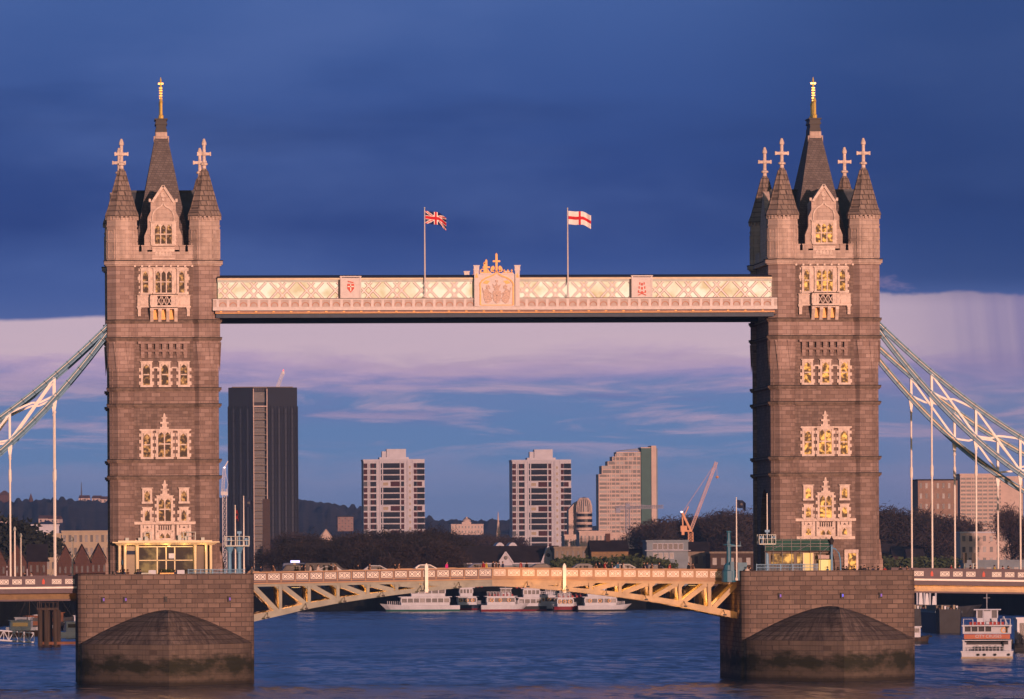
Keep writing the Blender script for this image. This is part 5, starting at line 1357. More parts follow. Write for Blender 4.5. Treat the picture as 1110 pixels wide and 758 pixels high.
# left of the bridge
for i, (a, b_, lab) in enumerate(((-20, 8, 'white fronted flats at the left edge behind the hangers'), (38, 66, 'beige flats with balconies left of the second hanger'), (67, 120, 'long beige flats with top balconies beside the left tower'))):
    t = block('low_flats', lab, 'block of flats', a, b_, (578, 580, 577)[i], 2050+i*40, 14, M['b_white'] if i == 0 else M['b_beige'], 4, (4, 5, 9)[i], WD, 'flat', 'beige flats at left', win=(0.5, 0.55), roofm=M['b_beige'])
    W = at(b_, 580, 2050)[0]-at(a, 580, 2050)[0]
    for k in range(3): MB().box(W*(k+0.2)/3, W*(k+0.75)/3, -1.2, -0.08, 6.2+2.9*(k % 2), 7.2+2.9*(k % 2)).build('balcony', M['w_grey'], t)
block('white_hall', 'long white flat roofed hall behind the beige flats at left', 'hall', 27, 64, 570, 2600, 18, M['b_white'], 1, 6, WD, 'flat', roofm=M['b_white'])
for i, (a, b_) in enumerate(((-12, 7), (8, 29), (30, 51), (62, 80), (80, 98), (98, 116))):
    lab = ['gabled red brick warehouse at the far left edge', 'gabled red brick warehouse between the two left hangers', 'red brick warehouse with dark roof left of the second hanger', 'gabled red brick warehouse right of the second hanger', 'middle gabled warehouse near the left tower', 'gabled red brick warehouse beside the left tower'][i]
    block('warehouse', lab, 'warehouse', a, b_, 611-(i % 3), 1800+i*12, 16, M['b_brick'], 2, 3, [M['w_dark'], M['w_grey'], M['w_dark']], 'gable' if i != 2 else 'ridge', 'gabled warehouses at left', win=(0.35, 0.5), ridge_=4.6)
# centre, on the far bank
t = block('riverside_hall', 'long dark roofed hall with two white gables on the far bank', 'hall', 503, 607, 610.5, 1860, 16, M['b_grey'], 1, 14, [M['w_dark'], M['w_grey']], 'ridge', ridge_=4.6, win=(0.5, 0.6))
p = mpp(550, 1860)
for gx, gw, gt in ((548-503, 14, 599.5), (594-503, 13, 593.5)):
    g = MB(); z0 = at(550, 609, 1860)[1]-GZ; z1 = at(550, gt, 1860)[1]-GZ
    g.prism_y([((gx-gw/2)*p, z0-1.0), ((gx+gw/2)*p, z0-1.0), ((gx+gw/2)*p, z0), (gx*p, z1), ((gx-gw/2)*p, z0)], -0.8, 6)
    go = g.build('gable', M['b_white'], t)
    q = MB(); q.lathe([(0.55, 0), (0.55, 0.08), (0.3, 0.1)], 10); qo = q.build('gable_opening', M['w_dark'], go)
    qo.location = (gx*p, -0.85, z0+(z1-z0)*0.45); qo.rotation_euler = (R(90), 0, 0)
    for m_ in (-1, 1): MB().bar(((gx+m_*(gw/2+1))*p, -1.0, z0-0.3), (gx*p, -1.0+0.01*m_, z1+0.3), 0.4, 0.35).build('bargeboard', M['b_white'], go)
MB().box(-0.5, 104*p, -0.6, -0.1, at(550, 611.5, 1860)[1]-GZ, at(550, 610.3, 1860)[1]-GZ).build('eaves', M['b_white'], t)
block('stone_house', 'grey stone house with tall windows right of the white gables', 'house', 601, 641, 594.5, 1850, 12, M['b_stone'], 3, 7, [M['w_dark']], 'flat', win=(0.35, 0.55), roofm=M['b_stone'])
block('brick_house', 'yellow brown brick building with end chimney right of the stone house', 'building', 641, 681, 598, 1845, 12, M['b_yellow'], 2, 4, [M['w_dark']], 'ridge', win=(0.3, 0.4), ridge_=3.0, chim=1)
block('brick_house', 'dark brick building with small windows below the slab block', 'building', 681, 708, 597, 1855, 12, M['b_brickdk'], 2, 3, [M['w_dark']], 'flat', win=(0.35, 0.45))
t = block('modern_house', 'modern grey blue house with a band of white framed windows', 'house', 701, 746, 587.5, 1840, 12, M['b_grey'], 0, 0, None, 'flat', roofm=M['b_grey'])
p = mpp(720, 1840); W = 45*p; Hh = at(720, 587.5, 1840)[1]-GZ; f_ = Face((0, 0), (W, 0))
for k in range(6):
    o = f_.put(t, 'window_frame', M['b_white'], (9+k*5.6)*p, Hh-5*p, 5.2*p, 7*p, 0.05); 
    f_.put(t, 'pane', M['w_dark'], (9+k*5.6)*p, Hh-5*p, 4.3*p, 6*p, 0.13)
for k in range(4): f_.put(t, 'window_frame', M['b_white'], (9+k*6)*p, Hh-15*p, 4.8*p, 6.5*p, 0.05); f_.put(t, 'pane', M['w_grey'], (9+k*6)*p, Hh-15*p, 4*p, 5.5*p, 0.13)
MB().box(-0.6, W+0.6, -1.2, -0.1, Hh-9.6*p, Hh-9.0*p).build('balcony', M['b_white'], t)
block('brick_house', 'small brown house with paired windows right of the modern house', 'house', 741, 768, 598, 1850, 11, M['b_stone'], 2, 3, [M['w_dark'], M['w_grey']], 'ridge', win=(0.4, 0.45), ridge_=2.6)
block('riverside_flats', 'dark riverside flats with plain windows by the teal signal mast', 'block of flats', 770, 834, 600, 1835, 12, M['b_brickdk'], 2, 7, [M['w_dark'], M['w_grey']], 'flat', win=(0.5, 0.45), roofm=M['b_stone'])
for i, (a, b_, yt) in enumerate(((628, 662, 577), (655, 690, 580), (690, 738, 581), (612, 634, 581))):
    lab = ['pale pink low flats at the foot of the slab block, left part', 'pale pink low flats at the foot of the slab block, middle part', 'pale low flats at the foot of the slab block, right part', 'pale low building under the glazed dome'][i]
    block('low_flats', lab, 'block of flats', a, b_, yt, 2500+i*20, 14, M['b_pink'], 3, 8, WD, 'flat', 'pale low flats in the centre', win=(0.4, 0.5), roofm=M['b_pink'])
# manor on the hill, spire, tents, hill flats, lit gable
Y = 4600; p = mpp(507, Y)
t = block('manor_house', 'pale sunlit mansion with a round turret on the hill', 'mansion', 489, 524, 569, Y, 20, M['b_pink'], 2, 10, [M['w_grey']], 'flat', gz=at(507, 580, Y)[1], win=(0.4, 0.5), roofm=M['b_pink'])
q = MB(); zc = at(507, 569, Y)[1]-at(507, 580, Y)[1]
q.box(12*p, 22*p, 2, 10, zc, zc+3*p); q.lathe([(4.4*p, zc+3*p), (4.4*p, zc+5*p), (2.4*p, zc+6.5*p), (1.2*p, zc+7*p), (0.8*p, zc+8.5*p)], 12, 17.5*p, 6); q.build('turret', M['b_pink'], t)
Y = 2900; X, zt = at(540, 555, Y); p = mpp(540, Y)
t = empty('church', (X, Y, GZ), 'church with a slender pink spire between the two oxblood towers', 'church')
q = MB(); q.box(-2*p, 2*p, -2*p, 2*p, 0, at(540, 580, Y)[1]-GZ); q.box(2*p, 14*p, -3*p, 3*p, 0, at(540, 592, Y)[1]-GZ); q.build('wall', M['b_pink'], t)
q = MB(); zb_ = at(540, 580, Y)[1]-GZ; q.lathe([(2.1*p, zb_), (0.1, zt-GZ)], 8); 
for m_ in (-1, 1):
    for m2 in (-1, 1): q.lathe([(0.5*p, zb_), (0.05, zb_+5*p)], 6, m_*1.6*p, m2*1.6*p)
q.build('spire', M['b_pink'], t)
Y = 2300; p = mpp(545, Y)
for i, (cx, r_) in enumerate(((542, 6.5), (556, 6.5))):
    X, z0 = at(cx, 594, Y); q = MB()
    vs = []; N = 12
    arc = [(r_*p*math.cos(math.pi*k/N), r_*p*1.9*math.sin(math.pi*k/N)) for k in range(N+1)]
    q.prism_y(arc, 0, 14); t = empty('arched_hall', (X, Y, z0-2), ['white arched hall roof left of the second oxblood tower', 'white arched hall roof against the second oxblood tower'][i], 'hall', 'arched hall roofs')
    o = q.build('shell', M['b_white'], t); 
    q = MB(); q.box(-r_*p, r_*p, 0.2, 13.8, -(z0-2-GZ), 0); q.build('wall', M['b_beige'], t)
    q = MB(); q.prism_y([(a*0.75, b_*0.75) for a, b_ in arc], -0.1, 0.1); q.build('end_window', M['w_grey'], t)
Y = 4500
block('hill_flats', 'pinkish block of flats on the hillside right of the black tower', 'block of flats', 366, 383, 560.5, Y, 14, mat('dusky_pink_brick', (0.2,0.13,0.12), 0.85), 5, 5, WD, 'flat', gz=at(374, 576, Y)[1], win=(0.4, 0.4))
block('gabled_hall', 'hall with a bright sunlit steep gable above the dark trees', 'hall', 346, 361, 585, 2900, 12, M['b_pink'], 1, 3, WD, 'gable', ridge_=4.0, roofm=M['b_pink'], win=(0.3, 0.4))
# scattered houses on the hills
hp = None
spots = []
rng = random.Random(11)
for _ in range(16): spots.append((rng.uniform(325, 392), rng.uniform(570, 577), 4700, 0))
for _ in range(10): spots.append((rng.uniform(464, 490), rng.uniform(572, 579), 4700, 1))
for _ in range(8): spots.append((rng.uniform(0, 60), rng.uniform(552, 571), 5300, 2))
for _ in range(6): spots.append((rng.uniform(86, 118), rng.uniform(546, 549), 6100, 3))
for _ in range(7): spots.append((rng.uniform(0, 110), rng.uniform(572, 577), 4400, 2))
labs = ['small pale house in the rows on the hillside right of the black tower', 'small sunlit house on the hillside beside the pale mansion', 'small house among the woods of the left hill', 'small sunlit house on the left ridge by the thin mast']
for i, (px_, py_, Y, k) in enumerate(spots):
    X, z = at(px_, py_, Y)
    z = min(z, hill_z(X, Y)+0.2) if Y < 6000 else hill_z(X, Y)
    if hp is None:
        hp = empty('hill_house', (X, Y, z), labs[k], 'house', 'houses on the hills')
        MB().box(-3.6, 3.6, 0, 7, -3, 3.4).build('wall', M['b_pink'], hp)
        MB().prism_x([(-0.4, 3.4), (3.5, 5.9), (7.4, 3.4)], -3.9, 3.9).build('roof', M['b_brick'], hp)
        for m_ in (-1.8, 1.8): MB().box(m_-0.6, m_+0.6, -0.08, 0.02, 1.2, 2.6).build('window', M['w_dark'], hp)
        KIDS[hp.name] = list(hp.children)
    else:
        c = copy_tree(hp, loc=(X, Y, z), rz=rng.uniform(-0.5, 0.5), label=labs[k]); KIDS.pop(c.name, None)
# skyline marks on the left ridge
Y = 6150
X, z = at(5, 548, Y); q = MB(); q.box(-5, 5, -5, 5, -10, 9); q.taper(-6, 6, -6, 6, 9, -1, 1, -1, 1, 13)
o = q.build('water_tower', M['b_brick'], loc=(X, Y, z)); T(o, 'stout brick water tower on the ridge at far left', 'water tower')
X, z = at(33.5, 547, Y); q = MB(); q.taper(-3, 3, -3, 3, -8, -2.2, 2.2, -2.2, 2.2, 3); q.lathe([(2.3, 3), (0.1, 10)], 8); q.box(2.3, 10, -3, 3, -8, 0)
o = q.build('hill_church', M['b_brick'], loc=(X, Y, z)); T(o, 'church spire on the ridge left of the second hanger', 'church')
X, z = at(88.3, 545, Y); q = MB(); q.taper(-1.2, 1.2, -1.2, 1.2, -6, -0.5, 0.5, -0.5, 0.5, 10); q.taper(-0.5, 0.5, -0.5, 0.5, 10, -0.2, 0.2, -0.2, 0.2, 18)
o = q.build('radio_mast', M['dark_iron'], loc=(X, Y, z)); T(o, 'thin dark radio mast on the left ridge', 'mast')

# ------------------------------------------------------------------ cranes
def lattice(b, p, q, w, n, m=0):
    p, q = Vector(p), Vector(q); d = (q-p).normalized(); s = d.cross(Vector((0, 1, 0)))
    if s.length < 0.1: s = Vector((1, 0, 0))
    s.normalize(); u = d.cross(s).normalized()
    cs = [s*w/2+u*w/2, -s*w/2+u*w/2, -s*w/2-u*w/2, s*w/2-u*w/2]; t_ = w*0.13
    for c in cs: b.bar(p+c, q+c, t_, t_, m)
    for i in range(n):
        a, c = p + (q-p)*(i/n), p + (q-p)*((i+1)/n)
        for j in range(4):
            k = (j+1) % 4; b.bar(a+cs[j], c+cs[k], t_*0.7, t_*0.7, m); b.bar(a+cs[j], a+cs[k], t_*0.7, t_*0.7, m)
M['c_orange'] = mat('orange_crane_paint', (0.52,0.25,0.13), 0.5, var=0.15); M['c_pale'] = mat('pale_crane_paint', (0.5,0.5,0.55), 0.5, var=0.15); M['c_blue'] = mat('dusky_blue_crane_paint', (0.15,0.17,0.26), 0.5, var=0.15)
M['red_beacon'] = glow('red_beacon', (1.0, 0.05, 0.02), 3.0); M['white_beacon'] = glow('white_beacon', (1.0, 0.75, 0.75), 2.0)
Y = 2240; Z = lambda y: at(745, y, Y)[1]-GZ; p = mpp(745, Y); X = at(748.5, 570, Y)[0]
t = empty('tower_crane', (X, Y, GZ), 'orange luffing crane with its long jib raised to the right', 'crane', 'tower cranes')
b = MB(); lattice(b, (0, 0, 0), (0, 0, Z(577)), 1.5, 16); b.build('mast', M['c_orange'], t)
b = MB(); b.box(-11*p, 1.5*p, -1.2, 1.2, Z(576.5), Z(574.8)); b.box(-11*p, -4*p, -1, 1, Z(574.8), Z(570)); b.box(-10*p, -7*p, -1.3, 1.3, Z(580), Z(575)); b.build('counter_deck', M['c_orange'], t)
b = MB(); lattice(b, (0.5*p, 0, Z(574)), (28.5*p, 0, Z(501)), 0.85, 34); b.build('jib', M['c_pale'] if False else mat('sunlit_jib_paint', (0.55,0.36,0.33), 0.5), t)
b = MB(); b.bar((0, -0.6, Z(575)), (-9*p, -0.6, Z(556)), 0.5, 0.7); b.bar((0, 0.6, Z(575)), (-9*p, 0.6, Z(556)), 0.5, 0.7); b.bar((-9*p, 0, Z(556)), (-8*p, 0, Z(575)), 0.4, 0.4); b.build('a_frame', M['c_orange'], t)
b = MB(); b.tube([(-9*p, 0, Z(556)), (27*p, 0, Z(503))], 0.07, 4); b.bar((-6*p, 0, Z(558)), (-2*p, 0, Z(549)), 0.25, 0.3); b.tube([(28.5*p, 0, Z(501)), (29.2*p, 0, Z(516))], 0.05, 4); b.lathe([(0.1, Z(519)), (0.5, Z(518)), (0.5, Z(516.5)), (0.1, Z(516))], 8, 29.2*p, 0); b.build('cable', M['c_orange'], t)
MB().lathe([(0.1, Z(556)), (0.6, Z(555)), (0.1, Z(554))], 8, -9.5*p, 0).build('beacon', M['white_beacon'], t)
Y = 2700; Z = lambda y: at(690, y, Y)[1]-GZ; p = mpp(690, Y); X = at(680.5, 570, Y)[0]
t = empty('tower_crane', (X, Y, GZ), 'dusky blue hammerhead crane in front of the slab block', 'crane', 'tower cranes')
b = MB(); lattice(b, (0, 0, 0), (0, 0, Z(549)), 1.5, 18); b.build('mast', M['c_blue'], t)
b = MB(); lattice(b, (-13*p, 0, Z(550.5)), (39*p, 0, Z(549.5)), 1.2, 26); b.box(-13*p, -8*p, -0.8, 0.8, Z(556), Z(550.5)); b.box(-0.8, 0.8, -0.8, 0.8, Z(550), Z(546)); b.build('jib', M['c_blue'], t)
b = MB(); b.tube([(-11*p, 0, Z(549.5)), (0, 0, Z(545)), (26*p, 0, Z(549))], 0.1, 4); b.build('cable', M['c_blue'], t)
Y = 3200; Z = lambda y: at(303, y, Y)[1]-GZ; p = mpp(303, Y); X = at(299.5, 570, Y)[0]
t = empty('tower_crane', (X, Y, GZ), 'pale crane tip showing above the black tower roof', 'crane', 'tower cranes')
b = MB(); lattice(b, (0, 0, 0), (0, 0, Z(425)), 1.6, 20); b.build('mast', M['c_pale'], t)
b = MB(); lattice(b, (0, 0, Z(425)), (8.3*p, 0, Z(404)), 1.3, 9); b.box(7.3*p, 9.6*p, -0.6, 0.6, Z(405.5), Z(402.5)); b.build('jib', M['c_pale'], t)
MB().box(8*p, 9*p, -0.65, -0.61, Z(402.4), Z(401)).build('beacon', M['red_beacon'], t)
Y = 2600; Z = lambda y: at(243, y, Y)[1]-GZ; p = mpp(243, Y); X = at(243.5, 570, Y)[0]
t = empty('tower_crane', (X, Y, GZ), 'pale luffing crane squeezed between the left tower and the black tower', 'crane', 'tower cranes')
b = MB(); lattice(b, (0, 0, 0), (0, 0, Z(530)), 1.5, 16); b.box(-4*p, 3.5*p, -1, 1, Z(537), Z(533)); b.build('mast', M['c_pale'], t)
b = MB(); lattice(b, (-2*p, 0, Z(533)), (0, 0, Z(507)), 1.0, 9); b.bar((0, 0, Z(507)), (4*p, 0, Z(500)), 0.3, 0.4); b.tube([(0, 0.3, Z(507)), (4*p, 0.3, Z(525)), (3*p, 0.3, Z(533))], 0.1, 4); b.build('jib', M['c_pale'], t)
MB().lathe([(0.1, Z(508)), (0.55, Z(507)), (0.1, Z(506))], 8, 0, -0.4).build('beacon', M['white_beacon'], t)

# ================================================================== TREES
M['bark'] = mat('bark', (0.05,0.04,0.035), 0.95, var=0.3, scale=2)
M['twig'] = mat('winter_twigs', (0.04,0.031,0.029), 0.95, var=0.45, scale=0.25)
M['twig_red'] = mat('reddish_winter_twigs', (0.052,0.037,0.036), 0.95, var=0.4, scale=0.25)
M['twig_dark'] = mat('dark_winter_twigs', (0.024,0.021,0.02), 0.95, var=0.45, scale=0.25)
M['leaf_green'] = mat('dull_green_leaves', (0.055,0.075,0.03), 0.9, var=0.45, scale=0.4)
M['leaf_dark'] = mat('evergreen_leaves', (0.022,0.028,0.02), 0.9, var=0.45, scale=0.4)
def tree_proto(seed, h, spread, crown, n, tw, label, kind='bare'):
    rg = random.Random(seed)
    t = empty('bare_tree' if kind == 'bare' else kind, (0, 0, 0), label, 'tree')
    b = MB(); tips = []
    def grow(p, d, L, r, lev):
        q = p + d*L
        if lev < 3: b.tube([p, p + d*L*0.5 + Vector((rg.uniform(-1,1), rg.uniform(-1,1), 0))*L*0.06, q], r, 5, r1=r*0.6)
        tips.append((q, lev)); tips.append((p + d*L*0.6, lev))
        if lev >= 4: return
        for _ in range(3 if lev < 3 else 2):
            ax = Vector((rg.uniform(-1,1), rg.uniform(-1,1), rg.uniform(-0.35, 0.9))).normalized()
            nd = (d*0.75 + ax*0.8*spread).normalized()
            grow(q if rg.random() < 0.6 else p + d*L*rg.uniform(0.5, 0.95), nd, L*rg.uniform(0.6, 0.8), r*0.58, lev+1)
    grow(Vector((0, 0, -0.6)), Vector((0, 0, 1)), h*0.26, h*0.018, 0)
    b.build('trunk', M['bark'], t)
    c = MB(); ends = [q for q, l in tips if l >= 2] or [q for q, l in tips]
    zmax = max(q.z for q in ends)
    for _ in range(n):
        o = rg.choice(ends) + Vector((rg.gauss(0, 1), rg.gauss(0, 1), rg.gauss(0, 0.8)))*h*0.05
        if o.z < h*0.12: continue
        d = Vector((rg.uniform(-1,1), rg.uniform(-1,1), rg.uniform(-0.2,1.1))).normalized()
        L, w = tw[0]*rg.uniform(0.6, 1.5), tw[1]*rg.uniform(0.6, 1.4)
        s = d.orthogonal().normalized()*w; s = Matrix.Rotation(rg.uniform(0, 6.28), 3, d) @ s
        c.add([o - s, o + s, o + d*L + s*0.2, o + d*L*0.5 + s*1.2], [(0, 1, 3), (0, 3, 2)])
    c.build('crown', crown, t)
    KIDS[t.name] = list(t.children)
    zs = sorted(v_[2] for v_ in c.v)
    return t, zs[int(len(zs)*0.985)]
rg = random.Random(5)
protos = {}
def get_proto(k):
    if k in protos: return protos[k]
    spec = {'d1': (1, 16, 1.0, M['twig_dark'], 6500, (0.75, 0.05), 'x'), 'd2': (2, 15, 1.15, M['twig'], 6500, (0.75, 0.05), 'x'), 'd3': (3, 17, 0.9, M['twig_dark'], 6500, (0.75, 0.05), 'x'),
            'r1': (4, 17, 1.0, M['twig_red'], 6500, (0.75, 0.055), 'x'), 'r2': (6, 16, 1.1, M['twig'], 6500, (0.75, 0.055), 'x'),
            'g1': (8, 8, 1.2, M['leaf_green'], 2600, (0.5, 0.22), 'x', 'willow_tree'), 'e1': (9, 12, 0.9, M['leaf_dark'], 3000, (0.5, 0.22), 'x', 'pine_tree')}[k]
    protos[k] = [tree_proto(*spec[:7], **({'kind': spec[7]} if len(spec) > 7 else {})), False]
    return protos[k]
def plant(kinds, x, ytop, Y, label, group, gz=GZ, wide=1.0):
    k = rg.choice(kinds); rec = get_proto(k); (pr, zm) = rec[0]
    X, zt = at(x, ytop, Y); s = max(0.3, (zt-gz)/zm)
    sc = (s*wide*rg.uniform(0.9, 1.15), s*wide*rg.uniform(0.9, 1.15), s)
    if not rec[1]:
        rec[1] = True; pr.location = (X, Y, gz); pr.scale = sc; pr.rotation_euler = (0, 0, rg.uniform(0, 6)); pr['label'] = label; pr['group'] = group
    else: copy_tree(pr, loc=(X, Y, gz), rz=rg.uniform(0, 6), label=label, group=group, scale=sc)
def prof(ps, x):
    for (a, ya), (b, yb) in zip(ps, ps[1:]):
        if x <= b: return ya + (yb-ya)*(x-a)/(b-a)
    return ps[-1][1]
# the dark row on the far bank, centre left
top = [(322, 583), (345, 588), (370, 583), (400, 582), (430, 580), (460, 580), (480, 584), (500, 592), (520, 596)]
x = 318
while x < 508:
    lab = 'dark bare tree in the riverside row below the black tower' if x < 395 else ('dark bare tree in the riverside row below the first oxblood tower' if x < 462 else 'dark bare tree in the riverside row left of the white gables')
    plant(['d1', 'd2', 'd3'], x, prof(top, x)+rg.uniform(-4, 5), 1880+rg.uniform(-30, 60), lab, 'dark bare trees along the far bank', wide=1.25); x += rg.uniform(7.5, 11)
x = 322
while x < 500:
    plant(['d1', 'd2', 'r2'], x, prof(top, x)+rg.uniform(5, 14), 1830+rg.uniform(-8, 14), 'smaller dark bare tree at the front of the riverside row', 'dark bare trees along the far bank', wide=1.4); x += rg.uniform(10, 14)
x = 330
while x < 560:
    plant(['r1', 'r2', 'r1'], x, prof([(330, 582), (400, 582), (470, 580), (560, 586)], x)+rg.uniform(-3, 4), 2700+rg.uniform(-60, 120), 'brownish bare tree farther back behind the dark riverside row', 'brown bare trees in the middle distance', wide=1.5); x += rg.uniform(8, 13)
x = 712
while x < 836:
    plant(['r1', 'r2', 'd2'], x, prof([(712, 571), (730, 566), (760, 563), (790, 560), (815, 563), (836, 558)], x)+rg.uniform(-4, 5), 2350+rg.uniform(-60, 90), 'brownish bare tree around the orange crane left of the amber tower', 'bare trees round the crane', wide=1.3); x += rg.uniform(6.5, 10)
x = 954
while x < 1036:
    plant(['d2', 'r2', 'r1', 'd1'], x, prof([(954, 560), (970, 556), (990, 560), (1010, 566), (1046, 572)], x)+rg.uniform(-4, 5), 2380+rg.uniform(-50, 60), 'bare tree right of the amber tower in front of the brown brick flats', 'bare trees right of the tower', wide=1.3); x += rg.uniform(7, 11)
for x, y in ((1108, 553), (1100, 566)): plant(['r1'], x, y, 2150, 'bare tree rising beside the low pale flats at far right', 'bare trees at far right', wide=0.6)
for x, y in ((14, 566), (25, 574), (34, 577)): plant(['e1'], x, y, 1960, 'dark evergreen tree between the two left hangers', 'evergreens at left', wide=1.2)
for x, y in ((566, 606), (588, 605), (604, 607), (622, 606), (640, 607), (690, 607), (700, 606), (712, 608)): plant(['g1'], x + 90 if x < 600 else x, y, 1815, 'dull green tree on the quay in front of the brick buildings', 'green trees on the quay', wide=1.3)
x = 962
while x < 1040: plant(['g1'], x, 607+rg.uniform(-2, 2), 2050, 'low dull green tree behind the right side span', 'green trees behind the right span', wide=1.6); x += 9
x = 1000
while x < 1115: plant(['d1', 'd3'], x, 634+rg.uniform(-5, 4), 1660, 'dark bare tree on the quay seen below the right side span', 'dark trees below the right span', gz=GZ, wide=2.2); x += 10
x = -6
while x < 84: plant(['d1', 'd3'], x, 640+rg.uniform(-6, 4), 1600, 'dark bare tree on the quay seen below the left side span', 'dark trees below the left span', wide=2.0); x += 11

# ================================================================== BOATS
M['hull_white'] = mat('white_hull', (0.44,0.48,0.58), 0.4, var=0.12, scale=0.6); M['hull_green'] = mat('green_hull', (0.02,0.10,0.10), 0.45, var=0.2); M['hull_red'] = mat('dark_red_hull', (0.16,0.02,0.03), 0.45, var=0.2)  # blue tint in the white hull stands in for shade on the boats
M['hull_dark'] = mat('dark_hull', (0.022,0.025,0.032), 0.6, var=0.35); M['hull_blue'] = mat('navy_hull', (0.02,0.03,0.06), 0.5, var=0.2); M['wood'] = mat('tarred_timber', (0.05,0.037,0.03), 0.9, var=0.5, scale=0.6, bump=0.3, streak=True)
M['seat_red'] = mat('red_seating', (0.28,0.03,0.03), 0.6, var=0.2); M['banner_orange'] = mat('orange_banner', (0.40,0.13,0.075), 0.6, var=0.12); M['cabin'] = mat('boat_cabin_white', (0.40,0.44,0.54), 0.45, var=0.15, scale=0.8)  # cabin white is tinted blue in place of shade
M['rust'] = mat('rusty_deck', (0.16,0.07,0.04), 0.9, var=0.4)
def hull(b, L, B, h, m0=0, m1=1, sheer=0.5, bow=1.6):
    n = 16; prev = None
    vs, fs = [], []
    for i in range(n+1):
        u = i/n; w = B/2*(min(1, (1-u)*3.2)**0.6 if u > 0.69 else 1.0)*(0.85 + 0.15*min(1, u*6)); z = h + sheer*max(0, u-0.6)**2*6
        x = L*u; ov = bow*max(0, (u-0.8)/0.2)
        vs += [(x, -w*0.8, -0.4), (x, -w*0.94, 0.32*h), (x+ov, -w, z), (x+ov, w, z), (x, w*0.94, 0.32*h), (x, w*0.8, -0.4)]
    for i in range(n):
        a = i*6
        for j in range(5): fs.append((a+j, a+6+j, a+7+j, a+j+1))
    b0 = len(b.f); b.add(vs, fs + [tuple(range(5, -1, -1)), tuple(range(n*6, n*6+6))])
    for k in range(len(fs)): b.m[b0+k] = m0 if k % 5 in (0, 4) else (m1 if k % 5 in (1, 3) else 2)
def passenger_boat(x0, x1, ywl, mats, label, decks=2, flip=False, h=1.4, B=5.5, group='moored passenger boats', seats=True, cab=0.25):
    Y = 842*152.7/(ywl-589 - (-0.00524*((x0+x1)/2-555)))
    X0, X1 = at(x0, ywl, Y)[0], at(x1, ywl, Y)[0]; L = X1-X0
    t = empty('passenger_boat', (X1 if flip else X0, Y, 0), label, 'boat', group, rz=math.pi if flip else 0)
    L2 = L-1.4
    b = MB(); hull(b, L2, B, h); b.build('hull', [mats[0], mats[1], M['cabin']], t)
    z = h
    for d in range(decks):
        a, e = L2*(0.14+0.06*d), L2*(0.80-0.14*d)
        hh = 2.1
        c = MB(); c.box(a, e, -B*0.42+0.15*d, B*0.42-0.15*d, z+0.02, z+0.75); c.box(a, e, -B*0.42+0.15*d, B*0.42-0.15*d, z+1.75, z+2.1); c.box(a-0.6, e+0.6, -B*0.45+0.15*d, B*0.45-0.15*d, z+2.1, z+2.25)
        n = max(4, int((e-a)/1.5))
        for k in range(n+1):
            xx = a+(e-a)*k/n
            for sy in (-1, 1): c.box(xx-0.13, xx+0.13, sy*(B*0.42-0.15*d)-0.1, sy*(B*0.42-0.15*d)+0.1, z+0.75, z+1.75)
        co = c.build('cabin', M['cabin'], t)
        for sy in (-1, 1): 
            for k in range(n):
                MB().box(a+(e-a)*k/n+0.14, a+(e-a)*(k+1)/n-0.14, sy*(B*0.40-0.15*d)-0.02, sy*(B*0.40-0.15*d)+0.02, z+0.76, z+1.74).build('window', M['w_dark'] if (k+d) % 4 else M['w_grey'], co)
        z += 2.25
    r = MB()
    for sy in (-1, 1):
        for k in range(9):
            xx = L2*0.16 + L2*0.55*k/8; r.box(xx-0.04, xx+0.04, sy*B*0.36-0.04, sy*B*0.36+0.04, z, z+1.0)
        r.box(L2*0.16, L2*0.71, sy*B*0.36-0.04, sy*B*0.36+0.04, z+0.96, z+1.04); r.box(L2*0.16, L2*0.71, sy*B*0.36-0.03, sy*B*0.36+0.03, z+0.5, z+0.55)
        for k in range(7):
            xx = L2*0.82 + L2*0.16*k/6; r.box(xx-0.03, xx+0.03, sy*B*0.3*(1-k/8)-0.03, sy*B*0.3*(1-k/8)+0.03, h, h+1.1)
    r.build('rail', M['hull_white'], t)
    w = MB(); xc = L2*(0.80-0.14*(decks-1)) - 3.0 - L2*cab*0.2
    w.box(xc, xc+2.6, -1.3, 1.3, z, z+0.8); w.box(xc-0.2, xc+2.9, -1.5, 1.5, z+1.8, z+2.0)
    for xx in (xc+0.06, xc+1.3, xc+2.54):
        for sy in (-1, 1): w.box(xx-0.06, xx+0.06, sy*1.24-0.06, sy*1.24+0.06, z+0.8, z+1.8)
    w.tube([(xc+1.3, 0, z+2), (xc+1.3, 0, z+4.2)], 0.05, 5)
    wo = w.build('wheelhouse', M['cabin'], t); MB().box(xc+0.1, xc+2.5, -1.18, 1.18, z+0.8, z+1.8).build('window', M['w_dark'], wo)
    if seats:
        s = MB()
        for k in range(6): xx = L2*0.2 + k*1.1; s.box(xx, xx+0.4, -1.8, 1.8, z, z+0.45); s.box(xx-0.1, xx, -1.8, 1.8, z, z+0.95)
        s.build('seating', M['seat_red'], t)
    lb = MB()
    for k in range(3):
        a0 = L2*(0.25+0.2*k); pts = [(a0+0.36*math.cos(2*math.pi*j/10), -B*0.45-0.05, h+1.2+0.36*math.sin(2*math.pi*j/10)) for j in range(11)]
        lb.tube(pts, 0.09, 5)
    lb.build('lifebuoy', M['paint_orange'], t)
    return t
passenger_boat(412.5, 498, 663, (M['hull_green'], M['hull_white']), 'white two deck river boat with green hull at the left end of the moored row', 2, flip=True, h=1.5)
passenger_boat(352, 393, 661, (M['hull_red'], M['hull_red']), 'low red hulled boat with white cabin at far left of the moored row', 1, h=1.3, seats=False)
passenger_boat(492, 528, 661.5, (M['hull_red'], M['hull_blue']), 'boat with large dark windows and red hull just right of the green hulled boat', 2, h=1.3)
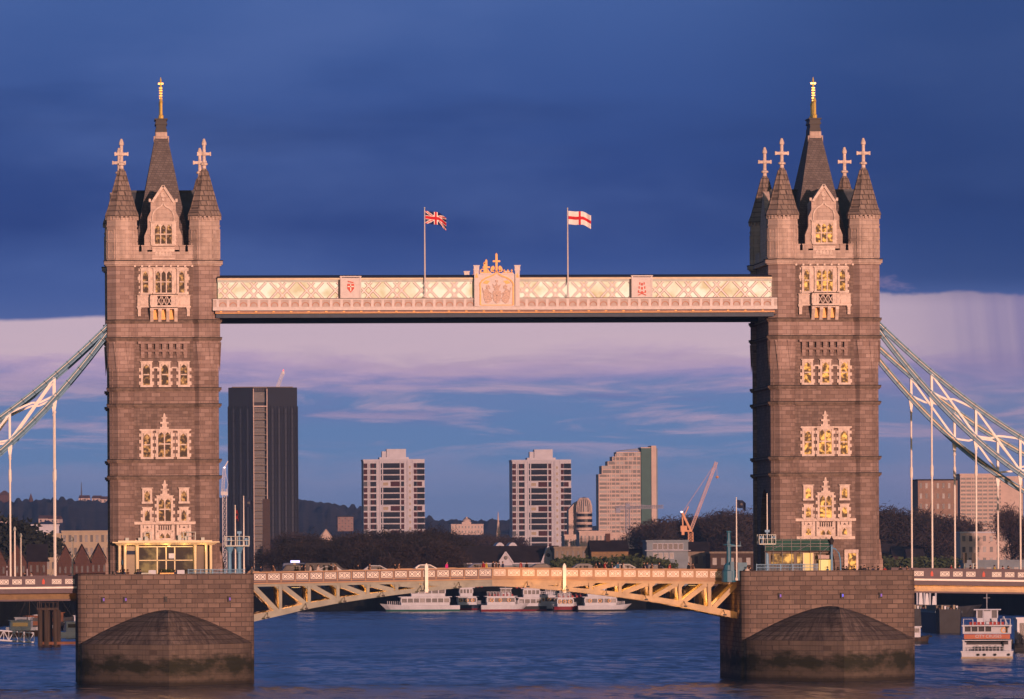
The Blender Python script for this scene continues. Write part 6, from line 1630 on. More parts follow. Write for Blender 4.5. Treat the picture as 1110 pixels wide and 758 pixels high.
passenger_boat(521, 573, 663, (M['hull_red'], M['hull_white']), 'white boat with dark red hull in the middle of the moored row', 1, flip=False, h=1.6)
passenger_boat(560, 607, 660.5, (M['hull_red'], M['hull_white']), 'white boat with high wheelhouse lying behind the middle of the row', 2, h=1.4)
passenger_boat(600, 632, 663, (M['hull_dark'], M['hull_red']), 'glass roofed white boat right of the middle of the row', 1, h=1.2)
passenger_boat(628, 655, 662.5, (M['hull_red'], M['hull_dark']), 'glazed boat with dark red stern at the right end of the row', 1, flip=True, h=1.2)
passenger_boat(505, 600, 657.5, (M['hull_dark'], M['hull_white']), 'long white boat mostly hidden behind the moored row', 2, h=1.4)
passenger_boat(548, 592, 662.6, (M['hull_red'], M['hull_dark']), 'glazed white boat with dark red hull right of the middle of the row', 2, flip=True, h=1.2, B=5.0)
passenger_boat(580, 618, 662.2, (M['hull_blue'], M['hull_white']), 'white boat with navy boot line left of the glass roofed boat', 1, h=1.6, seats=False)
passenger_boat(612, 648, 660.2, (M['hull_dark'], M['hull_white']), 'two deck white boat behind the glass roofed boat', 2, flip=True, h=1.3)
passenger_boat(478, 516, 660.4, (M['hull_dark'], M['hull_white']), 'white two deck boat behind the stern of the green hulled boat', 2, h=1.4)
passenger_boat(626, 684, 663, (M['hull_dark'], M['hull_white']), 'long white boat with dark boot line at the right end of the moored row', 2, h=1.4)
passenger_boat(520, 566, 659.5, (M['hull_blue'], M['hull_white']), 'white boat with navy boot line behind the middle of the row', 2, flip=True, h=1.6)
# the pier pontoon beside them
Y = 1830; X0, X1 = at(648, 660, Y)[0], at(676, 660, Y)[0]
t = empty('floating_pier', (X0, Y, 0), 'dark floating pier with a white framed shelter at the right end of the boats', 'pier')
MB().box(-2, X1-X0, 0, 6, -0.5, 1.0).build('pontoon', M['hull_dark'], t)
b = MB(); b.box(0.3, (X1-X0)*0.62, 0.5, 5, 3.6, 3.9)
for k in range(6): b.box(0.3+k*0.68, 0.42+k*0.68, 0.5, 0.6, 1, 3.6)
b.build('shelter', M['hull_white'], t); MB().box(0.6, (X1-X0)*0.6, 0.7, 4.8, 1.05, 3.55).build('glazing', M['w_grey'], t)
for k in range(3): MB().lathe([(0.35, -1), (0.35, 7)], 8, (X1-X0)*0.7+k*2.2, 0.6).build('pile', M['wood'], t)
t = empty('jetty_shed', (at(323, 650, 1800)[0], 1800, GZ), 'white flat sided shed on the quay below the left opening leaf', 'shed')
p = mpp(330, 1800); MB().box(0, 18*p, 0, 8, -0.5, 10*0.24*1.0+3).build('wall', M['hull_white'], t); MB().box(-0.4, 18*p+0.4, -0.4, 8.4, 5.4, 5.8).build('roof', M['b_grey'], t); MB().box(1, 2.4, -0.05, 0.02, 0, 2.6).build('door', M['w_dark'], t)

# the excursion boat seen from the stern at right
Y = 842*152.7/(714.5-586); pB = mpp(1070, Y); X = at(1070, 714, Y)[0]
t = empty('excursion_boat', (X, Y, 0), 'white excursion boat seen from its stern with an orange banner', 'boat', rz=R(-8.0))
px2 = lambda q: (q - 690/7.577 - 0)*0     # unused scale guard
W = 27.0*pB; Lb = 24.0; zq = lambda y: (714.5 - y)*pB
b = MB()
st = [(-W, 0.1), (-W*1.02, 0.9), (-W, zq(707)), (W, zq(707)), (W*1.02, 0.9), (W, 0.1)]
vs = []
for (yy, s, dz) in ((0, 1.0, 0), (1.0, 1.03, 0), (14, 1.03, 0), (20, 0.75, 0.3), (Lb, 0.08, 0.8)):
    vs += [(x*s, yy, z + (dz if z > 0.5 else 0)) for x, z in st]
fs = []
for k in range(4):
    for j in range(5): fs.append((k*6+j, (k+1)*6+j, (k+1)*6+j+1, k*6+j+1))
b.add(vs, fs + [tuple(range(6))]); b.box(-W*1.03, W*1.03, -0.25, 14, -0.3, 0.25, 1); b.box(-W*1.05, W*1.05, -0.12, 15, zq(708), zq(706.6), 0)
b.build('hull', [M['hull_white'], M['b_beige']], t)
for x in (-0.35, -0.1, 0.32, 0.86): MB().lathe([(0.05, zq(711.8)), (0.2, zq(711.3)), (0.2, zq(709.6)), (0.05, zq(709.2))], 8, x*W, -0.3).build('fender', M['hull_dark'], t)
c = MB(); ZA, ZB, ZC = zq(707), zq(692.5), zq(677)
hw = W*0.93
c.box(-hw, hw, 3.4, 17, ZA, zq(695)); c.box(-hw-0.2, hw+0.2, -0.1, 19, zq(695.5), zq(694.6)); c.box(-hw-0.1, hw+0.1, -0.05, 19, zq(688.0), zq(687.0))
for x in (-hw, hw): c.box(x-0.13, x+0.13, 0.02, 0.28, ZA, zq(694.6)); c.box(x-0.12, x+0.12, 0.05, 0.3, zq(688), zq(679)); c.box(x-0.1, x+0.1, 0.3, 17, zq(681), zq(679))
c.box(-hw-0.25, hw+0.25, 0, 18, zq(680), zq(678.6)); c.box(-hw, hw, 1.6, 2.0, zq(688), zq(685.8)); c.box(hw*0.2, hw, 1.6, 2.0, zq(685.8), zq(680))
for k in range(5): xx = -hw+0.1+k*(hw*1.2-0.1)/4; c.box(xx-0.07, xx+0.07, 1.55, 1.75, zq(685.8), zq(680))
c.box(-hw, hw, 3.0, 3.3, ZA, zq(700)) 
c.build('superstructure', M['hull_white'], t)
MB().box(-hw+0.1, hw*0.2, 1.78, 1.95, zq(687.5), zq(680)).build('window', M['w_dark'], t)
MB().box(-hw+0.4, hw-0.3, 3.32, 3.39, zq(700.5), zq(696)).build('window', M['w_dark'], t)
bn = MB(); bn.box(-hw+0.05, hw-0.05, -0.14, -0.02, zq(693.6), zq(688.6)); bo = bn.build('banner', M['banner_orange'], t)
# pale lettering on the banner
lt = bpy.data.curves.new('lettering', 'FONT'); lt.body = 'CITY CRUISES'; lt.size = 0.62; lt.align_x = 'CENTER'; lt.extrude = 0.01
lo = bpy.data.objects.new('lettering', lt); COL.objects.link(lo)
dg = bpy.context.evaluated_depsgraph_get(); me = bpy.data.meshes.new_from_object(lo.evaluated_get(dg)); bpy.data.objects.remove(lo)
me.materials.clear(); me.materials.append(M['hull_white']); lo = bpy.data.objects.new('lettering', me); COL.objects.link(lo); lo.parent = bo; lo.location = (0.2, -0.17, zq(692.2)); lo.rotation_euler = (R(90), 0, 0)
s = MB()
for k in range(9): 
    xx = -hw*0.75+k*hw*0.17
    if k in (4,): continue
    s.box(xx, xx+0.42, 0.5, 0.6, zq(679), zq(675.3)); s.box(xx, xx+0.42, 0.6, 1.0, zq(679), zq(677.4))
s.build('seating', M['seat_red'], t)
w = MB(); wx = W*0.42
w.box(-wx*0.95, wx, 6, 9, zq(678.5), zq(671.5)); w.box(-wx*1.25, wx*1.35, 5.4, 9.6, zq(663), zq(661.9))
for x in (-wx*0.95, -wx*0.35, wx*0.4, wx): w.box(x-0.09, x+0.09, 6, 6.2, zq(671.5), zq(663)); w.box(x-0.09, x+0.09, 8.8, 9, zq(671.5), zq(663))
w.box(-wx*0.3, wx*0.35, 5.9, 6.05, zq(678), zq(664)); w.tube([(0, 7, zq(662)), (0, 7, zq(645))], 0.05, 5); w.box(-0.5, 0.5, 6.9, 7.1, zq(650), zq(649.7))
wo = w.build('wheelhouse', M['hull_white'], t); MB().box(-wx*0.9, wx*0.95, 6.2, 8.8, zq(671.4), zq(663.1)).build('window', M['w_grey'], wo)
g = MB()
for x in (-hw, -hw*0.6, hw*0.6, hw*0.8, hw): g.box(x-0.05, x+0.05, 0.1, 0.2, zq(678.6), zq(672))
g.box(-hw, -hw*0.6, 0.12, 0.18, zq(672.4), zq(672)); g.box(hw*0.6, hw, 0.12, 0.18, zq(672.4), zq(672)); g.box(-hw, hw, 0.0, 0.08, zq(702), zq(701.5)); g.box(-hw, hw, 0.0, 0.08, zq(704.3), zq(704))
for k in range(14): xx = -hw+2*hw*k/13; g.box(xx-0.03, xx+0.03, 0.0, 0.07, zq(707), zq(701.5))
g.bar((hw*0.85, 0.4, zq(678)), (hw*0.7, 1.2, zq(670)), 0.25, 0.25)
g.build('rail', M['hull_white'], t)
r = MB(); r.tube([(hw*0.72+0.36*math.cos(2*math.pi*j/12), 1.5, zq(684.4)+0.36*math.sin(2*math.pi*j/12)) for j in range(13)], 0.08, 6); r.build('lifebuoy', M['paint_orange'], t)
k_ = MB()
for i in range(10): xx = -hw*0.6+i*hw*0.13; k_.box(xx, xx+0.35, 1.5+0.2*(i % 3), 1.9+0.2*(i % 3), ZA, ZA+0.45+0.35*(i % 2))
k_.build('deck_gear', M['hull_dark'], t)
# neighbour boats and barges at right
Y = 1060; X = at(1098, 710, Y)[0]
t = empty('motor_barge', (X, Y, 0), 'white sided barge cut by the right edge beside the excursion boat', 'boat')
q = MB(); hull(q, 16, 4.6, 1.3); q.build('hull', [M['hull_dark'], M['hull_dark'], M['cabin']], t)
q = MB(); q.box(0.4, 12, -1.9, 1.9, 1.3, 5.0); q.box(0.2, 12.4, -2.1, 2.1, 5.0, 5.25); q.build('cabin', M['hull_white'], t)
MB().box(0.8, 2.0, -1.98, -1.91, 2.0, 4.4).build('window', M['w_dark'], t); MB().box(4.0, 7.0, -1.98, -1.91, 2.6, 4.2).build('window', M['w_dark'], t)
q = MB()
for i in range(12): q.lathe([(0.05, 1.1), (0.32, 1.3), (0.28, 1.9), (0.05, 2.0)], 8, -0.6+0.9*(i % 3), -2.5-0.3*(i % 2)) if i < 3 else q.tube([(-0.5+0.15*i, -2.4, 0.6), (-0.4+0.15*i, -2.5, 3.6-0.1*i)], 0.06, 5)
q.build('fender', M['hull_dark'], t)
def barge(x0, x1, ywl, h, label, mats, deck):
    Y = 842*152.7/(ywl-586.5); X0, X1 = at(x0, ywl, Y)[0], at(x1, ywl, Y)[0]; W = X1-X0
    t = empty('barge', ((X0+X1)/2, Y, 0), label, 'barge', 'dark barges moored at right')
    b = MB(); n = 6
    vs = []; secs = ((0, 0.80, 0.55, 0.4), (1.2, 0.97, 0.2, 0.1), (4, 1.0, 0.0, 0), (22, 1.0, 0.0, 0), (26, 0.8, 0.4, 0.3))
    for yy, s, lift, dz in secs:
        w = W/2*s
        vs += [(-w*0.92, yy, -0.3), (-w, yy - (0.5 if yy == 0 else 0), h+dz), (w, yy - (0.5 if yy == 0 else 0), h+dz), (w*0.92, yy, -0.3)]
    fs = []
    for k in range(4):
        for j in range(3): fs.append((k*4+j, k*4+4+j, k*4+5+j, k*4+j+1))
    b.add(vs, fs + [(3, 2, 1, 0), (16, 17, 18, 19)]); b.box(-W/2*1.01, W/2*1.01, 1.3, 22, h-0.3, h+0.05, 1)
    b.build('hull', mats, t)
    q = MB(); q.box(-W*0.40, W*0.40, 4, 18, h+0.06, h+0.9); q.box(-W*0.42, W*0.42, 3.8, 18.2, h+0.9, h+1.05); q.build('hatch', M['b_stone'], t)
    for i in range(7):
        xx = -W*0.36+i*W*0.11; MB().box(xx, xx+W*0.07, 2.2, 3.4, h+0.05, h+0.6+0.35*((i*3) % 4)/2).build('deck_cargo', [M['rust'], M['b_beige'], M['hull_white'], M['b_grey']][i % 4], t)
    q = MB()
    for sx in (-1, 1): q.lathe([(0.14, h), (0.14, h+0.6), (0.22, h+0.62), (0.22, h+0.72)], 8, sx*W*0.38, 1.0)
    q.build('bollard', M['hull_dark'], t)
    return t
barge(1015, 1044, 687, 4.0, 'dark steel barge with bluff end left of the excursion boat', [M['hull_dark'], M['b_grey']], 1)
barge(986, 1013, 680, 3.2, 'grey barge behind the right pier with cargo on deck', [M['hull_dark'], M['b_grey']], 1)
Y = 842*152.7/(698-586.5); X0 = at(994, 698, Y)[0]; Lg = at(1012, 698, Y)[0]-X0
t = empty('tug_boat', (X0-2.5, Y, 0), 'small dark tug half hidden by the right pier', 'boat')
q = MB(); hull(q, Lg+1.6, 2.8, 1.0, bow=0.3); q.build('hull', [M['hull_dark'], M['wood'], M['wood']], t)
q = MB(); q.box(1.4, 3.0, -0.8, 0.8, 1.0, 2.7); q.box(1.2, 3.2, -0.95, 0.95, 2.7, 2.85); q.build('wheelhouse', M['cabin'], t); MB().box(1.6, 2.8, -0.86, -0.81, 1.8, 2.5).build('window', M['w_dark'], t)
q = MB()
for k in range(7): q.lathe([(0.02, 1.0), (0.3, 1.05), (0.3, 1.25), (0.02, 1.3)], 8, 3.4+0.22*k, -0.4+0.1*(k % 3))
q.build('tyre', M['hull_dark'], t)
Y = 1560; X = at(1000, 665, Y)[0]
t = empty('sailing_barge', (X, Y, 0), 'sailing barge with furled white sails right of the pier', 'boat')
q = MB(); hull(q, 12, 4.5, 2.2); q.build('hull', [M['hull_dark'], M['hull_dark'], M['wood']], t)
for xx, hh in ((-1.2, 9), (0.4, 8.2), (1.7, 8.6), (3.0, 6.2)): MB().tube([(xx, 0, 2), (xx, 0, 5), (xx+0.1, 0, hh)], 0.22, 6).build('mast', M['hull_white'], t)
for xx, hh in ((-0.4, 6.0), (1.0, 5.2), (2.6, 4.6)): 
    q = MB(); q.taper(xx-0.5, xx+0.5, -0.4, 0.4, 2.3, xx-0.25, xx+0.25, -0.25, 0.25, hh); q.build('furled_sail', M['hull_white'], t)
# left: boats, gangway, dolphins
def little_boat(x, ywl, L, label, hm, mast=6.0, rz=0.2, cabin=True, mastm=None):
    Y = 842*152.7/(ywl-592); X = at(x, ywl, Y)[0]
    t = empty('moored_boat', (X, Y, 0), label, 'boat', 'boats moored behind the left pier', rz=rz)
    q = MB(); hull(q, L, L*0.28, 1.1, bow=0.6); q.build('hull', [hm, hm, M['wood']], t)
    if cabin: 
        q = MB(); q.box(L*0.2, L*0.55, -L*0.09, L*0.09, 1.1, 2.9); q.box(L*0.18, L*0.58, -L*0.1, L*0.1, 2.9, 3.05); q.build('cabin', M['cabin'] if hm != M['hull_dark'] else M['rust'], t)
        MB().box(L*0.24, L*0.5, -L*0.095, -L*0.0905, 1.9, 2.6).build('window', M['w_warm'] if hm == M['rust'] else M['w_dark'], t)
    if mast: 
        q = MB(); q.tube([(L*0.5, 0, 1), (L*0.5, 0, mast*0.5), (L*0.5, 0, mast)], 0.11, 5, r1=0.05); q.bar((L*0.5, 0, 2.6), (L*0.15, 0, 2.9), 0.1, 0.12); q.build('mast', mastm or M['wood'], t)
        q = MB(); q.tube([(L*0.5, 0, mast*0.95), (L*0.95, 0, 1.5)], 0.025, 4); q.tube([(L*0.5, 0, mast*0.95), (L*0.02, 0, 1.3)], 0.025, 4); q.build('rigging', M['dark_iron'], t)
little_boat(-2, 690, 11, 'orange brown barge at the left edge behind the gangway', M['rust'], 9, 0.1)
little_boat(8, 686, 9, 'white cabin boat behind the gangway near the left edge', M['hull_white'], 7, -0.3)
little_boat(17, 684, 10, 'dark hulled boat with tall brown mast behind the gangway', M['hull_dark'], 14, 0.3)
little_boat(27, 683, 9, 'small white motor boat just left of the mooring piles', M['hull_white'], 5, 0.2)
little_boat(62, 692, 8, 'white boat right of the mooring piles against the pier', M['hull_white'], 10, 0.1, mastm=M['hull_white'])
little_boat(70, 684, 10, 'navy hulled boat partly hidden by the left pier', M['hull_blue'], 8, -0.1)
little_boat(36, 680, 12, 'dark sailing boat with a thin mast behind the piles', M['hull_dark'], 16, 0.5)
little_boat(12, 676, 14, 'long dark barge farthest back under the left span', M['hull_dark'], 12, 0.0)
Y = 1210; t_x0, z0 = at(-40, 683, Y); t_x1, z1 = at(37, 694, Y)
t = empty('gangway', (t_x0, Y, 0), 'white lattice gangway bridge at the lower left', 'gangway')
b = MB(); W = t_x1-t_x0; n = 14
def gz(u): return at(-40+77*u, 690+5.5*u if False else 681+3*u, Y)[1]
for yo in (-1.0, 1.0):
    zt0, zb0 = (lambda u: at(0, 680.5+6*max(0, u), Y)[1]), (lambda u: at(0, 691+5.5*max(0, u), Y)[1])
    f_t = lambda u: zt0(u*1.0) ; f_b = lambda u: zb0(u*1.0)
    for i in range(n):
        u0, u1 = i/n, (i+1)/n
        b.bar((W*u0, yo, f_t(u0)), (W*u1, yo, f_t(u1)), 0.14, 0.2); b.bar((W*u0, yo, f_b(u0)), (W*u1, yo, f_b(u1)), 0.14, 0.22)
        b.bar((W*u0, yo, f_b(u0)), (W*u0, yo, f_t(u0)), 0.1, 0.1); b.bar((W*u0, yo, f_b(u0) if i % 2 else f_t(u0)), (W*u1, yo, f_t(u1) if i % 2 else f_b(u1)), 0.1, 0.13)
    b.bar((W, yo, f_b(1)), (W, yo, f_t(1)), 0.12, 0.16)
b.build('truss', M['hull_white'], t)
d = MB(); d.bar((0, 0, at(0, 691, Y)[1]-0.15), (W, 0, at(0, 696.5, Y)[1]-0.15), 1.8, 0.1); d.build('walk', M['b_grey'], t)
b = MB(); zl = at(0, 702.5, Y)[1]
for i in range(26): b.bar((W*i/26, -1.6, zl-0.35), (W*(i+1)/26, -1.6, zl+0.45) , 0.05, 0.09) if i % 2 else b.bar((W*i/26, -1.6, zl+0.45), (W*(i+1)/26, -1.6, zl-0.35), 0.05, 0.09)
b.box(0, W*0.98, -1.65, -1.55, zl+0.4, zl+0.55); b.box(0, W*0.98, -1.65, -1.55, zl-0.5, zl-0.35); b.build('lower_fence', M['hull_white'], t)
pz = MB(); pz.box(-3, W+2.2, -2.4, 3.5, -0.4, zl-0.55); pz.build('pontoon', M['hull_blue'], t)
Y = 1190; X = at(52, 706, Y)[0]; p = mpp(52, Y)
t = empty('mooring_dolphin', (X, Y, 0), 'cluster of dark timber mooring piles with a capping beam', 'mooring')
for x, w_ in ((-8.3, 2.6), (-1.5, 3.2), (8.0, 2.6)):
    MB().lathe([(w_*p, -2), (w_*p, (706-666.5)*p)], 10, x*p, 0).build('pile', M['wood'], t); MB().lathe([(w_*p*0.9, -2), (w_*p*0.9, (706-668)*p)], 10, x*p+0.6, 2.4).build('pile', M['wood'], t)
q = MB(); q.box(-12*p, 12*p, -0.6, 3.2, (706-667.5)*p, (706-665)*p)
for k in range(6): q.box((-11+k*4.2)*p-0.06, (-11+k*4.2)*p+0.06, -0.5, -0.4, (706-665)*p, (706-659)*p)
q.box(-11*p, 10*p, -0.5, -0.42, (706-659.5)*p, (706-659)*p); q.build('cap_beam', M['wood'], t)
q = MB(); q.box(-6*p, 31*p, -0.3, 3.0, 0.15, (706-702)*p); q.build('float', M['rust'], t)

# ================================================================== VEHICLES ON THE BRIDGE
M['tyre'] = mat('rubber_tyre', (0.02,0.02,0.02), 0.9); M['rim'] = mat('alloy_rim', (0.4,0.4,0.42), 0.35, 0.8)
M['car_glass'] = mat('car_glass', (0.012,0.014,0.02), 0.3, spec=0.25)
def paint(n, c): return mat(n, c, 0.4, 0.0, var=0.04, spec=0.2)
P_ = {k: paint(k+'_car_paint', v) for k, v in (('white', (0.7,0.68,0.68)), ('silver', (0.36,0.38,0.42)), ('black', (0.02,0.02,0.025)), ('blue', (0.05,0.08,0.16)), ('grey', (0.14,0.145,0.16)))}
M['head_lamp'] = mat('head_lamp', (0.7,0.7,0.7), 0.1); M['tail_lamp'] = mat('tail_lamp', (0.4,0.02,0.02), 0.2)
def make_vehicle(kind):
    t = empty({'car': 'car', 'van': 'van', 'taxi': 'taxi'}[kind], (0, 0, 0))
    if kind == 'van': L, W, H = 5.6, 2.0, 2.35; prof_ = [(0, 0.35), (0, 1.85), (0.15, 2.0), (3.9, 2.0), (4.7, 1.25), (5.5, 1.1), (5.6, 0.7), (5.6, 0.35)]; gl = [(3.0, 1.3), (3.0, 1.8), (3.8, 1.8), (4.3, 1.3)]
    elif kind == 'taxi': L, W, H = 4.6, 1.8, 1.78; prof_ = [(0, 0.35), (0, 0.95), (0.35, 1.1), (0.75, 1.72), (1.0, 1.78), (2.5, 1.78), (3.2, 1.12), (4.4, 0.95), (4.6, 0.7), (4.6, 0.35)]; gl = [(0.65, 1.14), (0.95, 1.66), (2.45, 1.66), (3.0, 1.14)]
    else: L, W, H = 4.4, 1.8, 1.52; prof_ = [(0, 0.32), (0, 0.85), (0.25, 1.0), (0.85, 1.45), (1.2, 1.52), (2.3, 1.5), (3.2, 1.0), (4.2, 0.85), (4.4, 0.6), (4.4, 0.32)]; gl = [(0.6, 1.02), (1.05, 1.40), (2.25, 1.40), (2.95, 1.02)]
    b = MB(); n = len(prof_); vs = []
    for yy, s in ((-W/2, 0), (-W/2+0.12, 1), (W/2-0.12, 1), (W/2, 0)):
        for x, z in prof_: vs.append((x, yy, z if s or z < 1.0 else z - 0.06*(z-0.9)))
    fs = [tuple(range(n)), tuple(range(3*n, 4*n))[::-1]]
    for k in range(3):
        for i in range(n): fs.append((k*n+i, k*n+(i+1) % n, (k+1)*n+(i+1) % n, (k+1)*n+i))
    b.add(vs, fs); b.build('body', P_['white'], t)
    for sy in (-1, 1):
        xs = [q[0] for q in gl]; x0_, x1_ = min(xs), max(xs)
        g = MB(); yy = sy*(W/2+0.012)
        g.prism_y(gl, yy-0.02, yy+0.01); g.build('side_window', M['car_glass'], t)
    for (xa, za), (xb, zb) in zip(prof_, prof_[1:]):
        if za > 0.9 and zb > 0.9 and abs(za-zb) > 0.3 and xa != xb:
            g = MB(); nrm = Vector((-(zb-za), 0, (xb-xa))).normalized()*0.012
            if nrm.z < 0: nrm = -nrm
            a = Vector((xa + (xb-xa)*0.1, 0, za+(zb-za)*0.1)); c = Vector((xa+(xb-xa)*0.88, 0, za+(zb-za)*0.88)); hw = W/2-0.2
            g.add([a+nrm+Vector((0,-hw,0)), a+nrm+Vector((0,hw,0)), c+nrm+Vector((0,hw,0)), c+nrm+Vector((0,-hw,0))], [(0,1,2,3)]); g.build('windscreen' if xa > L/2 else 'rear_window', M['car_glass'], t)
    for x in (0.85, L-0.85):
        for sy in (-1, 1):
            w = MB(); w.xf = Matrix.Translation((x, sy*(W/2-0.1), 0.34)) @ Matrix.Rotation(R(90), 4, 'X'); w.lathe([(0.24, -0.13), (0.34, -0.11), (0.34, 0.11), (0.24, 0.13)], 14); wo = w.build('wheel', M['tyre'], t)
            r = MB(); r.xf = w.xf; r.lathe([(0.22, -0.135), (0.22, 0.135)], 10); r.build('rim', M['rim'], wo)
    for sy in (-1, 1):
        MB().box(L-0.05, L+0.02, sy*0.6-0.2, sy*0.6+0.2, 0.62, 0.8).build('headlight', M['head_lamp'], t); MB().box(-0.02, 0.05, sy*0.65-0.15, sy*0.65+0.15, 0.7, 0.9).build('tail_light', M['tail_lamp'], t)
    if kind == 'taxi': MB().box(1.7, 2.0, -0.35, 0.35, 1.78, 1.95).build('roof_sign', M['w_warm'], t)
    KIDS[t.name] = [(c, list(c.children)) for c in t.children]
    return t
VP = {}
def vehicle(kind, colr, xa, Yo, label, flip=False, onbridge=True):
    if kind not in VP: VP[kind] = [make_vehicle(kind), False]
    src, used = VP[kind]
    Y = BY + Yo; X = at(xa, 610, Y)[0]
    z = zdeck(X) + 0.43
    if not used: t = src; VP[kind][1] = True
    else:
        t = src.copy(); COL.objects.link(t)
        for c, gk in KIDS[src.name]:
            cc = c.copy(); COL.objects.link(cc); cc.parent = t
            for g in gk: gg = g.copy(); COL.objects.link(gg); gg.parent = cc
    t.location = (X, Y, z); t.rotation_euler = (0, 0, math.pi if flip else 0)
    T(t, label, 'taxi' if kind == 'taxi' else kind, 'vehicles crossing the bridge')
    for c in ([c for c, _ in KIDS[src.name]] if not used else t.children):
        if c.name.startswith('body'): c.material_slots[0].link = 'OBJECT'; c.material_slots[0].material = P_[colr]
    return t
vehicle('car', 'silver', 372, -3.2, 'silver car left of the white navigation post, foremost of three', True)
vehicle('car', 'silver', 392, 1.5, 'silver car behind the foremost one on the left leaf')
vehicle('car', 'white', 446, -3.2, 'white estate car just left of the white navigation post')
vehicle('van', 'black', 330, -3.0, 'black van on the left leaf behind walkers')
vehicle('taxi', 'black', 303, -3.2, 'black taxi at the left end of the left leaf')
vehicle('car', 'blue', 505, 1.5, 'dark car near the joint of the two leaves, left side')
vehicle('car', 'black', 601, -3.2, 'dark car just left of the right navigation post', True)
vehicle('car', 'grey', 618, 1.5, 'grey car right of the right navigation post')
vehicle('car', 'silver', 662, 1.5, 'silver car near the middle of the right leaf')
vehicle('car', 'blue', 722, -3.2, 'dark blue car near the right end of the right leaf', True)
# police or ambulance bar: a vehicle with a lit roof bar at the left end
t = empty('light_bar_van', (0, 0, 0)); bpy.data.objects.remove(t)
v = vehicle('van', 'blue', 306.5, 1.6, 'dark emergency van with a lit blue and white roof bar')
MB().box(1.0, 2.1, -0.5, 0.5, 2.01, 2.28).build('roof_bar', glow('roof_bar_light', (0.45, 0.42, 1.0), 3.0), v)

# ================================================================== PEOPLE
def skin_person(pose):
    v = {'pelvis': (0, 0, 0.95), 'waist': (0, 0, 1.08), 'chest': (0, 0.0, 1.32), 'neck': (0, 0.0, 1.47), 'headb': (0, -0.02, 1.56), 'head': (0, -0.02, 1.67), 'crown': (0, 0.0, 1.74)}
    rad = {'pelvis': 0.145, 'waist': 0.13, 'chest': 0.15, 'neck': 0.058, 'headb': 0.075, 'head': 0.098, 'crown': 0.07}
    e = [('pelvis', 'waist'), ('waist', 'chest'), ('chest', 'neck'), ('neck', 'headb'), ('headb', 'head'), ('head', 'crown')]
    st = 0.0 if pose == 'stand' else 0.22
    for s, sg in (('L', -1), ('R', 1)):
        f = st*sg
        pts = [('hip', (sg*0.095, 0, 0.88), 0.095), ('knee', (sg*0.10, -f*0.55-0.02, 0.48), 0.062), ('ankle', (sg*0.10, -f+0.02, 0.09), 0.042), ('toe', (sg*0.11, -f-0.13, 0.045), 0.04)]
        prev = 'pelvis'
        for n_, p, r_ in pts: v[n_+s] = p; rad[n_+s] = r_; e.append((prev, n_+s)); prev = n_+s
        pts = [('sh', (sg*0.185, 0, 1.40), 0.062), ('elbow', (sg*0.235, f*0.5+0.03, 1.12), 0.047), ('wrist', (sg*0.235, f*0.8-0.08, 0.88), 0.034), ('palm', (sg*0.235, f*0.85-0.10, 0.80), 0.037)]
        prev = 'chest'
        for n_, p, r_ in pts: v[n_+s] = p; rad[n_+s] = r_; e.append((prev, n_+s)); prev = n_+s
        for k in range(4):
            n_ = 'finger%d%s' % (k, s); v[n_] = (sg*(0.235-0.004), f*0.85-0.135+0.022*k, 0.725+0.008*abs(k-1.3)); rad[n_] = 0.0095; e.append(('palm'+s, n_))
        n_ = 'thumb'+s; v[n_] = (sg*0.21, f*0.85-0.15, 0.775); rad[n_] = 0.011; e.append(('palm'+s, n_))
    v['nose'] = (0, -0.128, 1.645); rad['nose'] = 0.016; e.append(('head', 'nose'))
    names = list(v); me = bpy.data.meshes.new('body'); me.from_pydata([v[n_] for n_ in names], [(names.index(a), names.index(b)) for a, b in e], [])
    o = bpy.data.objects.new('body', me); COL.objects.link(o)
    md = o.modifiers.new('skin', 'SKIN'); sv = me.skin_vertices[0].data
    for i, n_ in enumerate(names): sv[i].radius = (rad[n_]*(1.28 if n_ in ('chest', 'waist', 'pelvis') else 1), rad[n_]*(0.85 if n_ in ('chest', 'waist', 'pelvis') else 1))
    sv[names.index('pelvis')].use_root = True
    o.modifiers.new('sub', 'SUBSURF').levels = 1
    dg = bpy.context.evaluated_depsgraph_get(); m2 = bpy.data.meshes.new_from_object(o.evaluated_get(dg)); m2.name = 'body'
    bpy.data.objects.remove(o); return m2
M['skin'] = mat('skin', (0.45,0.28,0.21), 0.6, var=0.08); M['hair'] = mat('dark_hair', (0.03,0.02,0.015), 0.8)
CL = {k: mat(k+'_cloth', v, 0.9, var=0.25, scale=4) for k, v in (('dark', (0.02,0.02,0.026)), ('navy', (0.02,0.03,0.07)), ('grey', (0.12,0.12,0.13)), ('pink', (0.55,0.04,0.22)), ('red', (0.30,0.03,0.03)), ('yellow', (0.5,0.4,0.05)), ('pale', (0.5,0.45,0.42)), ('brown', (0.12,0.07,0.045)), ('blue', (0.04,0.12,0.22)))}
bodies = {k: skin_person(k) for k in ('stand', 'walk')}
for m_ in bodies.values():
    m_.materials.clear(); m_.materials.append(M['skin'])
def coat_mesh():
    b = MB()
    b.lathe([(0.20, 0.62), (0.215, 0.8), (0.195, 1.0), (0.20, 1.2), (0.225, 1.38), (0.12, 1.475), (0.075, 1.5)], 14, sx=1.0, sy=0.74)
    for sg in (-1, 1): b.tube([(sg*0.19, 0, 1.41), (sg*0.245, 0.03, 1.12), (sg*0.24, -0.08, 0.9)], 0.078, 8, r1=0.058)
    return b
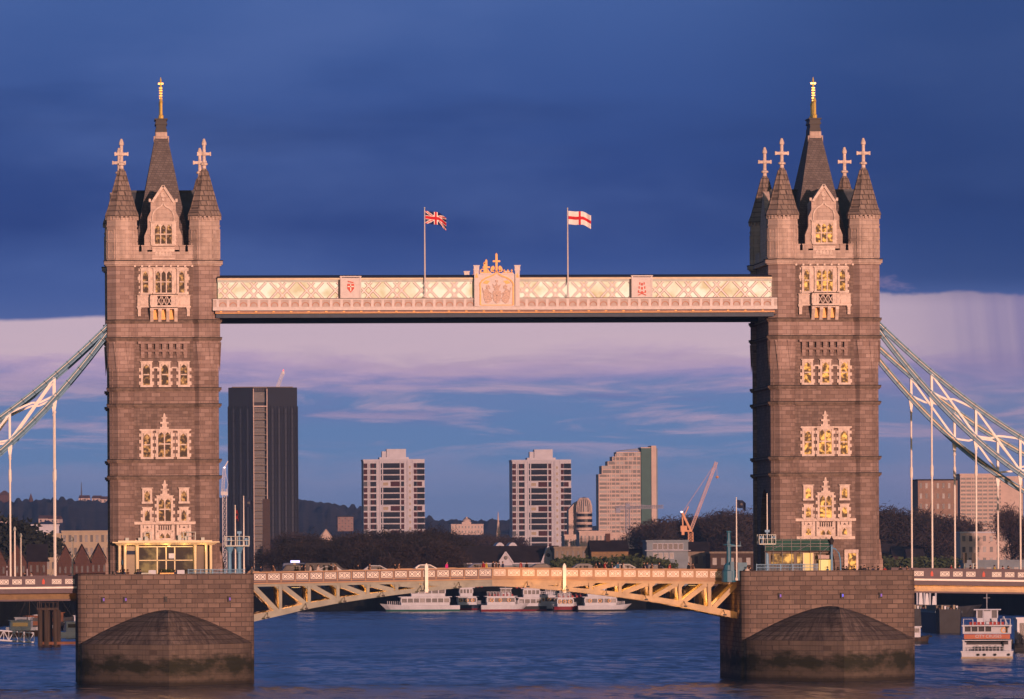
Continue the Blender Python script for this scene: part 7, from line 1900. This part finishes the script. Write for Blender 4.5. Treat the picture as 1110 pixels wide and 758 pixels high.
def trouser_mesh(pose):
    b = MB(); st = 0.0 if pose == 'stand' else 0.22
    for sg in (-1, 1):
        f = st*sg; b.tube([(sg*0.085, 0, 0.95), (sg*0.10, -f*0.55-0.02, 0.48), (sg*0.10, -f+0.02, 0.06)], 0.115, 8, r1=0.075)
        b.box(sg*0.1-0.05, sg*0.1+0.05, -f-0.19, -f+0.09, -0.005, 0.085)
    return b
def hair_mesh():
    b = MB(); b.lathe([(0.09, 1.60), (0.112, 1.66), (0.11, 1.72), (0.07, 1.775), (0.01, 1.79)], 12, 0, 0.022, sy=1.02); return b
proto_p = {}
def person(x, Y, z, coat, label, pose, rz, group):
    if pose not in proto_p:
        t = bpy.data.objects.new('tmp', None)
        ms = []
        for nm, mb in (('coat', coat_mesh()), ('trousers', trouser_mesh(pose)), ('hair', hair_mesh())):
            o = mb.build(nm, {'coat': CL['dark'], 'trousers': CL['dark'], 'hair': M['hair']}[nm], None, smooth=True); ms.append((nm, o.data)); bpy.data.objects.remove(o)
        bpy.data.objects.remove(t); proto_p[pose] = ms
    t = bpy.data.objects.new('person', bodies[pose]); COL.objects.link(t); t.location = (x, Y, z); t.rotation_euler = (0, 0, rz); s = 0.94 + 0.1*((x*7.3) % 1); t.scale = (s, s, s)
    T(t, label, 'person', group)
    for nm, me in proto_p[pose]:
        o = bpy.data.objects.new(nm, me); COL.objects.link(o); o.parent = t
        if nm == 'coat': o.material_slots[0].link = 'OBJECT'; o.material_slots[0].material = CL[coat]
    return t
ppl = [(265.5, 'dark', 'person in dark clothes at the pier end of the left leaf'), (273, 'grey', 'person in a grey coat near the pier end of the left leaf'), (282.5, 'navy', 'person in a navy coat walking at the left end of the left leaf'), (296.5, 'brown', 'person in a brown coat beside the black taxi'),
       (327, 'dark', 'person in dark clothes in front of the black van'), (330.5, 'dark', 'person in dark clothes in front of the black van'), (336.5, 'pale', 'person in a pale coat in front of the black van'), (345, 'pale', 'person in a pale coat at the middle of the black van'), (359, 'dark', 'person in dark clothes by the nose of the black van'), (363.5, 'brown', 'person in a brown coat by the nose of the black van'),
       (388, 'dark', 'person in a dark coat standing before the silver cars'), (400.5, 'brown', 'person in a brown coat right of the silver cars'), (428.5, 'dark', 'left of a pair in dark coats between silver and white cars'), (432.5, 'brown', 'right of a pair, brown coat, between silver and white cars'), (484.3, 'pink', 'person in a bright pink coat on the left leaf'),
       (524, 'red', 'person in a red coat at the joint of the leaves'), (527, 'yellow', 'person in a yellow jacket at the joint of the leaves'), (534.5, 'dark', 'person in dark clothes at the joint of the leaves'), (538, 'brown', 'person in a brown coat just right of the joint'), (541, 'dark', 'person in dark clothes just right of the joint'), (545, 'navy', 'person in a navy coat just right of the joint'),
       (564.5, 'red', 'person in a red coat below the second white gable'), (571, 'dark', 'person in dark clothes below the second white gable'), (646, 'brown', 'person in a brown coat below the brick house'), (650, 'dark', 'person in dark clothes below the brick house'), (655.5, 'red', 'left person in red below the brick house'), (657.5, 'dark', 'person in dark clothes beside the one in red'), (663.5, 'dark', 'person in a dark coat on the right leaf alone'), (669.5, 'blue', 'person in a blue coat on the right leaf'), (674.5, 'dark', 'person in dark clothes right of the blue coat'), (676, 'pale', 'person in a pale coat right of the blue coat'),
       (698, 'dark', 'person in dark clothes below the modern house'), (701.5, 'navy', 'person in a navy coat below the modern house'), (707, 'brown', 'person in a brown coat below the modern house'), (714.5, 'dark', 'person in a dark coat standing left of the dark blue car'), (726, 'red', 'person in red before the dark blue car'), (746.5, 'dark', 'taller of a dark coated pair right of the dark blue car'), (751, 'brown', 'brown coated one of a pair right of the dark blue car')]
for i, (px_, c, lab) in enumerate(ppl):
    Y = BY - 7.4 + 0.6*((i*37) % 5)/5; X = at(px_, 610, Y)[0]
    person(X, Y, zdeck(X)+0.43, c, lab, 'walk' if i % 2 else 'stand', R(90 if i % 3 else -90) + 0.2*((i*13) % 7 - 3), 'people walking over the bridge')
ppl2 = [(127, 'dark'), (131, 'dark'), (135, 'navy'), (138.5, 'brown'), (149.5, 'dark'), (152, 'dark'), (175, 'dark'), (180, 'brown'), (186, 'dark'), (190, 'navy'), (196.5, 'dark')]
for i, (px_, c) in enumerate(ppl2):
    Y = BY - 13.1 + 0.25*(i % 2); X = at(px_, 615, Y)[0]
    lab = ['dark coated person at the left end of the pavilion terrace', 'dark coated person second along the pavilion terrace', 'navy coated person by the left pavilion columns', 'brown coated person by the left pavilion columns', 'dark coated person bending near the terrace table, left one', 'dark coated person near the terrace table, right one', 'dark coated person left of the planter on the terrace', 'brown coated person behind the planter on the terrace', 'dark coated person behind the planter on the terrace', 'navy coated person right of the planter on the terrace', 'dark coated person beside the right terrace sign'][i]
    person(X, Y, DECK, c, lab, 'stand' if i % 3 else 'walk', 0.7*i, 'people on the left pier')
ppl3 = [(810, 'pale'), (813, 'dark'), (897, 'blue'), (914, 'dark'), (917.5, 'dark'), (923, 'brown'), (926, 'dark'), (937, 'dark'), (946, 'navy'), (952, 'dark'), (959, 'red'), (976, 'dark'), (983.5, 'brown')]
for i, (px_, c) in enumerate(ppl3):
    Y = BY - 13.1 + 0.25*(i % 2); X = at(px_, 615, Y)[0]
    lab = ['pale coated person at the left railing of the scaffold pier', 'dark coated person at the left railing of the scaffold pier', 'blue coated person beside the lamp post of the scaffold pier', 'dark coated person left of the tower doorway', 'dark coated person in front of the tower doorway', 'brown coated person in front of the tower doorway', 'dark coated person right of the tower doorway', 'dark coated person against the tower foot, leftmost of three', 'navy coated person against the tower foot, middle of three', 'dark coated person against the tower foot, rightmost of three', 'red coated person at the right foot of the amber tower', 'dark coated person at the right end of the scaffold pier', 'brown coated person at the right corner of the scaffold pier'][i]
    person(X, Y, DECK, c, lab, 'stand' if i % 3 else 'walk', 0.9*i, 'people on the right pier')
for i, (px_, c, lab) in enumerate(((1031, 'red', 'red coated person on the right side span'), (1040, 'blue', 'blue coated person on the right side span'), (1052, 'dark', 'dark coated person left of a hanger on the right span'), (1057, 'dark', 'dark coated person beside a hanger on the right span'), (1078, 'yellow', 'yellow coated person on the right side span'), (1087, 'red', 'bright red coated person at far right of the span'), (1093, 'dark', 'dark coated person at far right of the span'))):
    Y = BY - 8.6; X = at(px_, 615, Y)[0]; person(X, Y, 13.55-1.15-0.018*(X-XR-PH), c, lab, 'walk' if i % 2 else 'stand', R(90), 'people on the right side span')
for i, (px_, c, lab) in enumerate(((27, 'dark', 'dark coated person on the left side span'), (34, 'pale', 'pale coated person on the left side span'))):
    Y = BY - 8.6; X = at(px_, 615, Y)[0]; person(X, Y, 13.15-1.15-0.004*(XL-PH-X), c, lab, 'walk' if i % 2 else 'stand', R(-90), 'people on the left side span')

# ================================================================== ON THE PIERS
YF = BY - 12.6
pv = lambda x: at(x, 600, YF)[0]; pz = lambda y, x=180: at(x, y, YF)[1] - DECK
X = pv(180)
t = empty('glass_pavilion', (X, BY, DECK), 'flat roofed glass pavilion with cream columns at the foot of the left tower', 'pavilion')
u = lambda x: pv(x) - X; y0 = -13.0 + 0.35
M['pav_cream'] = mat('cream_pavilion_paint', (0.72,0.62,0.40), 0.5, var=0.1)
b = MB(); zr = pz(589.5)
b.taper(u(127), u(232), y0-0.2, -11.2, zr-0.15, u(124), u(236), y0-0.55, -11.1, zr+0.12); b.box(u(122), u(238), y0-0.7, -11.05, zr+0.121, zr+0.25); b.box(u(128), u(230), y0-0.3, -11.1, zr+0.25, zr+0.40); b.build('roof', M['pav_cream'], t)
for x in (129.5, 135.5, 148.5, 211.5, 223.5, 228.5): MB().lathe([(0.2, 0), (0.17, 0.1), (0.17, zr-0.3), (0.24, zr-0.16)], 10, u(x), y0+0.05).build('column', M['pav_cream'], t)
M['pav_glass'] = lit('pavilion_glass', (0.03,0.025,0.02), (0.85,0.48,0.15), 0.05, 0.32, 0.7, 0.45, 0.72)  # dim emission stands in for warm reflections in the dark glass
g = MB()
for x in (150, 170.5, 180.2, 189.5, 210): g.box(u(x)-0.07, u(x)+0.07, y0+0.5, y0+0.62, 0, zr-0.3)
g.box(u(150), u(210), y0+0.5, y0+0.62, pz(607.5)-0.05, pz(607.5)+0.05); g.box(u(150), u(210), y0+0.48, y0+0.64, zr-0.42, zr-0.3); g.build('window_frame', M['pav_cream'], t)
for a, b_ in ((150, 170.5), (170.5, 180.2), (180.2, 189.5), (189.5, 210)): MB().box(u(a)+0.08, u(b_)-0.08, y0+0.54, y0+0.58, 0, zr-0.43).build('pane', M['pav_glass'], t)
MB().box(u(137), u(148), y0+0.5, y0+0.6, 0, zr-0.3).build('side_panel', M['b_beige'], t); MB().box(u(137), u(147.5), y0+0.38, y0+0.49, pz(601), pz(597)).build('sign_board', CL['navy'], t)
MB().box(u(132), u(136), y0+0.4, y0+0.5, pz(612), pz(607)).build('notice_board', CL['blue'], t)
MB().box(u(213), u(222.5), y0+0.5, y0+0.6, 0, zr-0.3).build('side_panel', M['b_stone'], t)
MB().box(u(128), u(231), y0+1.3, -11.15, 0, zr-0.2).build('back_wall', M['b_stone'], t)
MB().box(u(183), u(189), y0+0.4, y0+0.5, pz(605.5), pz(600)).build('sign_board', M['hull_white'], t)
o = MB(); o.lathe([(0.1, zr-0.25), (0.22, zr-0.3), (0.1, zr-0.38)], 10, u(183), y0-0.3); o.build('ceiling_lamp', glow('pavilion_lamp', (1.0, 0.6, 0.22), 3.0), t)
for x, e in ((140, 55), (160, 70), (180, 90), (200, 70), (220, 55)):
    L = bpy.data.lights.new('ceiling_glow', 'POINT'); L.energy = e*0.32; L.color = (1.0, 0.55, 0.15); L.shadow_soft_size = 0.2
    lo = bpy.data.objects.new('ceiling_glow', L); COL.objects.link(lo); lo.parent = t; lo.location = (u(x), y0-0.35, zr-0.55)
# roof plant: rails, lamps, vents on the pavilion roof
b = MB()
for x in (157.5, 164, 199, 204, 212): b.box(u(x)-0.05, u(x)+0.05, y0+0.3, y0+0.4, zr+0.4, zr+1.45)
b.box(u(199), u(212), y0+0.32, y0+0.38, zr+1.38, zr+1.45); b.box(u(199), u(212), y0+0.32, y0+0.38, zr+0.9, zr+0.95); b.box(u(157.5), u(164), y0+0.32, y0+0.38, zr+1.38, zr+1.45)
for x in (138, 152, 158.5, 195, 202.5, 220): b.box(u(x)-0.22, u(x)+0.22, y0+0.6, y0+1.0, zr+0.4, zr+0.75+0.3*(x % 2))
b.build('roof_plant', M['paint_grey'], t)
# terrace things
tt = lambda x: at(x, 618, BY-13.35)[0]
for x, lab in ((165, 'white sign board left of the planter on the terrace'), (196, 'white sign board right of the planter on the terrace')):
    b = MB(); b.box(-0.42, 0.42, -0.04, 0.04, 0.55, 1.62); b.box(-0.46, -0.42, -0.06, 0.06, 0, 1.66); b.box(0.42, 0.46, -0.06, 0.06, 0, 1.66); b.box(-0.46, 0.46, -0.06, 0.06, 1.62, 1.68)
    T(b.build('sign_board', M['hull_white'], loc=(tt(x), BY-13.35, DECK)), lab, 'sign', 'terrace signs')
b = MB(); b.box(-0.8, 0.8, -0.25, 0.25, 0.0, 1.1); b.box(-0.86, 0.86, -0.3, 0.3, 1.1, 1.35)
t = empty('planter', (tt(181), BY-13.3, DECK), 'yellow lit timber planter box in the middle of the terrace', 'planter'); b.build('box', M['paint_orange'], t)
lf = MB(); r_ = random.Random(3)
for _ in range(160): o = Vector((r_.uniform(-0.75, 0.75), r_.uniform(-0.2, 0.2), 1.35+r_.random()*0.4)); d = Vector((r_.uniform(-1, 1), r_.uniform(-1, 1), r_.uniform(0, 1)))*0.18; lf.add([o, o+d, o+d.orthogonal()*0.6], [(0, 1, 2)])
lf.build('foliage', M['leaf_green'], t)
b = MB(); b.box(-0.7, 0.7, -0.4, 0.4, 0.7, 0.76)
for sx in (-1, 1):
    for sy in (-1, 1): b.box(sx*0.6-0.04, sx*0.6+0.04, sy*0.3-0.04, sy*0.3+0.04, 0, 0.7)
b.box(-0.6, 0.6, -0.3, 0.3, 0.76, 1.35); T(b.build('covered_table', M['paint_grey'], loc=(tt(158.5), BY-13.2, DECK)), 'grey covered table on the terrace left of the sign board', 'table')
def railing(xa, xb, label, m, h=1.75, Yr=BY-13.45):
    X0, X1 = tt(xa), tt(xb); n = int((X1-X0)/0.16); b = MB()
    t = empty('railing', (X0, Yr, DECK), label, 'railing', 'pier railings'); W = X1-X0
    b.box(0, W, -0.03, 0.03, h-0.06, h); b.box(0, W, -0.025, 0.025, 0.25, 0.3); b.box(0, W, -0.025, 0.025, h-0.45, h-0.4)
    k = 0
    while k*1.5 < W: b.box(k*1.5-0.04, k*1.5+0.04, -0.05, 0.05, 0, h+0.05); k += 1
    b.build('frame', m, t); b = MB()
    for i in range(n): b.box(i*W/n-0.015, i*W/n+0.015, -0.015, 0.015, 0.3, h-0.06)
    b.build('bars', m, t)
railing(204, 266, 'pale blue railing at the right end of the pavilion terrace', M['paint_lightblue'])
railing(820, 887, 'pale blue railing before the netted scaffold', M['paint_lightblue'], 2.0)
# signal masts with platforms
def platform_mast(x, ytop, label, m, posts, Yo=-12.2, wid=14, plat=592.5, red=False):
    Y = BY+Yo; X = at(x, 600, Y)[0]; z = lambda y: at(x, y, Y)[1]-DECK; p = mpp(x, Y)
    t = empty('signal_mast', (X, Y, DECK), label, 'mast', 'signal masts on the piers')
    b = MB()
    for q in posts: b.lathe([(0.42, 0), (0.42, 0.9), (0.3, 1.0), (0.24, 1.2), (0.2, z(plat)-0.9), (0.26, z(plat)-0.85), (0.26, z(plat)-0.7), (0.6, z(plat))], 10, q*p, 0)
    b.build('post', m, t)
    b = MB(); b.box(-wid*p, wid*p, -1.1, 1.1, z(plat), z(plat)+0.15)
    for sx in range(5):
        xx = (-wid + 2*wid*sx/4)*p; b.box(xx-0.04, xx+0.04, -1.1, -1.02, z(plat)+0.15, z(plat)+1.25); b.box(xx-0.04, xx+0.04, 1.02, 1.1, z(plat)+0.15, z(plat)+1.25)
    for zz in (0.7, 1.2): b.box(-wid*p, wid*p, -1.09, -1.03, z(plat)+zz, z(plat)+zz+0.06)
    b.build('platform', M['paint_grey'], t)
    b = MB()
    for q, h_ in ((posts[-1], ytop), (-wid*0.6, plat-9), (wid*0.8, plat-9)):
        b.box(q*p-0.09, q*p+0.09, -0.3, -0.1, z(plat)+0.15, z(h_)); b.box(q*p-0.28, q*p+0.28, -0.35, 0.0, z(h_)-0.3, z(h_))
    b.build('signal', m, t)
    if red: MB().lathe([(0.05, 0), (0.28, 0.1), (0.28, 0.4), (0.05, 0.5)], 10, -wid*p, -1.0).build('beacon', M['red_beacon'], t); 
    KK = MB(); KK.lathe([(0.04, 0), (0.1, 0.08), (0.1, 0.2), (0.04, 0.25)], 8); k = KK.build('lamp', M['w_warm'], t); k.location = (-wid*0.5*p, -1.0, z(plat)+0.5)
    return t
platform_mast(257, 576, 'twin legged pale signal platform right of the left tower', M['paint_lightblue'], (-8, 2.5), wid=13)
platform_mast(831, 574.5, 'pale signal platform with red beacon left of the netted scaffold', M['paint_lightblue'], (0.5,), wid=9, plat=590.5, red=True)
Y = BY-11.5; X = at(797, 600, Y)[0]; p = mpp(797, Y); z = lambda y: at(797, y, Y)[1]-DECK
t = empty('signal_mast', (X, Y, DECK), 'teal signal mast at the left corner of the scaffold pier', 'mast', 'signal masts on the piers')
b = MB(); b.lathe([(0.9, -0.2), (0.9, 1.2), (0.7, 1.3), (0.62, 1.9), (0.3, 2.2), (0.28, z(592)), (0.75, z(591)), (0.75, z(590)), (0.25, z(589.5)), (0.22, z(577.5)), (0.34, z(577)), (0.3, z(575.6))], 10, -0.8, 0); b.build('post', M['paint_teal'], t)
b = MB(); b.box(-9*p, 6*p, -0.5, 0.5, z(592.5), z(591)); b.box(-9*p, -8.4*p, -0.4, 0.4, z(591), z(586)); b.box(5*p, 5.5*p, -0.4, 0.4, z(591), z(587)); b.build('platform', M['paint_teal'], t)
b = MB(); b.box(-6*p, -2*p, -0.8, 0.8, 0, z(609)); b.box(2*p, 12*p, -0.8, 0.8, 0, z(610)); b.build('control_box', M['paint_teal'], t)
# flags on the piers
for x, yt, fl, lab, flab, rz in ((264.4, 539, 1, 'pale flagpole on the left pier beside the black tower', 'dark flag hanging beside the black tower', 0), (255.2, 549, 0, 'shorter flagpole with furled flag on the left pier', None, 0), (798.5, 540.5, 1, 'slim flagpole at the left corner of the scaffold pier', 'dark blue flag left of the amber tower', 0), (831.8, 536.5, 0, 'pale bare flagpole in front of the amber tower', None, 0)):
    Y = BY-12.0; X = at(x, 600, Y)[0]; z = at(x, yt, Y)[1]-DECK
    t = empty('flagpole', (X, Y, DECK), lab, 'flagpole', 'flagpoles on the piers')
    b = MB(); b.tube([(0, 0, 0), (0, 0, z*0.5), (0, 0, z)], 0.11, 8, r1=0.055); b.lathe([(0.02, z), (0.1, z+0.08), (0.02, z+0.18)], 8); b.lathe([(0.25, 0), (0.25, 0.3), (0.12, 0.4)], 8); b.build('pole', M['paint_white'], t)
    if fl: f = cloth('flag', 1.15, 1.0, (lambda x_, y_, w, h: 2 if (x_-w/2)**2+(y_-h/2)**2 < 0.025 else 0), [CL['navy'], FM[1], CL['grey']], None, (X+0.08, Y, DECK+z-0.15), 0.35, 20, 14); T(f, flab, 'flag', 'flags on the piers')
    elif x < 300: f = cloth('furled_flag', 0.35, 1.6, (lambda x_, y_, w, h: 1 if int(y_*3) % 2 else 0), [CL['navy'], CL['red'], FM[2]], None, (X+0.05, Y, DECK+z-0.2), 0.2, 8, 12); T(f, 'furled dark flag on the shorter left flagpole', 'flag', 'flags on the piers')
# scaffolded kiosk on the right pier
YK = BY-12.7; uk = lambda x: at(x, 600, YK)[0]; X = uk(868); z = lambda y: at(868, y, YK)[1]-DECK; v_ = lambda x: uk(x)-X
t = empty('ticket_kiosk', (X, BY, DECK), 'low kiosk with warm lit windows under the netted scaffold', 'kiosk')
y0 = -12.7
M['kiosk_glow'] = lit('kiosk_glass', (0.10,0.04,0.01), (1.0,0.48,0.10), 0.2, 1.05, 0.9, 0.4, 0.62)
b = MB(); b.box(v_(832), v_(901), y0+0.4, -11.1, 0, z(611)); b.box(v_(832), v_(901), y0+0.3, -11.1, z(600), z(598)); b.box(v_(832), v_(836), y0+0.4, -11.1, z(611), z(600)); b.box(v_(899), v_(901), y0+0.4, -11.1, z(611), z(600)); b.box(v_(861), v_(864), y0+0.4, y0+0.7, z(611), z(600)); b.box(v_(836), v_(899), y0+1.2, y0+1.4, z(611), z(600)); b.build('wall', M['b_stone'], t)
for a, c in ((836.5, 848), (848.6, 861), (864.5, 870)): MB().box(v_(a), v_(c), y0+0.45, y0+0.5, z(610.8), z(600.3)).build('window', M['kiosk_glow'], t)
q = MB(); q.box(v_(870.5), v_(871.6), y0+0.2, y0+0.39, 0, z(599.5)); q.box(v_(881), v_(882), y0+0.2, y0+0.39, 0, z(599.5)); d = q.build('door', M['paint_cream'], t); MB().box(v_(871.7), v_(880.9), y0+0.25, y0+0.38, 0.1, z(599.6)).build('pane', glow('kiosk_door_light', (1.0, 0.52, 0.12), 1.0), d)
q = MB(); q.box(v_(887), v_(902), y0+0.0, y0+0.39, z(606), z(602)); q.build('awning', M['b_pink'], t); MB().box(v_(888), v_(901), y0+0.3, y0+0.39, 0.6, z(607)).build('counter', glow('counter_light', (1.0, 0.58, 0.17), 1.05), t)
t = empty('scaffold', (X, BY, DECK), 'scaffold wrapped in green netting over the kiosk of the right pier', 'scaffold')
M['net'] = mat('green_debris_net', (0.018,0.075,0.062), 0.8, var=0.35, scale=1.2)
b = MB(); b.box(v_(829), v_(902.5), y0-0.06, y0-0.02, z(597), z(584.5)); b.box(v_(829), v_(829)+0.04, y0, -11.2, z(597), z(584.5)); b.box(v_(902.5)-0.04, v_(902.5), y0, -11.2, z(597), z(584.5)); b.build('netting', M['net'], t)
b = MB()
for x in (829.5, 838, 848, 858, 868, 878.5, 889, 902): b.tube([(v_(x), y0-0.1, 0), (v_(x), y0-0.1, z(583))], 0.045, 6)
for yy in (585.5, 589.5, 592.5, 597.3): b.tube([(v_(829), y0-0.14, z(yy)), (v_(903), y0-0.14, z(yy))], 0.045, 6)
for a, c in ((829, 848), (858, 878), (889, 902)): b.tube([(v_(a), y0-0.18, z(600)), (v_(c), y0-0.18, z(590))], 0.035, 5)
b.build('tube', M['rim'], t); q = MB(); q.box(v_(828), v_(903.5), y0-0.3, -11.3, z(598), z(597.2)); q.build('boards', M['wood'], t)
# lamp post with curved arm, right pier
Y = BY-13.2; X = at(901.5, 600, Y)[0]; z = lambda y: at(901, y, Y)[1]-DECK
t = empty('street_lamp', (X, Y, DECK), 'ornate lamp post with lantern right of the netted scaffold', 'lamp')
b = MB(); b.lathe([(0.3, 0), (0.3, 0.5), (0.16, 0.7), (0.12, z(592)), (0.2, z(591.5)), (0.1, z(590.5))], 10); b.tube([(0.05, 0, z(594)), (0.5, 0, z(595.5)), (0.9, 0, z(600)), (1.05, 0, z(606)), (1.1, 0, z(612)), (1.1, 0, 0)], 0.09, 6); b.build('post', M['paint_lightblue'], t)
b = MB(); b.lathe([(0.14, z(590.5)), (0.3, z(586.5)), (0.34, z(586)), (0.1, z(583)), (0.03, z(581))], 6); b.build('lantern', M['dark_iron'], t)
# lamps / signs on side spans
for x, yt, lab in ((16, 576, 'white lamp post on the left side span, left of two'), (22.5, 583, 'white lamp post on the left side span, right of two'), (78.5, 587, 'slim lamp post near the left pier'), (1045.5, 602, 'traffic signal post on the right side span, left of two'), (1055, 602, 'traffic signal post on the right side span, right of two')):
    Y = BY+9.0; X, z1 = at(x, yt, Y); zb_ = 12.0; t = empty('lamp_post', (X, Y, zb_), lab, 'lamp post', 'posts on the side spans')
    b = MB(); b.lathe([(0.15, 0), (0.12, 0.8), (0.09, z1-zb_)], 8); b.build('post', M['paint_white'] if x < 500 else M['paint_grey'], t)
    if x < 500: MB().lathe([(0.1, z1-zb_), (0.2, z1-zb_+0.2), (0.12, z1-zb_+0.5), (0.02, z1-zb_+0.6)], 8).build('lantern', M['paint_grey'], t)
    else: MB().box(-0.25, 0.25, -0.3, -0.1, z1-zb_-1.0, z1-zb_+0.3).build('signal_head', M['dark_iron'], t)
# lamps on the pier edges beside the tower feet
for x, Yo, lab in ((117.2, -10, 'gilded lamp bracket glowing at the left foot of the left tower'),):
    pass

# ================================================================== AIR
hz = MB(); hz.box(-8800, 8800, -4200, 11000, -5, 82)
M_h = bpy.data.materials.new('air_haze'); M_h.use_nodes = True; n_ = M_h.node_tree.nodes; l_ = M_h.node_tree.links; n_.clear()
vo = n_.new('ShaderNodeVolumePrincipled'); vo.inputs['Color'].default_value = (0.25, 0.48, 1.0, 1); vo.inputs['Density'].default_value = 0.000045; vo.inputs['Anisotropy'].default_value = 0.0
mo = n_.new('ShaderNodeOutputMaterial'); l_.new(vo.outputs[0], mo.inputs['Volume'])
o = hz.build('haze', M_h); T(o, 'thin blue dusk haze over the river and town', 'haze', kind='stuff')
